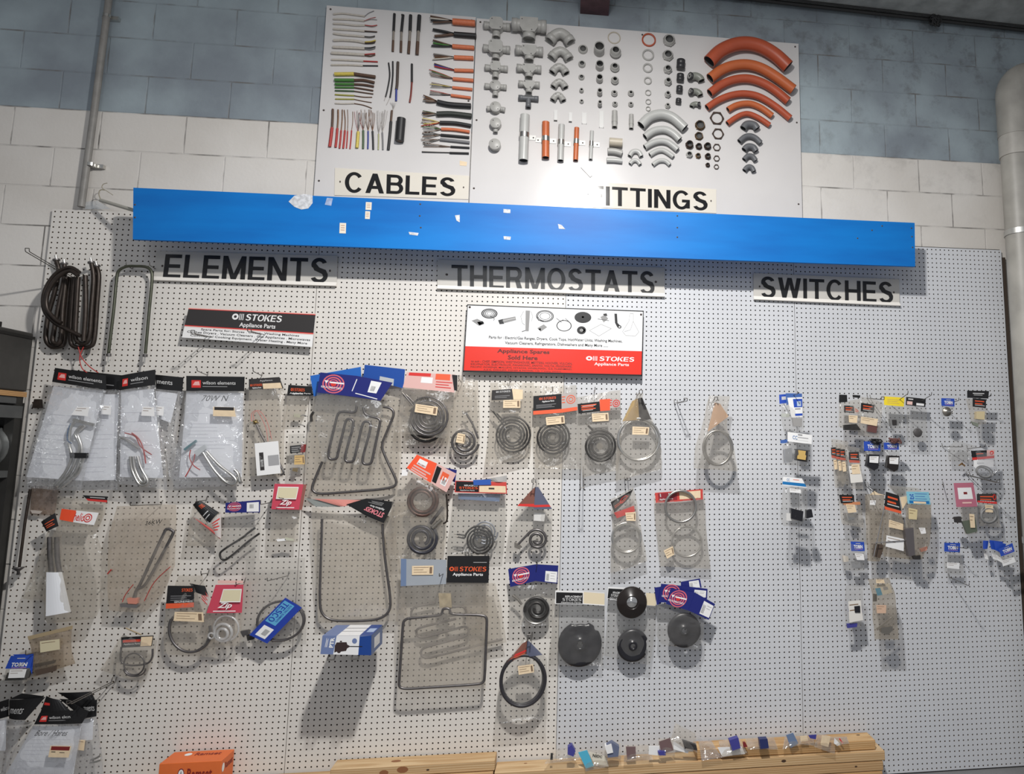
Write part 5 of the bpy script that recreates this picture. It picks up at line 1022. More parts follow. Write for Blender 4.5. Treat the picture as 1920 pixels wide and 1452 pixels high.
# second row
r = mk('heating_element', (lambda b: (b.tube([P(*zI(275, 85), .03), P(*zI(225, 400), .04), P(*zI(175, 790), .05)], .0058, BRN, 10), b.lathe(P(*zI(168, 800), .05), (.05, 0, -1), [(.0001, -.004), (.024, -.002), (.02, .002), (.006, .014), (.006, .03), (.0001, .03)], ELEMG, 14), b)[2])(M()), label='single straight dark rod element with flange, far left of the second row', cat='heating element')
r = pk('small dull brown bag behind the straight rod element, far left', zI(400, 90), .02); bag([((285, 60), (520, 60)), ((280, 200), (520, 200)), ((270, 310), (495, 320))], .02, .01, plastic('brown_polythene', .35, (.86, .8, .75), (.45, .37, .32)), r, zI, seed=9); slab(zI, [(275, 275), (385, 285), (360, 310), (290, 305)], .03, .004, mat('soiled_paper', (.45, .4, .36), .7), r, 'paper_scrap')
b = M(); b.poly([P(*zG(*p), .03) for p in [(290, 312), (335, 312), (340, 388), (270, 388)]], .02, BRN); mk('relay_block', b, label='small rusty brown block clipped at the left edge beside the crinkled bag', cat='part')
r = pk('long cloudy bag with torn red, white and black header, white paper roll inside', zI(640, 330), .09, name='bagged_element')
c = card(zI, [(372, 382), (500, 302), (530, 420), (422, 472)], .088, BLACK, bulge=.004); lines(c, .15, .85, (.35, .55, .7), ORT, w_=.06); mk('header_card', c.M, r)
c = card(zI, [(560, 262), (895, 300), (852, 412), (540, 362)], .092, WHITE, bulge=.006); c.band(0, 0, .42, 1, mat('vivid_red', (.85, .09, .03), .45)); c.text('helio', .4, .15, .7, .85, RED, .01, .001, .2); c.ring(.78, .5, .11, .36, .22, RED); c.ring(.78, .5, .06, .2, .4, RED); mk('header_card', c.M, r)
bag([((560, 365), (850, 410)), ((440, 560), (900, 560)), ((405, 800), (965, 760)), ((400, 1050), (970, 1000)), ((400, 1270), (880, 1230)), ((430, 1308), (850, 1260))], .085, .02, MILKY, r, zI, seed=10, nu=18, nv=26)
bag([((430, 470), (560, 470)), ((360, 680), (560, 680)), ((280, 900), (480, 900)), ((200, 1080), (440, 1110))], .05, .01, MILKY, r, zI, seed=11)
b = M(); px_tube(zI, [(450, 520), (455, 700), (470, 860)], .085, .010, ELEMG, b); px_tube(zI, [(515, 520), (520, 700), (545, 860)], .085, .010, ELEMG, b); mk('element_rods', b, r)
c = card(zI, [(420, 840), (560, 840), (640, 1200), (415, 1240)], .1, PAPER, t=.003, bulge=.004); mk('paper_roll', c.M, r)
r = pk('flat black and red header card of a bag hidden behind the long cloudy one', zI(860, 170), .04); c = card(zI, [(748, 140), (973, 152), (972, 206), (800, 190)], .04, BLACK); c.band(0, .62, 1, 1, RED); c.band(.25, .25, .9, .38, LOGO); mk('header_card', c.M, r)
bag([((520, 150), (972, 206)), ((510, 260), (960, 300)), ((560, 420), (900, 430))], .035, .01, MILKY, r, zI, seed=12)
hook(zI(1184, 205), .2, 'long hook holding the tan bag marked 36KW', tilt=.05, lat=.03)
r = pk('large tan cloudy bag marked 36KW with slanting U element and orange base', zI(1350, 230), .07, name='bagged_element')
bag([((1060, 240), (1600, 222)), ((985, 500), (1600, 500)), ((975, 800), (1585, 780)), ((975, 1000), (1500, 1000)), ((985, 1190), (1320, 1205))], .065, .016, plastic('tan_polythene', .24, (.95, .93, .9), (.68, .61, .53)), r, zI, seed=13, nu=18, nv=24)
mk('heating_element', px_tube(zI, [(1215, 1075), (1240, 1000), (1290, 910), (1480, 500), (1520, 448), (1562, 462), (1560, 510), (1390, 830), (1310, 960), (1240, 1000), (1225, 1075)], .07, .0068, ELEMG), r)
slab(zI, [(1150, 1075), (1245, 1075), (1240, 1130), (1160, 1125)], .08, .02, mat('salmon_base', (.55, .22, .16), .6), r, 'element_base', .003); slab(zI, [(1085, 1125), (1260, 1135), (1240, 1165), (1090, 1155)], .078, .02, mat('grey_flange', (.18, .17, .17), .5, .4), r, 'flange', .003)
mk('lead_wires', px_tube(zI, [(1110, 1110), (1140, 1040), (1210, 950)], .08, .0018, RD, px_tube(zI, [(1310, 1100), (1400, 930), (1545, 790)], .08, .0018, RD, px_tube(zI, [(975, 855), (1010, 815)], .08, .003, RD, smooth=False))), r)
c = card(zI, [(1310, 375), (1480, 355), (1480, 400), (1312, 412)], .094, BLACK, t=.0004); c.M = M(); c.text('36KW', .02, .05, .98, .95, BLACK, .0, .0004, .3); mk('handwriting', c.M, r)
r = pk('crumpled packet with folded black and red header, third in the second row', zJ(370, 200), .07)
c = card(zJ, [(262, 200), (320, 165), (472, 262), (388, 358)], .075, BLACK, bulge=.008); d_stokes(c, .3, .85, .15, .6, ORT, False, False); lines(c, .1, .7, (.6, .75), LOGO, w_=.04); mk('header_card', c.M, r)
c = card(zJ, [(265, 300), (300, 320), (485, 440), (480, 475)], .07, RED, bulge=.004); mk('header_edge', c.M, r); c = card(zJ, [(400, 340), (488, 270), (488, 470), (440, 440)], .073, CLR, bulge=.004); lines(c, .1, .9, (.15, .3, .45, .6), RED, w_=.06); mk('header_back', c.M, r)
bag([((262, 205), (490, 260)), ((240, 330), (490, 330)), ((225, 430), (490, 430)), ((205, 525), (430, 540))], .06, .02, MILKY, r, zJ, seed=14, cr_=.007); hook(zJ(295, 150), .1, 'hook above the crumpled black and red packet', tilt=0)
r = pk('packet with navy target header and white barcode label holding a slanting U element', zJ(660, 210), .07, name='bagged_element')
c = card(zJ, [(525, 185), (800, 162), (800, 262), (522, 264)], .07, NAVY); d_target(c, .26, .45, .2, .42); c.band(.62, .15, .97, .93, WHITE, .0006); barcode(c, .7, .3, .82, .65); mk('header_card', c.M, r)
bag([((520, 264), (800, 262)), ((500, 400), (805, 400)), ((470, 520), (800, 560)), ((435, 655), (795, 640))], .065, .012, CLEAR, r, zJ, seed=15)
mk('heating_element', px_tube(zJ, [(762, 385), (700, 430), (665, 460), (510, 560), (480, 598), (500, 638), (550, 625), (700, 500), (740, 470), (796, 430)], .068, .0048, ELEM), r); mk('thin_probe', px_tube(zJ, [(650, 390), (700, 350), (790, 312)], .07, .0014, GY), r)
hook((489, 938), .13, 'short hook tip beside the navy target header', tilt=0, up=.02); hook(zJ(330, 730), .08, 'hook above the black and orange header packet', tilt=.1)
r = pk('packet with black and orange header and big grey ring element under a cream sticker', zJ(200, 880), .07, name='bagged_element')
c = card(zJ, [(62, 848), (272, 850), (272, 1020), (45, 1032)], .07, BLACK, bulge=.003); c.band(0, .78, 1, 1, ORANGE); lines(c, .15, .9, (.45, .54, .63), GREY, w_=.02); d_stokes(c, .4, .95, .08, .45, ORT, False, False); c.text('GENUINE PARTS', .3, .68, .95, .76, WHITE, .01); mk('header_card', c.M, r)
c = card(zJ, [(236, 828), (360, 850), (388, 930), (280, 900)], .066, BLACK, bulge=.005); mk('header_fold', c.M, r); c = card(zJ, [(340, 850), (386, 930), (380, 1010), (330, 960)], .067, CLR); lines(c, 0, 1, (.05, .25, .45, .65, .85), RED, w_=.09); mk('header_back', c.M, r)
bag([((150, 765), (340, 770)), ((45, 1030), (388, 1010)), ((32, 1200), (430, 1200)), ((30, 1395), (450, 1425))], .06, .014, MILKY, r, zJ, seed=16)
b = M(); circ(zJ, 240, 1200, 162, .065, .0055, ELEMG, b, ry=180, a0=-10, a1=215, rot=0); circ(zJ, 245, 1195, 172, .074, .0055, ELEMG, b, ry=185, a0=20, a1=205); mk('ring_element', b, r)
sticker(zJ, [(118, 1058), (345, 1062), (352, 1140), (108, 1130)], .085, r)
r = zip_pack('pink-red card packet with clear white rings, lower one', [(445, 842), (668, 840), (655, 1066), (372, 1068)], (.34, .18, .94, .58), None, [((400, 1066), (655, 1066)), ((370, 1200), (650, 1200)), ((340, 1330), (640, 1332))], .09, stack=False)
WR = plastic('clear_seal_rubber', .5, (.9, .9, .9), (.8, .8, .8)); b = M(); circ(zJ, 530, 1190, 100, .08, .004, WR, b); circ(zJ, 505, 1225, 70, .085, .006, WR, b); circ(zJ, 500, 1235, 42, .09, .006, WR, b); circ(zJ, 410, 1250, 22, .085, .004, WR, b); mk('seal_rings', b, r)
c = card(zJ, [(462, 805), (665, 808), (665, 830), (462, 832)], .06, mat('pale_pink_edge', (.75, .5, .45), .5)); mk('card_slip', c.M, r); hook(zJ(610, 815), .1, 'hook through the lower pink-red card', tilt=.05)
hook(zJ(860, 785), .2, 'hook holding the wide clear bag with the blue slanted card', tilt=.05, lat=.02)
r = pk('wide clear bag with slanted royal blue TESCO-lettered card over a ring element'.replace('TESCO-lettered ', ''), zJ(930, 800), .06, name='bagged_element')
bag([((690, 640), (1160, 625)), ((680, 800), (1165, 800)), ((650, 1050), (1170, 1050)), ((630, 1310), (1170, 1320))], .055, .014, CLEAR, r, zJ, seed=17, nu=18, nv=24)
b = M(); circ(zJ, 968, 1130, 190, .06, .0055, ELEMG, b, ry=155, rot=-12, k=48); circ(zJ, 962, 1138, 188, .072, .0045, ELEMG, b, ry=152, rot=-12, a0=-60, a1=170); mk('ring_element', b, r)
slab(zJ, [(640, 1215), (700, 1205), (712, 1240), (660, 1255)], .07, .02, ELEMG, r, 'end_block'); slab(zJ, [(690, 1245), (740, 1250), (745, 1280), (700, 1292)], .07, .02, ELEM, r, 'end_block')
c = Card([zJ(*p) for p in [(715, 1243), (1003, 945), (1136, 1025), (858, 1312)]], .085, mat('royal_blue_card', (.015, .045, .33), .4), t=.002); c.band(.40, .08, .95, .66, mat('sky_blue_print', (.1, .36, .6), .45)); c.band(.06, .2, .32, .75, WHITE); barcode(c, .12, .4, .26, .65)
c2 = Card.__new__(Card); c2.c = [c.c[2], c.c[3], c.c[0], c.c[1]]; c2.b = 0; c2.M = c.M; bold_text_chars = {'T', 'E', 'S', 'C', 'O'}; bold_text(c2, 'TESCO', .08, .58, .56, .88, mat('royal_blue_card', (.015, .045, .33)), .001); c2.text('ELECTRIC ELEMENTS', .08, .42, .52, .52, mat('royal_blue_card', (.015, .045, .33)), .01)
mk('header_card', c.M, r)
# lower left
r = pk('small blue-headed packet at the far left edge, dark part behind a white label', zK(160, 340), .09)
c = card(zK, [(85, 335), (262, 333), (236, 430), (40, 436)], .09, BLUE, bulge=.003); d_tobo(c, .52, .85); mk('header_card', c.M, r); c = card(zK, [(100, 325), (262, 320), (250, 480), (230, 430)], .08, BLUE); mk('stacked_card', c.M, r)
bag([((50, 430), (240, 432)), ((35, 500), (225, 500)), ((20, 545), (200, 560))], .08, .02, CLEAR, r, zK, seed=18); sticker(zK, [(78, 442), (208, 440), (190, 506), (62, 510)], .103, r, WHITE, 2); slab(zK, [(55, 470), (225, 450), (190, 525), (35, 530)], .085, .03, DKBR, r, 'dark_part', .003)
hook(zK(205, 290), .14, 'hook above the blue-headed packet at the far left', tilt=.1, up=.02)
r = pk('aged tan zip bag with yellow sticker, beside the far-left blue packet', zK(390, 150), .07)
bag([((218, 188), (565, 104)), ((240, 270), (555, 190)), ((255, 380), (560, 300)), ((255, 500), (590, 395))], .065, .02, plastic('amber_polythene', .32, (.92, .87, .8), (.52, .44, .35)), r, zK, seed=19); c = card(zK, [(215, 183), (568, 98), (566, 125), (222, 212)], .078, mat('tan_strip', (.36, .28, .17), .5)); mk('zip_strip', c.M, r)
sticker(zK, [(312, 222), (465, 204), (468, 285), (315, 310)], .092, r, mat('pale_yellow_label', (.62, .56, .38), .55), 1); slab(zK, [(270, 400), (430, 370), (420, 395), (280, 425)], .075, .01, DKBR, r, 'small_springs'); slab(zK, [(270, 450), (440, 410), (430, 455), (285, 490)], .075, .01, mat('brown_part', (.08, .055, .04), .6), r, 'small_part')
r = pk('packet with black, red and cream header and a D-shaped ring element', zK(1070, 200), .06, name='bagged_element')
c = card(zK, [(948, 190), (1202, 176), (1188, 260), (950, 272)], .06, BLACK); c.band(.62, .08, .98, .95, CREAM); c.band(.05, .28, .6, .52, RED); c.text('STOKES', .08, .3, .55, .5, ORT, .03, .001); c.text('Appliance Parts', .08, .6, .6, .8, WHITE, .01); mk('header_card', c.M, r)
bag([((950, 180), (1230, 215)), ((905, 250), (1215, 320)), ((850, 350), (1190, 410)), ((780, 445), (1100, 550))], .055, .012, MILKY, r, zK, seed=20)
mk('ring_element', px_tube(zK, [(950, 265), (945, 360), (975, 400), (1050, 410), (1150, 395), (1190, 350), (1195, 280)], .058, .0042, ELEMG), r); b = M(); circ(zK, 1050, 400, 80, .06, .0035, ELEMG, b, ry=85); circ(zK, 1055, 440, 82, .065, .0035, ELEMG, b, ry=55, a0=0, a1=180); mk('coiled_tube', b, r)
b = M(); b.tube([P(*zK(985, 118), .03), P(*zK(1105, 170), .03)], .0028, mat('tan_strip', (.36, .28, .17)), 6); mk('broken_strip', b, label='thin tan strip caught above the D-ring packet', cat='strip')
# bottom left cluster
r = pk('black-headed bag cut by the left picture edge at the bottom', zLB(20, 700), .08, name='bagged_element'); c = card(zLB, [(-60, 690), (95, 640), (92, 830), (-60, 870)], .08, BLACK); c.text('wilson', .45, .35, 1.0, .6, LOGO); mk('header_card', c.M, r)
bag([((-60, 860), (92, 835)), ((-60, 1100), (80, 1100)), ((-60, 1452), (60, 1452))], .075, .015, CRISP, r, zLB, seed=21); paper(zLB, [(-60, 875), (70, 860), (60, 1200), (-60, 1200)], .07, r)
r = pk('bag with folded black header reading ments, second from the left at the bottom', zLB(280, 700), .10, name='bagged_element'); c = card(zLB, [(100, 650), (490, 620), (272, 868), (98, 850)], .10, BLACK, bulge=.008); c.text('ments', .08, .42, .62, .72, LOGO); mk('header_card', c.M, r)
c = card(zLB, [(98, 645), (235, 580), (480, 612), (430, 640)], .095, BLACK); mk('header_fold', c.M, r); bag([((98, 850), (272, 868)), ((80, 1050), (230, 1000)), ((40, 1300), (160, 1200)), ((10, 1452), (60, 1452))], .095, .015, CRISP, r, zLB, seed=22)
r = pk('rearmost black-headed bag on the right of the bottom left cluster', zLB(840, 650), .07, name='bagged_element'); c = card(zLB, [(622, 572), (985, 560), (1045, 690), (1040, 828)], .07, BLACK, bulge=.006); mk('header_card', c.M, r); c = card(zLB, [(640, 640), (1048, 650), (1040, 828), (900, 850)], .075, BLACK, bulge=.004); c.text('ments', .55, .35, .92, .65, LOGO); mk('header_fold', c.M, r)
bag([((860, 840), (1040, 828)), ((850, 1050), (1075, 1050)), ((800, 1250), (1100, 1250)), ((780, 1460), (1115, 1460))], .065, .02, CRISP, r, zLB, seed=23); paper(zLB, [(880, 860), (1010, 850), (1000, 1080), (840, 1100)], .06, r); sticker(zLB, [(845, 1080), (920, 1085), (905, 1200), (835, 1190)], .09, r, CREAM, 1)
silver_u(zLB, [[(970, 1330), (1030, 1320), (1090, 1300)], [(980, 1300), (1040, 1280), (1085, 1250)]], .075, .004, r)
r = pk('front bag of the bottom left cluster with handwritten sheet and cream label', zLB(650, 750), .12, name='bagged_element'); mk('header_card', d_wilson(card(zLB, [(430, 790), (830, 760), (885, 905), (368, 915)], .122, BLACK, bulge=.004), 'wilson elem', True, .3, .8).M, r)
c = card(zLB, [(500, 608), (640, 650), (760, 770), (430, 800)], .118, BLACK, bulge=.006); c.band(.05, .35, .35, .5, RED); mk('header_fold', c.M, r); c = card(zLB, [(760, 665), (960, 775), (885, 905), (800, 770)], .119, BLACK, bulge=.004); mk('header_flap', c.M, r)
bag([((368, 915), (885, 905)), ((250, 1080), (870, 1080)), ((110, 1240), (840, 1250)), ((40, 1460), (780, 1460))], .115, .018, CRISP, r, zLB, seed=24, nu=18, nv=22); paper(zLB, [(360, 935), (880, 935), (790, 1460), (60, 1460)], .105, r, hand='Bore / Hares', box=(.12, .08, .75, .2), rows_=10)
c = card(zLB, [(545, 1145), (770, 1150), (740, 1275), (520, 1270)], .138, CREAM, t=.0006); c.band(.06, .05, .95, .38, MAROON); c.band(.1, .5, .3, .56, BLACK); c.band(.5, .55, .75, .6, BLACK); mk('price_label', c.M, r)
hook(zLB(745, 660), .22, 'long hook through the bottom left cluster', tilt=-.1, lat=.05, double=True)
# ================================================================ middle of the pegboard
XY = lambda x, y: (x, y)
REDK = mat('dark_red_text', (.10, .006, .004), .5)
TER = mat('dull_terminal', (.3, .28, .25), .4, .8)
# large white and red sign
r = root('parts_sign', 'large white and red appliance spares sign with small product drawings', 'sign', P(1040, 640, .045))
c = card(XY, [(876, 571), (1207, 583), (1204, 706), (868, 698)], .045, mat('white_enamel', (.78, .79, .8), .25), t=.006); c.band(0, .62, 1, .985, mat('sign_red', (.72, .035, .02), .25), .0006)
for a in ((0, 0, 1, .015), (0, .975, 1, 1), (0, 0, .004, 1), (.995, 0, 1, 1)): c.band(*a, BLACK, .0008)
for t_, u0, v0, u1, v1, m_, bo in [('Parts for : Electric/Gas Ranges, Dryers, Cook Tops, HotWater Units, Washing Machines,', .13, .455, .88, .51, BLACK, .012), ('Vacuum Cleaners, Refrigerators, Dishwashers and Many More ......', .22, .53, .80, .585, BLACK, .012), ('Appliance Spares', .18, .645, .47, .72, REDK, .03), ('Sold Here', .24, .735, .405, .80, REDK, .03),
    ('to suit - CHEF, SIMPSON, WESTINGHOUSE, METTERS, HOOVER, VULCAN,', .04, .82, .60, .86, REDK, .012), ('KELVINATOR, ELECTROLUX, PANASONIC, SANYO, VOLTA, FRIGIDAIRE,', .04, .865, .60, .90, REDK, .012), ('PACIFIC GORENJE, MALLEYS, HITACHI, WHIRLPOOL, G.E, KLEENMAID,', .04, .908, .60, .94, REDK, .012), ('A.E.G, DISHLEX, FISHER & PAYKEL, I.G. + many others.', .11, .948, .54, .974, REDK, .012)]: c.text(t_, u0, v0, u1, v1, m_, bo)
d_stokes(c, .675, .95, .70, .865)
K = BLACK; INK = mat('drawing_grey', (.25, .25, .25), .5)
def arc_(cu, cv, ru, rv, m, w_=.10, a0=0, a1=360): c.ring(cu, cv, ru, rv, w_, m, .0008, 26, a0, a1)
for k, f in enumerate((1, .78, .55, .32)): arc_(.125, .125, .045 * f, .075 * f, K, .16)
c.line([(.13, .16), (.155, .2), (.15, .23)], .002, K); c.pol([(.03, .24), (.06, .21), (.1, .26), (.07, .31)], INK); c.pol([(.06, .26), (.09, .24), (.1, .28), (.075, .31)], K)
c.pol([(.2, .2), (.27, .155), (.275, .21), (.21, .26)], INK); c.pol([(.175, .22), (.2, .2), (.21, .27), (.185, .28)], K); c.line([(.2, .23), (.27, .18)], .0015, WHITE)
c.pol([(.325, .06), (.35, .06), (.348, .37), (.33, .37)], INK); c.line([(.315, .07), (.3, .15), (.31, .25), (.325, .28)], .0012, K); c.line([(.355, .07), (.367, .15), (.36, .22)], .0012, K); c.line([(.33, .36), (.31, .38)], .003, K)
for f in (1, .85, .6): arc_(.435, .135, .05 * f, .09 * f, K, .10)
c.line([(.39, .15), (.4, .2), (.43, .21)], .0035, K); c.pol([(.395, .32), (.43, .26), (.45, .3), (.415, .37)], INK); c.pol([(.4, .33), (.415, .32), (.415, .36)], K)
arc_(.545, .27, .043, .085, K, .12); c.line([(.5, .16), (.53, .22)], .002, K); c.line([(.51, .22), (.54, .18)], .002, K); c.line([(.55, .16), (.57, .2)], .002, K)
arc_(.65, .135, .048, .085, K, 1.0); arc_(.65, .13, .007, .014, WHITE, 1.0); arc_(.645, .33, .026, .06, K, .6); arc_(.65, .33, .015, .03, INK, 1)
c.pol([(.75, .12), (.775, .08), (.795, .14), (.77, .2)], INK); c.pol([(.765, .07), (.785, .06), (.79, .1), (.77, .1)], K); c.line([(.735, .15), (.8, .17)], .002, K)
c.line([(.755, .23), (.815, .29), (.745, .41), (.69, .33), (.755, .23)], .0013, INK); c.pol([(.83, .06), (.845, .06), (.85, .2), (.865, .24), (.85, .27), (.835, .2)], K); c.ring(.862, .26, .011, .025, .5, K)
c.line([(.92, .05), (.94, .05), (.94, .17), (.975, .33), (.955, .39), (.9, .39), (.88, .33), (.915, .17), (.92, .05)], .0012, INK); c.line([(.94, .17), (.925, .3), (.89, .33)], .0012, INK)
mk('enamel_plate', c.M, r)
for u, v in ((.015, .04), (.985, .06)):
    b = M(); b.lathe(c.at(u, v, .0008), (0, -1, 0), [(.0001, .003), (.004, .002), (.006, 0)], MATS['rusty_screw'], 8); mk('screw', b, r)
b = px_tube(zO, [(482, 10), (490, 40), (540, 95)], .05, .0015, WIRE); mk('wire_tie', b, label='thin wire above the black-headed coil packet under the red sign', cat='wire')
# bright blue and navy cards with the M-shaped element
r = pk('wide bright blue folded card bag behind the navy target card, top of the middle group', zL(580, 60), .05, name='bagged_element')
c = card(zL, [(60, 130), (552, 42), (560, 220), (95, 330)], .05, mat('bright_blue_card', (.02, .13, .48), .3)); mk('header_card', c.M, r)
c = card(zL, [(590, 22), (982, 66), (966, 252), (575, 150)], .056, mat('deep_blue_card', (.012, .07, .33), .3)); c.band(.4, .62, .75, 1.0, mat('grey_sticker', (.45, .48, .5), .5)); mk('header_card', c.M, r)
bag([((95, 300), (966, 250)), ((60, 560), (930, 600)), ((20, 900), (950, 900)), ((10, 1312), (905, 1290))], .045, .012, MILKY, r, zL, seed=30, nu=20, nv=26)
mk('outer_element', px_tube(zL, [(770, 432), (840, 440), (882, 490), (820, 640), (748, 810), (800, 940), (905, 1155), (885, 1208), (740, 1235), (200, 1278), (110, 1272), (75, 1230), (90, 1170), (178, 965)], .05, .0062, ELEMG, rnd_=.03), r); mk('outer_element_end', px_tube(zL, [(75, 575), (70, 520), (95, 480)], .05, .0062, ELEM), r)
r = pk('navy bag card with red target and white label over an M-shaped grill element', zL(500, 150), .10, name='bagged_element')
c = card(zL, [(158, 96), (512, 130), (490, 335), (128, 290)], .10, NAVY); d_target(c, .4, .5, .3, .46); mk('header_card', c.M, r)
c = card(zL, [(512, 130), (862, 196), (745, 370), (490, 335)], .10, NAVY); c.band(.42, .1, .72, .68, WHITE, .0006); barcode(c, .48, .35, .62, .6); c.line([(.02, .82), (.3, .86), (.85, .95)], .004, WHITE); c.line([(.02, .15), (-.1, .75)], .004, WHITE); mk('header_card', c.M, r)
bag([((130, 290), (745, 368)), ((90, 500), (770, 520)), ((130, 700), (760, 700)), ((180, 960), (700, 1010))], .092, .014, CLEAR, r, zL, seed=31, nu=18, nv=24)
mk('grill_element', px_tube(zL, [(512, 425), (505, 492), (362, 474), (326, 500), (238, 870), (240, 945), (320, 940), (332, 880), (400, 590), (420, 545), (480, 555), (480, 620), (400, 900), (400, 965), (478, 970), (500, 900), (562, 620), (585, 570), (650, 580), (645, 660), (568, 930), (575, 992), (650, 990), (668, 930), (742, 580), (735, 545), (588, 510), (576, 430)], .095, .0060, ELEMG, rnd_=.028), r)
def coil_pack(label, z, c0, Ro, turns, d, bagrows, R=.006, m=ELEM, a0=-140, Ri=None, hub=True, term=None, xy=None, bm=MILKY, squash=1., seed=1, t=.014):
    r = pk(label, z(*(xy or bagrows[0][0])), d, name='bagged_coil_element')
    bag(bagrows, d - .005, t, bm, r, z, seed=seed)
    b = coil(z, c0[0], c0[1], Ro, turns, d, R, m, Ri=Ri, a0=a0, squash=squash); mk('coil', b, r)
    if term:
        b = M()
        for p in term: px_tube(z, p, d, R * .8, m, b, smooth=False); e = P(*z(*p[-1]), d); b.tube([e, e + (e - P(*z(*p[0]), d)).normalized() * .012], R * .5, TER, 8)
        mk('terminals', b, r)
    if hub: b = M(); b.lathe(P(*z(*c0), d - .004), (0, -1, 0), [(.0001, .003), ((Ri or Ro * .3) / 5200, .003), ((Ri or Ro * .3) / 5200, 0)], TER, 18, False); mk('hub', b, r)
    return r
coil_pack('dark coil element hanging just behind the white-labelled coil at top centre', zL, (1180, 600), 195, 3.4, .05, [((960, 200), (1440, 200)), ((960, 500), (1430, 500)), ((985, 800), (1400, 800))], R=.0065, seed=32, xy=(1220, 180), hub=False)
r = coil_pack('big coil element with cream label, under red, white and black header at top centre', zL, (1210, 530), 200, 4.1, .10, [((960, 240), (1470, 290)), ((930, 450), (1440, 500)), ((880, 680), (1410, 742))], R=.0054, seed=33, xy=(1220, 150), term=[[(1080, 400), (1010, 330)], [(1060, 420), (970, 310)]], m=ELEMG)
c = card(zL, [(1000, 95), (1470, 118), (1462, 292), (960, 242)], .095, mat('pale_pink_card', (.68, .42, .39), .45)); c.band(.05, 0, .5, .2, RED); c.band(.6, 0, .9, .35, mat('orange_red_print', (.75, .11, .04))); c.band(.32, .25, .55, .6, WHITE); lines(c, .62, .95, (.45, .6, .75), RED, w_=.05); mk('header_card', c.M, r)
c = card(zL, [(1440, 118), (1492, 124), (1488, 278), (1462, 270)], .1, BLACK); mk('header_edge', c.M, r); sticker(zL, [(1085, 402), (1302, 432), (1290, 516), (1075, 482)], .115, r); c = card(zL, [(1090, 335), (1220, 335), (1220, 365), (1090, 365)], .112, BLACK, t=.0003); c.M = M(); c.text('2100W', 0, 0, 1, 1, BLACK, .0, .0003, .3); mk('handwriting', c.M, r)
r = coil_pack('small coil element with long stem and square label, right of the top centre coil', zL, (1560, 770), 140, 2.3, .06, [((1505, 120), (1690, 180)), ((1450, 400), (1705, 420)), ((1410, 650), (1710, 700)), ((1400, 890), (1700, 900))], R=.0062, seed=34, term=[[(1695, 740), (1640, 600), (1575, 490)]], m=ELEMG, a0=10, xy=(1580, 180))
sticker(zL, [(1495, 686), (1568, 700), (1556, 790), (1475, 776)], .08, r); mk('end_plate', (lambda b: (b.tube([P(*zL(1540, 500), .06), P(*zL(1612, 470), .06)], .004, TER), b)[1])(M()), r); hook(zL(1505, 130), .12, 'hook above the small stemmed coil at top centre', tilt=.1)
# three coils under the red sign
def zO_pack(label, bagrows, c0, Ro, turns, R, hdr, stk, seed, term, a0=-130, Ri=None, m=ELEM, bm=MILKY):
    r = coil_pack(label, zO, c0, Ro, turns, .06, bagrows, R=R, seed=seed, term=term, a0=a0, Ri=Ri, m=m, xy=bagrows[0][0], bm=bm); hdr(r); sticker(zO, stk, .078, r); return r
def h1(r):
    c = card(zO, [(280, 212), (528, 195), (546, 326), (274, 336)], .068, DKBR, bulge=.003); d_stokes(c, .2, .9, .08, .5, LOGO, True, False); lines(c, .15, .85, (.6, .75), GREY, w_=.04); mk('header_card', c.M, r); c = card(zO, [(528, 195), (662, 205), (660, 322), (546, 326)], .068, CREAM); mk('header_label', c.M, r)
zO_pack('left coil packet under the red sign, dark header with wide cream end', [((255, 120), (800, 120)), ((262, 500), (780, 500)), ((225, 850), (775, 900)), ((185, 1168), (730, 1045))], (535, 765), 232, 4.1, .0047, h1, [(420, 336), (630, 326), (632, 430), (418, 430)], 35, [[(470, 640), (340, 500)], [(420, 640), (290, 470)]], Ri=80)
def h2(r):
    c = card(zO, [(793, 285), (1140, 255), (1142, 490), (790, 515)], .068, BLACK); d_stokes(c, .2, .8, .08, .4, ORT, True, True); lines(c, .1, .8, (.5, .57, .64), GREY, w_=.02); c.band(0, .8, 1, 1, ORANGE); mk('header_card', c.M, r)
    c = card(zO, [(1140, 255), (1322, 240), (1338, 460), (1142, 490)], .068, mat('clear_grey_card', (.42, .38, .36), .4)); c.ring(.62, .35, .3, .24, .18, ORT); c.ring(.62, .35, .16, .13, .3, ORT); lines(c, .02, .25, (.15, .3, .45), ORT, w_=.05); c.band(0, .8, 1, 1, ORANGE); mk('header_back', c.M, r)
zO_pack('middle coil packet under the red sign, black and orange header with ring logo', [((790, 160), (1325, 150)), ((792, 600), (1352, 560)), ((800, 1000), (1390, 1000)), ((820, 1182), (1385, 1190))], (1030, 797), 215, 4.1, .0054, h2, [(945, 548), (1175, 525), (1182, 622), (955, 645)], 36, None, a0=-80, Ri=60)
def h3(r):
    c = card(zO, [(1340, 382), (1610, 350), (1620, 470), (1350, 500)], .068, BLACK); lines(c, .15, .85, (.2, .4, .6), ORT, w_=.1); lines(c, .2, .8, (.3, .75), LOGO, w_=.05); mk('header_card', c.M, r); c = card(zO, [(1612, 328), (1742, 318), (1740, 460), (1620, 470)], .066, mat('vivid_red', (.85, .09, .03))); mk('header_label', c.M, r)
    c = card(zO, [(1742, 318), (1870, 320), (1868, 420), (1740, 440)], .066, mat('clear_grey_card', (.42, .38, .36))); c.ring(.6, .5, .35, .42, .22, RED); c.ring(.6, .5, .18, .2, .5, RED); lines(c, 0, .2, (.1, .35, .6), RED, w_=.1); mk('header_back', c.M, r)
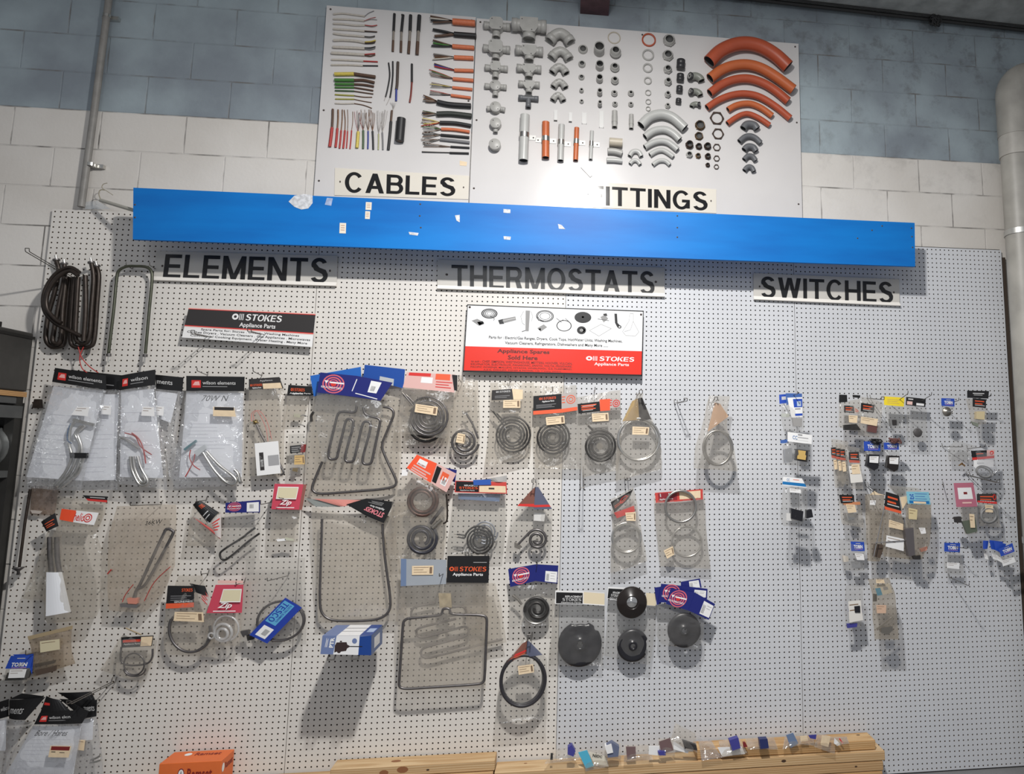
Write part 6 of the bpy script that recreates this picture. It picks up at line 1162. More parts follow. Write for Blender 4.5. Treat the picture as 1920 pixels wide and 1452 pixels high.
zO_pack('right coil packet under the red sign, black header with bright red square', [((1330, 300), (1870, 205)), ((1362, 700), (1880, 600)), ((1380, 1000), (1870, 1000)), ((1400, 1292), (1830, 1200))], (1615, 905), 205, 3.1, .0062, h3, [(1515, 502), (1720, 490), (1726, 590), (1524, 602)], 37, [[(1560, 740), (1470, 650)]], Ri=90)
for t_, L_, lb in [(zO(482, 20), .12, 'hook above the left coil packet under the red sign'), (zO(1030, 165), .1, 'hook above the middle coil packet under the red sign'), (zO(1556, 170), .12, 'hook above the right coil packet under the red sign')]: hook(t_, L_, lb, tilt=.1)
# rings and twisted bags
def ring_pack(label, z, bagrows, rings, d, cards=(), hk=None, seed=1, stk=None, bm=MILKY, t=.016):
    r = pk(label, z(*bagrows[0][0]), d, name='bagged_ring'); bag(bagrows, d, t, bm, r, z, seed=seed, cr_=.006)
    for (x, y, R, ry, rr, m) in rings: b = M(); circ(z, x, y, R, d, rr, m, b, ry=ry, k=52); mk('ring', b, r)
    for q, m, fn in cards: c = card(z, q, d + .004, m, bulge=.006); fn and fn(c); mk('folded_card', c.M, r)
    if stk: sticker(z, stk, d + t + .003, r)
    return r
RG = mat('steel_trim_ring', (.72, .71, .68), .28, .95, noise=.2, nscale=40); RG2 = mat('dull_trim_ring', (.42, .41, .39), .32, .9); TAN = mat('tan_card', (.36, .25, .11), .5)
ring_pack('twisted bag with large silver trim ring, right of the three coils', zQ, [((288, 150), (330, 140)), ((262, 200), (322, 190)), ((180, 340), (392, 330)), ((140, 560), (460, 560)), ((130, 775), (458, 688))], [(296, 475, 148, 150, .0072, RG), (290, 478, 136, 139, .004, RG)], .06, [([(290, 180), (322, 175), (385, 330), (300, 340)], DKBR, None), ([(250, 200), (292, 180), (300, 335), (180, 345)], TAN, None)], seed=38, stk=[(252, 382), (372, 388), (365, 442), (250, 440)])
hook(zQ(312, 122), .14, 'looped hook over the large silver ring bag', double=True, tilt=.05); hook(zQ(632, 180), .2, 'empty long double hook between the two twisted ring bags', double=True, tilt=.0, lat=-.02); hook(zQ(850, 172), .16, 'looped hook over the lone twisted oval ring bag', double=True, tilt=.05)
ring_pack('lone twisted bag with dull oval ring and long shadow, right of the empty hook', zQ, [((800, 160), (950, 165)), ((775, 260), (930, 290)), ((745, 400), (930, 400)), ((695, 530), (985, 560)), ((690, 682), (1005, 702))], [(860, 535, 100, 122, .0070, RG2), (872, 535, 98, 118, .0045, RG2)], .12, [([(840, 210), (880, 220), (940, 310), (790, 420)], mat('rust_tinted_card', (.5, .33, .22), .4), None)], seed=39)
hook(zQ(223, 748), .14, 'looped hook over the narrow twisted ring packet in the second row', double=True, tilt=.05)
def hz(c): lines(c, .1, .9, (.5, .65), ORT, w_=.05); c.ring(.6, .5, .2, .3, .2, RED)
ring_pack('narrow twisted packet with bright ring and torn black and red header', zQ, [((95, 905), (258, 818)), ((110, 1020), (285, 960)), ((100, 1200), (320, 1150)), ((95, 1300), (345, 1280)), ((95, 1440), (357, 1350))], [(208, 1180, 102, 106, .0065, RG), (208, 1180, 92, 96, .0035, RG)], .06, [([(95, 925), (258, 830), (225, 900), (122, 1000)], DKBR, hz), ([(120, 1000), (262, 950), (270, 990), (140, 1040)], RED, None)], seed=40, stk=[(200, 1000), (275, 995), (275, 1060), (210, 1058)])
def hr(c):
    c.band(.06, .08, .45, .85, mat('wine_red_print', (.25, .02, .03), .4)); c.band(.5, .12, .95, .82, CREAM); c.band(.1, .12, .3, .45, LOGO); c.text('Appliance Parts', .08, .6, .36, .8, WHITE, .01)
r = ring_pack('packet with red-edged header and two silver rings one above the other', zQ, [((402, 880), (768, 858)), ((415, 1050), (775, 1050)), ((430, 1220), (790, 1220)), ((450, 1385), (810, 1402))], [(640, 1208, 106, 108, .0062, RG)], .05, [([(412, 858), (755, 830), (756, 906), (420, 930)], mat('red_edge_card', (.55, .06, .05), .4), hr)], seed=41, stk=[(475, 1272), (540, 1240), (552, 1300), (500, 1330)])
b = M(); circ(zQ, 596, 955, 110, .075, .0065, RG2, b, ry=112); mk('ring', b, r)
# narrow empty double hook
hook(zS(1878, 378), .2, 'tall empty double hook left of the narrow twisted ring packet', double=True, tilt=-.45)
# second row coils
r = coil_pack('reddish brown coil seen through crumpled bag with torn red Replacement header'.replace('Replacement ', ''), zS, (360, 505), 150, 2.1, .09, [((215, 215), (600, 420)), ((120, 340), (600, 460)), ((70, 560), (590, 600)), ((90, 660), (600, 660))], R=.0078, m=mat('rusty_element', (.13, .07, .055), .45, .5, noise=.3, nscale=50), seed=42, xy=(450, 200), hub=False, Ri=85, a0=-60, t=.02)
c = card(zS, [(312, 65), (500, 148), (440, 330), (215, 190)], .115, mat('vivid_red', (.85, .09, .03)), bulge=.004); c.band(.22, .14, .62, .5, WHITE); lines(c, .15, .9, (.6, .75, .88), mat('pale_pink_card', (.68, .42, .39)), w_=.08); c.text('REPLACEMENT', .25, .38, .6, .47, REDD, .02); mk('header_card', c.M, r)
c = card(zS, [(500, 148), (684, 245), (592, 422), (440, 330)], .11, mat('pale_pink_card', (.68, .42, .39)), bulge=.006); c.band(.05, .1, .3, .9, BLACK); c.band(.4, .2, .75, .6, ORANGE); c.band(.5, .4, .8, .8, WHITE); barcode(c, .55, .5, .75, .75); mk('header_card', c.M, r)
c = card(zS, [(470, 170), (690, 210), (672, 330), (620, 300)], .08, NAVY); mk('navy_card', c.M, r); c = card(zS, [(172, 205), (232, 210), (220, 265), (165, 268)], .1, WHITE); mk('header_corner', c.M, r)
r = coil_pack('dark grey hotplate coil with clamp handle, below the reddish one', zS, (356, 862), 150, 2.3, .075, [((95, 520), (600, 480)), ((40, 700), (590, 700)), ((5, 820), (600, 850)), ((60, 1052), (555, 1052))], R=.0085, m=mat('blue_black_element', (.06, .06, .075), .4, .5, noise=.3, nscale=50), seed=43, xy=(300, 560), Ri=60, a0=-50, t=.018)
b = M(); px_tube(zS, [(440, 720), (500, 640), (560, 560)], .08, .008, ELEMG, b); px_tube(zS, [(460, 760), (545, 680)], .085, .009, TER, b); mk('clamp_handle', b, r); mk('capillary', px_tube(zS, [(560, 720), (595, 690), (600, 580), (590, 440)], .085, .004, BRN), r)
r = coil_pack('neat grey coil under black, cream and red-edged Replacement header'.replace('Replacement ', ''), zS, (905, 878), 142, 3.3, .06, [((665, 430), (1160, 435)), ((632, 700), (1165, 700)), ((600, 900), (1140, 900)), ((600, 1012), (1130, 1015))], R=.0046, seed=44, Ri=52, a0=190, term=[[(775, 830), (690, 820)], [(765, 860), (700, 845)]], bm=CLEAR, xy=(900, 330))
c = card(zS, [(675, 312), (1160, 325), (1165, 436), (668, 422)], .07, mat('red_edge_card', (.55, .06, .05))); c.band(.02, .05, .46, .92, BLACK, .0005); c.band(.47, .35, .98, .92, CREAM, .0005); c.band(.65, .52, .76, .66, DKBR, .0008); c.text('REPLACEMENT', .18, .32, .45, .45, WHITE, .01); bold_text(c, 'STOKES', .08, .5, .44, .68, ORT, .0012, .06); c.text('Appliance Parts', .1, .75, .38, .87, WHITE, .01, .0012); mk('header_card', c.M, r)
c = card(zS, [(845, 305), (1012, 300), (1015, 352), (848, 355)], .075, mat('blue_print', (.03, .1, .4), .4)); mk('blue_tab', c.M, r); c = card(zS, [(930, 302), (1165, 262), (1162, 322), (1010, 318)], .065, mat('crumpled_foil', (.6, .58, .56), .25, .5), bulge=.012); mk('crumpled_tag', c.M, r); c = card(zS, [(700, 432), (1105, 440), (1092, 510), (705, 488)], .05, mat('slate_blue_card', (.14, .2, .33), .5)); mk('inner_card', c.M, r)
b = coil(zS, 960, 800, 118, 3, .045, .004, mat('pale_coil', (.3, .32, .36), .4, .5)); mk('rear_coil', b, r)
r = coil_pack('small coil with stem in a narrow twisted bag with folded blue and red card', zS, (1450, 870), 100, 1.9, .06, [((1418, 298), (1465, 296)), ((1385, 420), (1480, 410)), ((1262, 560), (1592, 580)), ((1205, 660), (1598, 670)), ((1150, 980), (1575, 960))], R=.0070, seed=45, term=[[(1370, 810), (1262, 925)]], m=ELEMG, a0=-160, xy=(1440, 300), bm=CLEAR)
c = card(zS, [(1430, 372), (1462, 372), (1592, 580), (1420, 585)], .07, mat('slate_card', (.1, .11, .17), .4)); c.band(0, .8, 1, .9, RED); mk('folded_card', c.M, r); c = card(zS, [(1385, 415), (1432, 372), (1422, 560), (1262, 552)], .072, mat('brown_card', (.2, .08, .06), .4)); c.band(0, .85, 1, 1, RED); mk('folded_card', c.M, r); slab(zS, [(1235, 895), (1300, 930), (1285, 965), (1235, 945)], .065, .015, TER, r, 'end_block'); hook(zS(1418, 300), .14, 'hook over the narrow twisted coil bag', double=True, tilt=.05)
c = card(zS, [(1420, 615), (1530, 620), (1518, 698), (1418, 690)], .045, WHITE); mk('paper_tag', c.M, r)
# big black STOKES header over the rectangular oven element
r = pk('large bag with wide black and orange-lettered header over a rectangular oven element', zS(590, 1050), .10, name='bagged_element')
c = card(zS, [(602, 1025), (1000, 1025), (990, 1282), (592, 1278)], .10, BLACK); d_stokes(c, .05, .93, .36, .78, ORT, True, False); c.text('Appliance Parts', .14, .63, .86, .77, WHITE, .02); c.band(.62, .23, .94, .245, LOGO); mk('header_card', c.M, r)
c = card(zS, [(160, 1052), (592, 1062), (588, 1292), (158, 1312)], .095, mat('grey_blue_film', (.33, .36, .40), .35, noise=.1, nscale=6)); c.band(0, 0, .12, 1, mat('slate_blue_card', (.14, .2, .33))); mk('header_back', c.M, r); sticker(zS, [(265, 1120), (470, 1116), (466, 1204), (264, 1206)], .099, r)
bag([((160, 100), (1020, 70)), ((135, 440), (1012, 440)), ((140, 800), (1005, 800)), ((140, 1105), (990, 1095))], .09, .012, MILKY, r, zT, seed=46, nu=20, nv=24)
bag([((800, 90), (1080, 70)), ((780, 300), (1140, 300)), ((800, 450), (1160, 450)), ((840, 720), (1190, 650))], .06, .01, MILKY, r, zT, seed=47)
mk('oven_element', px_tube(zT, [(232, 416), (530, 388), (565, 370), (572, 318), (640, 318), (640, 360), (680, 378), (940, 382), (1000, 400), (1000, 480), (980, 960), (972, 1045), (880, 1058), (210, 1102), (145, 1085), (148, 1020), (185, 470), (195, 436), (232, 416)], .095, .0062, ELEMG, rnd_=.035), r)
c = card(zT, [(530, 170), (650, 170), (660, 310), (540, 310)], .088, mat('old_glue_tape', (.5, .42, .28), .5, noise=.3, nscale=40)); mk('tape_wrap', c.M, r)
GH = mat('pale_grey_element', (.22, .205, .2), .5, .4)
r = pk('pale zigzag grill element hanging behind the rectangular oven element', zT(640, 100), .03, name='bagged_element')
mk('grill_element', px_tube(zT, [(700, 420), (360, 500), (310, 530), (320, 590), (380, 605), (740, 505), (800, 490), (830, 540), (800, 590), (420, 690), (360, 720), (360, 780), (420, 805), (980, 660), (1150, 620)], .035, .0058, GH, rnd_=.03), r); mk('element_end', px_tube(zT, [(265, 400), (270, 340), (320, 300), (500, 265)], .035, .0055, GH, px_tube(zT, [(640, 310), (760, 300), (800, 350), (780, 380)], .035, .0055, GH)), r)
hook(zS(525, 1190), .2, 'hook tip in front of the wide black header', tilt=.05)
r = pk('bag with navy two-part header and red target over a dished spiral hotplate', zS(1440, 1110), .07, name='bagged_element')
c = card(zS, [(1176, 1150), (1440, 1104), (1428, 1265), (1196, 1320)], .07, NAVY); d_target(c, .45, .5, .33, .48); mk('header_card', c.M, r); c = card(zS, [(1440, 1104), (1652, 1116), (1640, 1287), (1428, 1262)], .07, NAVY); c.band(.45, .35, .97, .95, WHITE, .0006); barcode(c, .5, .5, .62, .9); lines(c, .68, .9, (.45, .6, .75), GREY, w_=.02); mk('header_card', c.M, r)
bag([((1225, 105), (1680, 70)), ((1222, 250), (1650, 260)), ((1218, 500), (1625, 480))], .06, .014, CLEAR, r, zT, seed=48)
b = M(); b.lathe(P(*zT(1483, 332), .055), (0, -1, 0), [(.0001, 0), (.062, 0), (.064, .014), (.0595, .014), (.058, .003), (.0001, .002)], STEEL, 40); mk('dish', b, r); mk('coil', coil(zT, 1490, 325, 122, 2.1, .068, .0078, ELEM, Ri=25, a0=170), r); mk('terminals', px_tube(zT, [(1340, 280), (1300, 230), (1250, 190)], .06, .006, TER), r); hook(zS(1446, 1090), .1, 'hook above the two-part navy header', tilt=.1)
# long bag with upside-down black header and open U element
r = pk('very tall bag with twisted pink and black upside-down header and open-topped element frame', zN(350, 100), .06, name='bagged_element')
c = card(zN, [(340, 112), (520, 66), (640, 262), (500, 205)], .07, BLACK); mk('header_card', c.M, r); c = Card([zN(*p) for p in [(640, 262), (340, 112), (500, 64), (722, 92)]], .072, BLACK); c.c = c.c[:]; c.text('STOKES', .1, .16, .62, .42, mat('pink_letter', (.75, .22, .26), .5), .03); c.text('Appliance Parts', .16, .48, .6, .62, WHITE, .015); lines(c, .3, .75, (.7, .77, .84), LOGO, w_=.015); mk('header_card', c.M, r)
c = card(zN, [(75, 66), (480, 78), (350, 122), (300, 130)], .066, mat('salmon_card', (.72, .28, .24), .5), bulge=.004); mk('header_fold', c.M, r); c = card(zN, [(5, 60), (300, 108), (290, 132), (95, 130)], .06, mat('grey_green_fold', (.25, .27, .26), .5)); mk('header_fold', c.M, r)
bag([((60, 130), (620, 262)), ((70, 400), (655, 420)), ((95, 700), (700, 700)), ((110, 1062), (750, 1048))], .05, .014, MILKY, r, zN, seed=49, nu=18, nv=26)
bag([((600, 250), (720, 150)), ((640, 400), (740, 380)), ((680, 600), (770, 600)), ((740, 1000), (830, 1010))], .045, .01, MILKY, r, zN, seed=50)
mk('oven_element', px_tube(zN, [(145, 228), (140, 420), (126, 850), (132, 980), (210, 1045), (450, 1048), (620, 1030), (694, 960), (690, 840), (650, 560), (632, 370), (630, 270)], .055, .0058, ELEMG, rnd_=.05), r)
# PTR box on a long shelf hook
r = root('boxed_immersion_part', 'blue and white printed carton lying on two long wire brackets', 'box', P(655, 1230, .12))
zz = Z(590, 1165, 13.714); fq = [(200, 378), (1460, 372), (1452, 880), (147, 852)]; f = [P(*zz(*p), .30) for p in fq]; D_ = Vector((0, .19, 0)); b = M(); BXB = mat('box_slate_blue', (.14, .19, .36), .4); b.hexa([f[0], f[3], f[2], f[1]], [p + D_ for p in (f[0], f[3], f[2], f[1])], BXB); mk('carton', b, r)
c = Card.__new__(Card); c.c = f; c.b = 0; c.M = M(); WB = mat('box_white', (.75, .75, .76), .4); DB = mat('box_deep_blue', (.01, .05, .24), .35)
c.pol([(.29, 0), (.76, 0), (.745, 1), (.25, 1)], WB, .0006); c.pol([(.76, .06), (1, .0), (1, 1), (.745, 1)], DB, .0008)
c.pol([(.27, .9), (.27, .52), (.30, .36), (.5, .34), (.52, .48), (.56, .52), (.56, .6), (.52, .66), (.5, .8), (.4, .84), (.38, .92), (.34, .92), (.32, .84)], mat('photo_dark', (.035, .02, .02), .4), .001); c.pol([(.36, .34), (.37, .27), (.40, .27), (.41, .34)], MATS['photo_dark'], .001); c.band(.55, .54, .82, .585, BLACK, .0012); c.ring(.66, .28, .05, .14, 1, mat('box_slate_blue', (.14, .19, .36)), .001)
c2 = Card.__new__(Card); c2.b = 0; c2.M = c.M; c2.c = [c.at(.15, .64), c.at(.17, .1), c.at(.26, .1), c.at(.24, .64)]; c2.text('PTR', 0, .05, 1, .95, WHITE, .04, .001)
c2.c = [c.at(.07, .62), c.at(.09, .12), c.at(.14, .12), c.at(.12, .62)]; lines(c2, 0, 1, (.05, .4, .75), WHITE, w_=.14); mk('front_printing', c.M, r)
c = Card.__new__(Card); c.b = 0; c.M = M(); c.c = [f[0] + D_, f[1] + D_, f[1], f[0]]; c.at = (lambda cc: lambda u, v, h=0: (cc[0] * (1 - u) + cc[1] * u) * (1 - v) + (cc[3] * (1 - u) + cc[2] * u) * v + Vector((0, 0, h)))(c.c)
c.band(.3, 0, .76, 1, WB, .0006); c.band(.76, 0, 1, 1, DB, .0006); c.band(.3, .3, .76, .36, GREY, .0008); c.band(.3, .6, .76, .64, GREY, .0008); c.band(.82, .35, .97, .7, mat('sky_print', (.35, .45, .65), .4), .0008); mk('top_printing', c.M, r)
c = Card.__new__(Card); c.b = 0; c.M = M(); c.c = [f[1], f[1] + D_, f[2] + D_, f[2]]; c.at = (lambda cc: lambda u, v, h=0: (cc[0] * (1 - u) + cc[1] * u) * (1 - v) + (cc[3] * (1 - u) + cc[2] * u) * v + Vector((h, 0, 0)))(c.c)
c.band(0, 0, 1, 1, mat('box_side_blue', (.1, .15, .3), .4), .0004); c.band(.25, .25, .75, .8, WB, .0006); barcode(c, .3, .35, .7, .7); mk('side_printing', c.M, r)
for k, x in enumerate((f[3].x + .045, f[2].x - .065)):
    b = M(); z0 = f[3].z - .007
    for dx in (-.014, .014): b.tube(rounded([Vector((x + dx, .012, z0 - .0)), Vector((x + dx, -.285, z0)), Vector((x + dx, -.305, z0 - .015))], .01), .0028, WIRE, 7)
    b.tube([Vector((x - .016, -.305, z0 - .016)), Vector((x + .016, -.305, z0 - .016))], .0028, WIRE, 7); mk('shelf_bracket', b, label=f'{["left", "right"][k]} of the two wire brackets under the blue and white carton', cat='bracket')
# belt ring
r = pk('twisted bag with thick black oval seal band, lowest in the middle of the board', zT(1385, 620), .09, name='bagged_seal')
BLT = mat('black_rubber', (.025, .023, .028), .45); b = M(); circ(zT, 1345, 1010, 205, .09, .0085, BLT, b, ry=248, rot=12, k=52); mk('seal_band', b, r); b = M(); circ(zT, 1352, 1022, 214, .105, .0075, BLT, b, ry=250, rot=14, k=52); mk('seal_band', b, r)
bag([((1345, 620), (1410, 640)), ((1270, 740), (1500, 720)), ((1160, 860), (1585, 810)), ((1120, 1050), (1590, 1050)), ((1085, 1300), (1585, 1300)), ((1080, 1440), (1590, 1395))], .09, .02, CLEAR, r, zT, seed=51, nv=26)
c = card(zT, [(1390, 628), (1415, 640), (1540, 770), (1385, 790)], .11, mat('slate_card', (.1, .11, .17)), bulge=.004); mk('folded_card', c.M, r); c = card(zT, [(1345, 660), (1390, 632), (1385, 770), (1190, 850)], .108, mat('brown_card', (.2, .08, .06)), bulge=.004); c.band(.2, .6, 1, .75, RED); c.band(.1, .8, .9, .86, ORT); mk('folded_card', c.M, r); sticker(zT, [(1300, 880), (1450, 860), (1460, 940), (1310, 965)], .115, r)
hook(zT(1410, 572), .16, 'double hook over the black oval seal bag', double=True, tilt=.1, up=.03)
# black discs
BKP = mat('black_plastic_gloss', (.012, .012, .016), .28)
def disc(r, z, cx, cy, Rm, d, notch, hub=.26, m=BKP, name='disc'):
    b = M(); c0 = P(*z(cx, cy), d); n = 64; an = [math.radians(360 * k / n) for k in range(n)]
    def rad(a): 
        dg = (math.degrees(a)) % 360
        for (s, e, f) in notch:
            if s <= dg <= e: return f
        return 1.
    prof = [(.15, .004), (.15, .014), (hub, .012), (hub * 1.15, .006), (.62, .005), (.80, .010), (.97, .008), (1.0, 0)]; vs = [c0 + Vector((0, -.014, 0))]
    for f, h in prof:
        for a in an: k = min(f, rad(a) if f > .6 else 1) ; vs.append(c0 + Vector((math.cos(a) * Rm * k, -h, math.sin(a) * Rm * k)))
    fs = []
    for i in range(len(prof) - 1): fs += [(1 + i * n + k, 1 + i * n + (k + 1) % n, 1 + (i + 1) * n + (k + 1) % n, 1 + (i + 1) * n + k) for k in range(n)]
    b.add(vs, fs, m, True); lo = 1 + (len(prof) - 1) * n; bk = [v + Vector((0, .006, 0)) for v in vs[lo:]]; b.add(vs[lo:] + bk, [(k, (k + 1) % n, n + (k + 1) % n, n + k) for k in range(n)], m); mk(name, b, r)
def h_sn(q, q2, d, r, z=zU):
    c = card(z, q, d, WHITE); c.band(.03, .12, .97, .95, BLACK); c.text('REPLACEMENT', .35, .35, .95, .5, WHITE, .01); bold_text(c, 'STOKES', .25, .55, .92, .76, LOGO, .0012, .06); c.text('Appliance Parts', .2, .82, .9, .93, WHITE, .01, .0012); mk('header_card', c.M, r)
    if q2: c = card(z, q2, d, mat('pale_cream_card', (.72, .62, .44), .5)); c.band(0, .93, 1, 1, WHITE); c.band(0, 0, 1, .05, WHITE); mk('header_label', c.M, r)
r = pk('bag with white-edged black and cream header over the largest black disc', zU(380, 280), .06, name='bagged_disc'); h_sn([(120, 270), (420, 278), (418, 415), (118, 412)], [(420, 278), (642, 295), (640, 430), (418, 415)], .06, r)
disc(r, zU, 380, 838, .105, .05, [(70, 108, .88), (38, 46, .92)]); bag([((92, 415), (648, 430)), ((80, 700), (640, 700)), ((55, 900), (630, 900)), ((50, 1060), (620, 1072))], .05, .022, CLEAR, r, zU, seed=52)
r = pk('bag with black rotary dial above and notched black disc below', zU(930, 240), .08, name='bagged_disc'); h_sn([(680, 232), (860, 240), (790, 375), (668, 358)], None, .06, r); c = card(zU, [(1080, 295), (1192, 302), (1182, 432), (1090, 425)], .06, mat('pale_cream_card', (.72, .62, .44))); mk('header_label', c.M, r)
b = M(); b.lathe(P(*zU(930, 395), .08), (0, -.97, .1), [(.0001, .020), (.026, .020), (.028, .026), (.033, .026), (.04, .018), (.068, .012), (.0735, .004), (.0735, -.012), (.0001, -.012)], mat('dark_brown_bakelite', (.014, .010, .009), .25), 48); mk('dial', b, r); b = M(); b.lathe(P(*zU(930, 390), .1), (0, -1, .1), [(.0001, .006), (.025, .005), (.027, .001)], mat('mirror_steel', (.75, .75, .74), .12, 1.), 32); mk('dial_centre', b, r)
disc(r, zU, 940, 852, .077, .06, [(330, 359, .86), (0, 18, .86)]); bag([((680, 372), (1185, 432)), ((655, 700), (1180, 700)), ((620, 960), (1120, 1062))], .055, .018, CLEAR, r, zU, seed=53)
r = pk('fanned navy cards with red targets over a dark grey disc, right end of the discs', zU(1450, 220), .11, name='bagged_disc')
def nv(q, d, tg=None, st=None):
    c = card(zU, q, d, NAVY); tg and d_target(c, *tg)
    if st: c.band(*st, WHITE, .0006); barcode(c, st[0] + .03, lerp(st[1], st[3], .25), lerp(st[0], st[2], .35), lerp(st[1], st[3], .9)); lines(c, lerp(st[0], st[2], .45), lerp(st[0], st[2], .9), (lerp(st[1], st[3], .2), lerp(st[1], st[3], .4)), GREY, w_=.03)
    mk('header_card', c.M, r)
nv([(1448, 178), (1650, 142), (1670, 240), (1450, 240)], .085, None, (.42, .15, .92, .98)); nv([(1168, 240), (1260, 225), (1240, 410), (1195, 422)], .08); nv([(1240, 198), (1460, 220), (1440, 400), (1215, 395)], .09, (.55, .45, .42, .48)); nv([(1460, 220), (1732, 252), (1726, 360), (1440, 360)], .092, None, (.5, .2, .95, .85))
nv([(1342, 245), (1600, 292), (1530, 482), (1290, 410)], .105, (.42, .52, .36, .5)); nv([(1600, 292), (1812, 412), (1745, 580), (1530, 482)], .107, None, (.5, .15, .97, .9))
disc(r, zU, 1485, 690, .082, .085, [], m=mat('grey_black_plastic', (.022, .021, .024), .35)); bag([((1200, 430), (1620, 560)), ((1190, 620), (1700, 620)), ((1185, 740), (1690, 760)), ((1250, 840), (1640, 900))], .085, .022, CLEAR, r, zU, seed=54, cr_=.007)
# ================================================================ switches on the right, and the bags on the timber
def simple(label, z, d, bagrows, cards=(), parts=(), stk=(), bm=CLEAR, t=.012, seed=1, name='bagged_switch', xy=None, cr2=.0045):
    "packet: cards (quad, material, draw fn, depth offset), parts (polygon, thickness, material, name)"
    r = pk(label, z(*(xy or (cards[0][0][0] if cards else bagrows[0][0]))), d, name=name)
    if bagrows: bag(bagrows, d - .004, t, bm, r, z, seed=seed, nu=10, nv=14, cr_=cr2)
    for q, m, fn, dd in cards: c = card(z, q, d + dd, m, bulge=.002); fn and fn(c); mk('header_card', c.M, r)
    for q, th, m, nm in parts: slab(z, q, d + th / 2, th, m, r, nm, .0015)
    for k_, (q, m) in enumerate(stk): sticker(z, q, d + t + .002 + .0015 * k_, r, m, 2)
    return r
CCB = mat('cyan_blue_print', (.01, .16, .42), .4)
def f_bl(c): c.band(.3, .25, .9, .6, LOGO)
def f_cc(c): c.text('CC', .2, .3, .4, .7, mat('steel_blue_ink', (.15, .25, .45), .5), .02); c.band(.42, .4, .85, .48, GREY); c.band(.3, .72, .85, .76, LOGO); c.band(.42, .08, .6, .24, GREY)
def f_cb(c): c.band(0, .55, 1, .9, CCB); c.text('CC', .18, .15, .32, .45, mat('steel_blue_ink', (.15, .25, .45)), .02); c.band(.5, .2, .8, .26, ORANGE)
simple('blue and white carded switches at the top of the long-shadowed column', zV, .22, [((130, 195), (345, 160)), ((130, 350), (355, 340)), ((150, 470), (350, 465))],
 [([(108, 105), (180, 100), (185, 188), (112, 195)], BLUE, f_bl, -.02), ([(172, 92), (330, 95), (332, 128), (180, 210)], mat('mid_blue_card', (.05, .12, .36), .4), None, -.005), ([(188, 135), (332, 130), (335, 322), (228, 328)], WHITE, lambda c: (c.band(.35, .08, 1, .5, BLUE), c.band(.6, .2, .9, .45, mat('pale_blue_print', (.45, .55, .7), .4), .0008), c.band(.35, .82, 1, .93, BLUE), c.band(.4, .55, .85, .62, GREY)), .004)],
 [([(240, 330), (332, 335), (330, 418), (250, 412)], .02, mat('satin_switch_plate', (.42, .41, .4), .35, .4), 'switch_plate'), ([(135, 290), (210, 290), (210, 325), (132, 322)], .012, mat('clear_grey_part', (.45, .47, .43), .3), 'small_part')], seed=61)
hook(zV(287, 70), .28, 'long hook above the blue and white carded switches', tilt=.03)
simple('white CC header bag with black and gold relay, middle of the long-shadowed column'.replace('CC ', ''), zV, .22, [((195, 560), (425, 585)), ((140, 600), (420, 610)), ((140, 700), (400, 720)), ((150, 785), (385, 800))],
 [([(190, 467), (428, 498), (424, 588), (190, 560)], WHITE, f_cc, 0), ([(120, 548), (200, 540), (200, 575), (122, 580)], mat('mid_blue_card', (.05, .12, .36)), None, -.01)],
 [([(275, 632), (392, 648), (382, 762), (266, 742)], .02, DKBR, 'relay_base'), ([(295, 645), (368, 655), (362, 690), (372, 700), (365, 742), (285, 730), (288, 700), (300, 690)], .034, mat('relay_gold', (.55, .37, .12), .4), 'relay_top'), ([(150, 640), (230, 620), (240, 760), (160, 770)], .01, mat('crumpled_grey_film', (.35, .36, .38), .3, .3), 'film_fold')], seed=62, t=.02)
simple('white and blue striped header bag with black switches, lowest of the long-shadowed column', zV, .20, [((150, 1000), (380, 1010)), ((130, 1150), (385, 1150)), ((120, 1300), (380, 1300)), ((150, 1385), (330, 1370))],
 [([(148, 905), (330, 920), (378, 1012), (138, 985)], WHITE, f_cb, 0)],
 [([(225, 1210), (345, 1240), (335, 1340), (225, 1310)], .03, BKP, 'switch_body'), ([(375, 1235), (425, 1220), (440, 1298), (375, 1310)], .025, BKP, 'switch_body'), ([(180, 1260), (225, 1260), (330, 1340), (180, 1330)], .008, WHITE, 'leaflet')], [([(212, 1015), (320, 1030), (320, 1065), (210, 1055)], WHITE)], seed=63, t=.02)
def f_st(c): lines(c, .15, .85, (.25, .55), ORT, w_=.12); c.band(.15, .75, .9, .82, LOGO)
def f_sto(c): f_st(c); c.band(0, .8, 1, 1, ORANGE, .0007)
simple('leftmost packet of the top switches row, black bars over a cream label', zV, .12, [((690, 185), (895, 150)), ((690, 300), (900, 300)), ((688, 420), (905, 475))], [([(692, 105), (768, 108), (772, 178), (690, 182)], BLACK, None, 0), ([(822, 108), (898, 112), (895, 138), (825, 132)], BLACK, None, 0), ([(740, 210), (832, 214), (842, 286), (738, 276)], DKBR, f_st, .004), ([(835, 215), (890, 260), (880, 300), (842, 286)], CLR, f_st, .002)],
 [([(740, 400), (860, 390), (905, 450), (745, 450)], .02, ELEM, 'metal_clips')], [([(785, 305), (872, 310), (866, 382), (788, 375)], CREAM)], bm=MILKY, seed=64)
simple('second packet of the top switches row, black card over a long cream label', zV, .12, [((905, 120), (1115, 180)), ((895, 300), (1105, 300)), ((872, 500), (1080, 525))], [([(905, 185), (1037, 205), (1030, 282), (902, 268)], BLACK, f_st, .004)], [([(975, 400), (1065, 405), (1055, 480), (970, 465)], .02, mat('maroon_part', (.12, .05, .045), .5), 'brown_part')], [([(905, 318), (1070, 342), (1058, 412), (902, 382)], CREAM)], bm=MILKY, seed=65)
hook(zV(1115, 128), .18, 'looped hook tip between the second packet and the yellow card', double=True, tilt=-.1); hook(zV(1360, 68), .2, 'hook rising above the yellow card', tilt=.25)
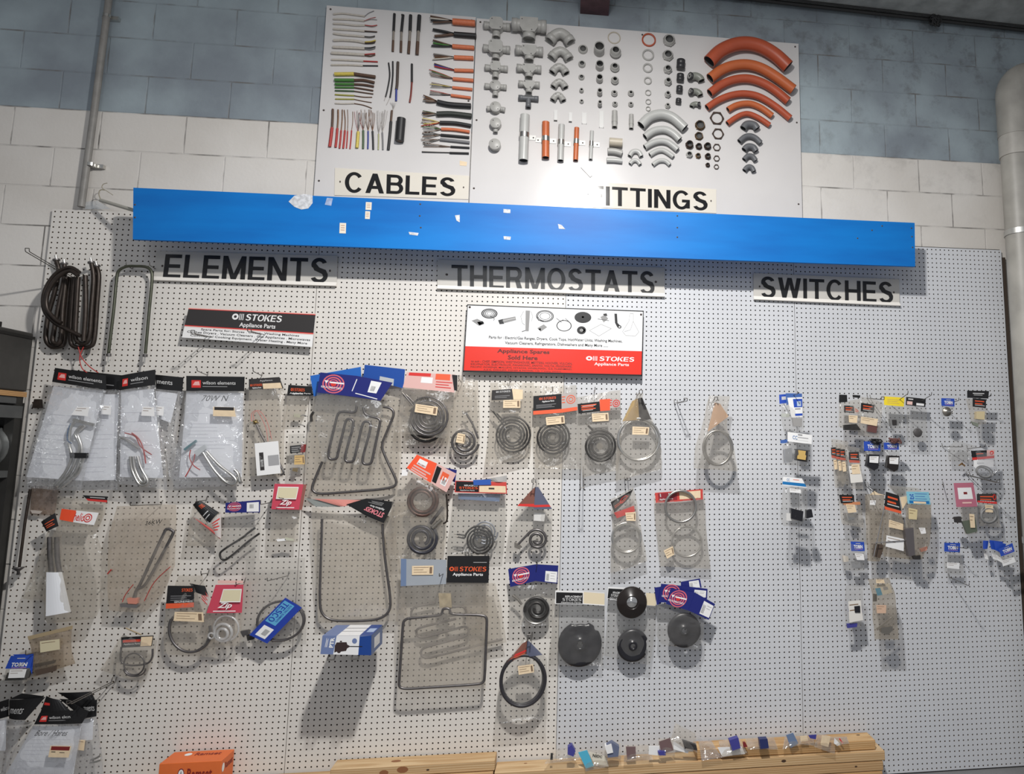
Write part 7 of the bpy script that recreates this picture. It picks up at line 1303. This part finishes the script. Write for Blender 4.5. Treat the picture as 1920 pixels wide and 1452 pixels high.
simple('packet with plain yellow card over a small grey switch', zV, .10, [((1130, 210), (1320, 222)), ((1150, 330), (1320, 330)), ((1190, 430), (1310, 440))], [([(1125, 122), (1328, 135), (1320, 222), (1130, 206)], YEL, lambda c: lines(c, .15, .8, (.3, .5, .7), mat('faded_print', (.5, .33, .25)), w_=.03), .002)], [([(1185, 340), (1275, 340), (1270, 405), (1195, 408)], .02, mat('grey_switch', (.2, .2, .2), .4), 'switch_body'), ([(1210, 350), (1250, 350), (1250, 400), (1215, 400)], .034, DKBR, 'switch_button')], seed=66)
simple('packet with tilted black card and one dark round part low in the bag', zW, .08, [((285, 290), (560, 318)), ((290, 500), (560, 540)), ((298, 775), (562, 792))], [([(285, 178), (552, 206), (545, 316), (279, 290)], BLACK, lambda c: (c.band(.05, .5, .32, .9, mat('pale_pink_edge', (.75, .5, .45))), c.band(.52, .62, .92, .9, WHITE), c.band(.1, .15, .35, .3, LOGO)), .002)], (), seed=67)
o_ = [o for o in bpy.data.objects if o.get('label') == 'packet with tilted black card and one dark round part low in the bag'][0]; b = M(); b.lathe(P(*zW(442, 665), .08), (0, -1, 0), [(.0001, .006), (.02, .006), (.0235, .003), (.0235, -.004)], mat('dark_grey_part', (.07, .065, .065), .5), 20); mk('round_part', b, o_)
hook(zW(628, 115), .2, 'hook rising above the tilted black card', tilt=.2)
simple('tiny blue TOBO card with silver knob in the top row'.replace('TOBO ', ''), zW, .13, [((762, 300), (940, 305)), ((765, 380), (930, 380)), ((770, 440), (900, 440))], [([(762, 195), (942, 202), (942, 310), (766, 300)], BLUE, d_tobo, .004)], seed=68, t=.008)
o_ = [o for o in bpy.data.objects if o.get('label', '').startswith('tiny blue card with')][0]; b = M(); b.lathe(P(*zW(840, 380), .14), (0, -1, 0), [(.0001, .012), (.012, .012), (.014, .004), (.024, .003), (.025, -.002)], TER, 22); b.tube([P(*zW(830, 380), .15), P(*zW(915, 378), .15)], .005, STEEL, 10); mk('knob', b, o_)
hook(zW(998, 190), .18, 'short hook tip right of the tiny blue card', tilt=.1)
simple('bag with two stacked black cards and a cream box, top right of the pegboard', zW, .13, [((1098, 210), (1190, 205)), ((1125, 330), (1375, 330)), ((1165, 500), (1380, 500)), ((1190, 570), (1370, 545))], [([(1115, 92), (1412, 98), (1402, 202), (1115, 190)], BLACK, lambda c: (c.band(.25, .3, .78, .42, LOGO), c.band(.3, .55, .7, .62, LOGO)), 0), ([(1190, 195), (1372, 210), (1370, 330), (1190, 310)], BLACK, f_st, .01)],
 [([(1255, 375), (1355, 375), (1352, 488), (1252, 480)], .03, mat('cream_box', (.6, .5, .3), .5), 'small_box'), ([(1170, 510), (1270, 540), (1265, 590), (1200, 560)], .01, mat('green_grey_part', (.2, .22, .18), .5), 'small_part')], seed=69, bm=MILKY)
hook(zW(1438, 130), .16, 'hook at the right end of the two stacked black cards', tilt=.05)
for k, (x, y) in enumerate([(612, 620), (655, 632), (695, 640), (785, 665)]):
    w_ = 105 if k == 3 else 60; h_ = 300 + 20 * k; nm_ = ['leftmost', 'second', 'third', 'frontmost, rightmost'][k]
    simple(f'{nm_} of the four fanned orange and black packets with cream labels', zV, .09 + .018 * k, [((x - 2, y - 60), (x + w_, y - 40)), ((x + 10, y + 120), (x + w_ + 15, y + 120)), ((x + 25, y + h_ - 5), (x + w_ + 40, y + h_))] if k else [((615, 535), (780, 560)), ((625, 700), (790, 700)), ((650, 1010), (740, 1000))],
     [([(x, y), (x + w_ - 8, y - 4), (x + w_, y + 82), (x + 4, y + 75)], DKBR, f_st, .004), ([(x + 4, y + 75), (x + w_, y + 82), (x + w_ + 3, y + 105), (x + 8, y + 100)], mat('dull_red_print', (.45, .1, .07), .5), None, .004)], (), ([([(x + 0, y + 135), (x + 105, y + 130), (x + 140, y + 290), (x + 20, y + 300)], mat('white_leaflet', (.72, .7, .66), .5))] if k == 3 else []) + [([(x + 25, y + 120), (x + w_ - 2, y + 115), (x + w_ + 8, y + 210), (x + 35, y + 215)], CREAM)], bm=MILKY, seed=70 + k, t=.009)
for k, (x, y) in enumerate([(932, 560), (1126, 572)]):
    simple(['blue-headed packet with black bundle, left one of the pair', 'blue-headed packet with brown bundle on top, right one of the pair'][k], zV, .12, [((x + 5, y + 85), (x + 150, y + 85)), ((x + 25, y + 200), (x + 160, y + 190)), ((x + 50, y + 285), (x + 130, y + 280))], [([(x, y), (x + 165 - 20 * k, y), (x + 160 - 12 * k, y + 95 - 25 * k), (x + 3, y + 92 - 25 * k)], BLUE, d_tobo, .002)],
     [([(x + 48, y + 125), (x + 155, y + 130), (x + 140, y + 260), (x + 100, y + 285), (x + 30, y + 240)], .03, BKP if k == 0 else mat('dark_brown_bakelite', (.03, .018, .014)), 'switch_body')], [([(x + 55, y + 145), (x + 145, y + 145), (x + 140, y + 212), (x + 55, y + 205)], WHITE)], seed=75 + k, t=.017)
    b = M(); rr = random.Random(k); cc = P(*zV(x + 115 - k * 5, y + (5 - 25 * k)), .14)
    for j in range(7): b.tube(cr([cc + Vector((rr.uniform(-.035, .035), rr.uniform(-.012, .012), rr.uniform(-.014, .014))) for _ in range(4)], 4), .0042, [BLACK, mat('maroon_part', (.12, .05, .045))][k], 6)
    mk('terminal_caps', b, label=['black heap of terminal caps on the left blue card of the pair', 'brown heap of terminal caps above the right blue card of the pair'][k], cat='cap')
simple('nearly empty clear bag on a bent hook with two copper clips at the bottom', zW, .06, [((960, 770), (1240, 850)), ((850, 870), (1160, 900)), ((860, 1040), (1140, 1080))], (), [([(1000, 1110), (1050, 1070), (1060, 1090), (1010, 1120)], .006, mat('copper_clip', (.35, .2, .09), .4, .8), 'copper_clip'), ([(1050, 1080), (1090, 1110), (1085, 1130), (1045, 1100)], .006, mat('copper_clip', (.35, .2, .09)), 'copper_clip')], seed=78)
hook(zW(1042, 822), .1, 'bent hook across the nearly empty clear bag', tilt=0, lat=-.06); hook(zW(1360, 822), .1, 'hook above the black and red header with white label, far right', tilt=.1, lat=-.05)
simple('far right packet with black and red header, white label and coiled grey cable', zW, .12, [((1180, 905), (1490, 895)), ((1200, 1050), (1490, 1050)), ((1215, 1180), (1530, 1180)), ((1260, 1290), (1430, 1290))], [([(1168, 915), (1485, 898), (1480, 1012), (1186, 1040)], BLACK, lambda c: (c.band(.66, 0, 1, .7, mat('pale_pink_card', (.68, .42, .39))), c.ring(.88, .35, .09, .25, .5, RED), c.band(0, .72, 1, 1, RED), c.band(.2, .3, .5, .42, ORT)), .002), ([(1205, 1040), (1476, 1034), (1472, 1136), (1206, 1136)], WHITE, lambda c: c.band(.15, .4, .5, .46, GREY), .004)], seed=79, bm=CRISP, t=.016)
o_ = [o for o in bpy.data.objects if o.get('label', '').startswith('far right packet with black and red')][0]; b = M(); circ(zW, 1350, 1200, 120, .125, .0035, mat('grey_lead', (.22, .22, .22), .4), b, ry=75, rot=20); circ(zW, 1340, 1205, 95, .135, .0035, MATS['grey_lead'], b, ry=60, rot=25); mk('coiled_cable', b, o_)
hook(zW(1535, 1310), .2, 'long double hook pointing right below the coiled grey cable', double=True, tilt=-.15, lat=-.05)
simple('pink card packet with white square label, right side, small parts hanging below', zY, .12, [((1075, 290), (1250, 300)), ((1120, 370), (1250, 370)), ((1150, 525), (1250, 515))], [([(1060, 112), (1215, 108), (1250, 300), (1082, 304)], mat('dull_pink_card', (.45, .14, .2), .5), lambda c: (c.band(.15, .2, .85, .68, WHITE), c.band(.42, .38, .6, .48, MAROON, .0008), c.band(.3, .8, .75, .86, mat('pale_pink_edge', (.75, .5, .45)))), .002)],
 [([(1072, 385), (1120, 380), (1125, 430), (1080, 430)], .02, DKBR, 'switch_body'), ([(1130, 420), (1235, 400), (1250, 500), (1170, 520)], .016, mat('dark_green_part', (.1, .12, .09), .5), 'switch_body')], [([(1185, 358), (1225, 362), (1232, 470), (1195, 470)], CREAM)], seed=80, bm=MILKY)
hook(zY(975, 125), .08, 'bent hook left of the dull pink card', tilt=-.1, lat=.04)
r = simple('packet with dark red header and looped grey cable beside the dull pink card', zY, .08, [((1250, 262), (1410, 280)), ((1262, 380), (1425, 380)), ((1265, 455), (1435, 470))], [([(1245, 200), (1402, 195), (1406, 280), (1248, 266)], DKBR, lambda c: (c.band(0, .78, 1, 1, RED), c.ring(.88, .35, .09, .3, .4, RED), f_st(c)), .002)], (), [([(1312, 285), (1376, 290), (1375, 348), (1314, 345)], CREAM)], seed=81, bm=MILKY)
b = M(); circ(zY, 1345, 360, 68, .08, .006, mat('grey_lead', (.22, .22, .22)), b, ry=70); circ(zY, 1340, 372, 60, .09, .005, MATS['grey_lead'], b, ry=55); mk('cable_loop', b, r)
simple('lone blue card packet with blank white label low on the right', zY, .06, [((985, 660), (1110, 664)), ((985, 740), (1130, 740)), ((985, 830), (1140, 850))], [([(985, 590), (1112, 592), (1110, 666), (985, 660)], BLUE, d_tobo, .002)], (), [([(1008, 748), (1108, 752), (1104, 802), (1006, 792)], WHITE)], seed=82)
hook(zY(1168, 615), .14, 'hook tip right of the lone blue card', tilt=0, lat=-.04); hook(zY(1182, 912), .2, 'bare long hook below the lone blue card', tilt=-.04)
for k, (q, d) in enumerate([(((1296, 572), (1340, 575), (1330, 640), (1296, 640)), .08), (((1345, 568), (1455, 582), (1440, 660), (1360, 640)), .10), (((1380, 575), (1480, 600), (1460, 680), (1395, 650)), .12), (((1420, 640), (1530, 592), (1548, 660), (1440, 700)), .14)]):
    x1, y1 = q[3]; x2, y2 = q[2]
    simple(['hindmost', 'second', 'third', 'frontmost, tilted'][k] + ' of the fanned blue cards at the lower right', zY, d, [((x1, y1), (x2, y2)), ((x1 + 10, y1 + 60), (x2 + 15, y2 + 60)), ((x1 + 25, y1 + 95), (x2 + 22, y2 + 85))], [(list(q), BLUE, d_tobo if k in (3,) else None, .002)], (), [([(x1 + 5, y1 + 35), (x2 - 5, y2 + 45), (x2 + 10, y2 + 85), (x1 + 15, y1 + 80)], WHITE)], seed=83 + k, t=.006)
simple('left blue card packet with white label and pale clips, below the orange-black header', zY, .08, [((145, 560), (345, 565)), ((150, 700), (352, 700)), ((190, 810), (340, 815))], [([(235, 580), (342, 584), (348, 657), (240, 657)], BLUE, d_tobo, .004)], [([(170, 690), (215, 700), (220, 740), (180, 745)], .01, mat('pale_clip', (.6, .55, .48), .4), 'clip'), ([(240, 740), (310, 745), (320, 790), (250, 790)], .01, mat('silver_clip', (.5, .5, .5), .3, .7), 'clip')], [([(268, 675), (338, 680), (346, 730), (285, 728)], WHITE)], seed=88)
simple('packet with black and orange header and cream barcode label, left of the brown bags', zY, .09, [((145, 255), (310, 260)), ((150, 350), (330, 350)), ((165, 440), (340, 470))], [([(142, 205), (262, 208), (265, 268), (158, 274)], BLACK, f_st, .004), ([(158, 268), (310, 262), (312, 285), (190, 290)], mat('dull_orange_print', (.55, .22, .1), .5), None, .003)], [([(205, 360), (260, 350), (270, 400), (220, 410)], .012, STEEL, 'clip')], [([(195, 282), (268, 285), (282, 345), (215, 352)], CREAM)], seed=89, bm=MILKY)
TANB = plastic('brown_tint_polythene', .26, (.93, .9, .85), (.52, .46, .38))
simple('long brownish bag with small white sticker and dark coiled part at the bottom', zY, .09, [((350, 200), (505, 205)), ((355, 400), (500, 400)), ((365, 600), (480, 600)), ((370, 735), (470, 740))], (), [([(430, 600), (510, 610), (470, 715), (420, 700)], .02, mat('brown_part', (.08, .055, .04)), 'coiled_part')], [([(390, 250), (436, 250), (434, 288), (388, 286)], WHITE)], bm=TANB, seed=90, t=.016)
c = card(zY, [(388, 205), (425, 175), (455, 195), (510, 208)], .11, CREAM); mk('paper_fold', c.M, label='folded cream paper scrap at the top of the long brownish bag', cat='paper'); hook(zY(428, 160), .2, 'looped hook over the long brownish bag', double=True, tilt=-.1, lat=.04)
simple('bag with tilted black and orange header, folded leaflet and thin rods', zY, .11, [((505, 315), (640, 355)), ((500, 500), (670, 480)), ((490, 640), (690, 640)), ((500, 700), (700, 720))], [([(517, 180), (622, 212), (640, 335), (505, 298)], BLACK, f_st, .004), ([(505, 296), (641, 336), (640, 358), (503, 320)], ORANGE, None, .004), ([(630, 225), (690, 215), (690, 250), (650, 320)], CREAM, None, -.005)], (),
 [([(545, 405), (655, 440), (655, 490), (540, 465)], CREAM), ([(522, 530), (662, 560), (660, 658), (515, 620)], WHITE)], bm=TANB, seed=91, t=.012)
b = M(); b.tube([P(*zY(505, 300), .125), P(*zY(420, 700), .125)], .0025, GY, 6); b.tube([P(*zY(430, 590), .13), P(*zY(668, 572), .13)], .0022, GY, 6); mk('thin_rod', b, label='two thin grey rods crossing the leaflet bags on the right', cat='rod')
r = simple('bag with light blue header and yellowed label over a long metal tube', zY, .13, [((690, 285), (880, 270)), ((670, 450), (880, 450)), ((690, 600), (870, 600)), ((700, 725), (800, 725))], [([(680, 180), (860, 184), (876, 285), (692, 277)], mat('sky_card', (.22, .5, .62), .4), lambda c: (lines(c, .35, .9, (.15, .35, .55), BLUE, w_=.03), c.text('25', .12, .2, .3, .62, BLUE, .02), c.band(.08, .72, .95, .95, CCB), c.band(.25, .78, .8, .95, CREAM, .0008)), .002)],
 [([(668, 478), (738, 470), (750, 690), (700, 700)], .03, mat('dull_tube', (.17, .155, .16), .4, .6), 'metal_tube'), ([(735, 700), (795, 690), (795, 725), (745, 725)], .02, ELEM, 'dark_clip'), ([(790, 640), (850, 620), (845, 650), (800, 665)], .01, mat('salmon_base', (.55, .22, .16)), 'red_clip')], [([(700, 310), (770, 325), (765, 405), (700, 400)], mat('yellowed_label', (.62, .52, .3), .5)), ([(780, 470), (830, 470), (840, 515), (800, 520)], WHITE)], bm=TANB, seed=92, t=.02)
bag([((520, 125), (775, 155)), ((640, 250), (870, 270)), ((700, 400), (880, 400))], .08, .01, MILKY, r, zY, seed=93)
simple('clear bag with blue rocker switch and white leaflet near the bottom right', zY, .10, [((192, 930), (330, 935)), ((188, 1100), (338, 1100)), ((190, 1290), (320, 1260))], (), [([(235, 1075), (320, 1085), (330, 1150), (285, 1185), (230, 1150)], .025, mat('violet_blue_part', (.05, .05, .26), .4), 'rocker_switch'), ([(265, 1100), (310, 1095), (312, 1150), (270, 1150)], .036, BKP, 'rocker'), ([(205, 1240), (290, 1235), (285, 1265), (210, 1275)], .01, mat('violet_blue_part', (.05, .05, .26)), 'blue_strip')], [([(215, 1060), (315, 1050), (335, 1210), (225, 1230)], mat('white_leaflet', (.72, .7, .66)))], seed=94)
simple('tall bag with pale blue-cornered label and silver brackets, bottom right of the packets', zY, .14, [((370, 880), (540, 870)), ((410, 1000), (590, 1000)), ((410, 1200), (610, 1200)), ((430, 1365), (620, 1360))], [([(422, 930), (545, 915), (570, 990), (450, 1015)], mat('cream_white_card', (.68, .64, .54), .5), lambda c: (c.band(0, .3, .32, 1, mat('teal_blue_print', (.02, .3, .5), .4)), c.band(.5, .3, .8, .6, GREY)), .004), ([(412, 1000), (445, 1000), (445, 1060), (412, 1060)], BLACK, None, -.01)],
 [([(440, 1280), (570, 1180), (575, 1190), (450, 1295)], .006, STEEL, 'bracket_arm'), ([(480, 1270), (570, 1260), (575, 1290), (530, 1330), (480, 1310)], .02, TER, 'bracket')], [([(440, 1090), (520, 1090), (518, 1155), (445, 1155)], mat('peach_label', (.62, .42, .3), .5)), ([(438, 885), (500, 885), (510, 915), (440, 915)], CREAM)], seed=95, bm=TANB, t=.018)
# ---- loose bags lying on the timber
TZ = zt + .0015
def onwood(label, z, q, parts=(), bm=MILKY, h=.022, name='loose_bag', seed=1, dcen=.06):
    "bag lying over the planks: outline in crop pixels, drawn on a plane leaning from the board over the timber"
    r = root(name, label, 'bag', P(*z(*q[0]), dcen), 'loose bags on the timber'); n = 8
    lo = P(*z((q[3][0] + q[2][0]) / 2, (q[3][1] + q[2][1]) / 2), .11); A = [P(*z(*q[0]), .07), P(*z(*q[1]), .07), P(*z(*q[2]), .155), P(*z(*q[3]), .155)]
    b = M()
    for s in (1, 0):
        vs = []
        for j in range(n + 1):
            for i in range(n + 1):
                u, v = i / n, j / n; p = (A[0] * (1 - u) + A[1] * u) * (1 - v) + (A[3] * (1 - u) + A[2] * u) * v; w_ = _ns.noise(Vector((p.x * 30 + seed, s * 3, p.z * 30))) * .007
                p = p + Vector((0, -1, .6)).normalized() * (s * h * (math.sin(math.pi * u) * math.sin(math.pi * v)) ** .5 + w_); vs.append(p)
        b.add(vs, [(j * (n + 1) + i, j * (n + 1) + i + 1, (j + 1) * (n + 1) + i + 1, (j + 1) * (n + 1) + i) for j in range(n) for i in range(n)], bm, True)
    mk('plastic_bag', b, r)
    for pq, th, m, nm in parts: slab(z, pq, .136 + th, th, m, r, nm, .0015)
    return r
VB = mat('violet_blue_part', (.05, .05, .26)); GB = mat('grey_blue_part', (.12, .14, .22), .45)
onwood('leftmost loose bag on the timber with a blue plug in it', zBB, [(680, 240), (900, 200), (940, 330), (610, 370)], [([(830, 215), (870, 190), (905, 250), (885, 300), (830, 280)], .03, VB, 'blue_plug'), ([(670, 270), (690, 270), (690, 330), (665, 335)], .006, DKBR, 'pin')], seed=1)
onwood('loose bag with cyan card and pale NSDC card on the timber'.replace('NSDC ', ''), zBB, [(950, 230), (1200, 240), (1220, 395), (1000, 440)], [([(930, 262), (1015, 240), (1080, 390), (1005, 415)], .004, mat('cyan_card', (.08, .42, .6), .4), 'cyan_card'), ([(1030, 255), (1195, 300), (1215, 390), (1080, 370)], .003, mat('cream_white_card', (.68, .64, .54)), 'cream_card')], seed=2)
c = card(zBB, [(1070, 272), (1160, 290), (1155, 312), (1066, 302)], .1415, BLACK, t=.0003); c.M = M(); c.text('NSDC', 0, 0, 1, 1, BLACK, .02, .0005); mk('lettering', c.M, [o for o in bpy.data.objects if o.get('label', '').startswith('loose bag with cyan')][0])
onwood('loose bag with white-labelled black switch on the timber', zBB, [(1180, 180), (1330, 170), (1340, 320), (1180, 320)], [([(1195, 195), (1250, 165), (1320, 210), (1310, 300), (1210, 310)], .03, GB, 'switch_body'), ([(1182, 205), (1245, 180), (1262, 262), (1205, 275)], .036, WHITE, 'white_label')], seed=3)
onwood('loose bag with small maroon card between two clear ones', zBB, [(1370, 190), (1600, 190), (1640, 330), (1360, 350)], [([(1382, 207), (1474, 207), (1478, 320), (1395, 330)], .004, mat('maroon_grey_card', (.16, .1, .1), .5), 'small_card'), ([(1600, 200), (1700, 200), (1695, 290), (1598, 280)], .003, WHITE, 'white_slip')], seed=4)
onwood('loose bag with tilted brown card and dark blue part', zBB, [(1690, 130), (1830, 120), (1850, 290), (1690, 290)], [([(1695, 160), (1800, 125), (1835, 240), (1720, 280)], .004, mat('maroon_grey_card', (.16, .1, .1)), 'small_card'), ([(1685, 255), (1760, 250), (1760, 290), (1700, 290)], .02, VB, 'blue_part')], seed=5)
onwood('big crumpled empty bag rising against the pegboard on the timber', zCC, [(120, 75), (290, 160), (310, 330), (80, 220)], [([(100, 225), (235, 320), (225, 335), (105, 300)], .004, WHITE, 'white_slip'), ([(180, 225), (300, 265), (310, 310), (200, 290)], .02, DKBR, 'dark_part')], bm=MILKY, seed=6, h=.03)
onwood('folded clear bag hanging over the timber front edge in the middle', zCC, [(310, 170), (430, 230), (520, 370), (345, 400)], (), bm=CRISP, seed=7)
onwood('loose bag with violet-blue plug over a white leaflet', zCC, [(490, 230), (660, 190), (735, 330), (520, 370)], [([(482, 285), (690, 280), (720, 340), (520, 362)], .003, WHITE, 'white_leaflet'), ([(582, 225), (660, 200), (680, 290), (610, 312)], .03, VB, 'blue_plug')], seed=8)
onwood('long flat bag with dark blue part and wire leads on the timber', zCC, [(720, 200), (960, 190), (1000, 300), (740, 300)], [([(840, 215), (910, 210), (922, 290), (850, 298)], .03, mat('navy_part', (.02, .03, .12), .4), 'blue_part'), ([(700, 240), (720, 240), (740, 280), (705, 285)], .01, MAROON, 'connector')], bm=MILKY, seed=9)
onwood('loose bag with blue-grey card and bright crease', zCC, [(1060, 180), (1190, 160), (1200, 260), (1040, 300)], [([(1070, 180), (1130, 160), (1175, 250), (1110, 290)], .004, mat('slate_blue_card', (.14, .2, .33)), 'small_card')], seed=10)
onwood('loose bag with pale cream card beside the blue-grey one', zCC, [(1190, 155), (1320, 170), (1310, 270), (1180, 255)], [([(1190, 190), (1250, 185), (1260, 230), (1195, 235)], .003, CREAM, 'cream_card'), ([(1260, 180), (1330, 175), (1325, 215), (1275, 205)], .004, VB, 'small_card')], seed=11)
onwood('bag with square cream label draped over the plank edge near its right end', zCC, [(1330, 160), (1500, 200), (1485, 340), (1310, 280)], [([(1378, 182), (1450, 190), (1432, 282), (1365, 262)], .003, CREAM, 'cream_label')], seed=12)
onwood('last small bag at the right end of the timber with red-marked slip', zCC, [(1480, 195), (1590, 190), (1610, 250), (1500, 270)], [([(1485, 205), (1535, 255), (1510, 272), (1480, 250)], .003, WHITE, 'white_slip'), ([(1530, 205), (1560, 245), (1550, 250), (1525, 215)], .004, RED, 'red_mark')], seed=13)
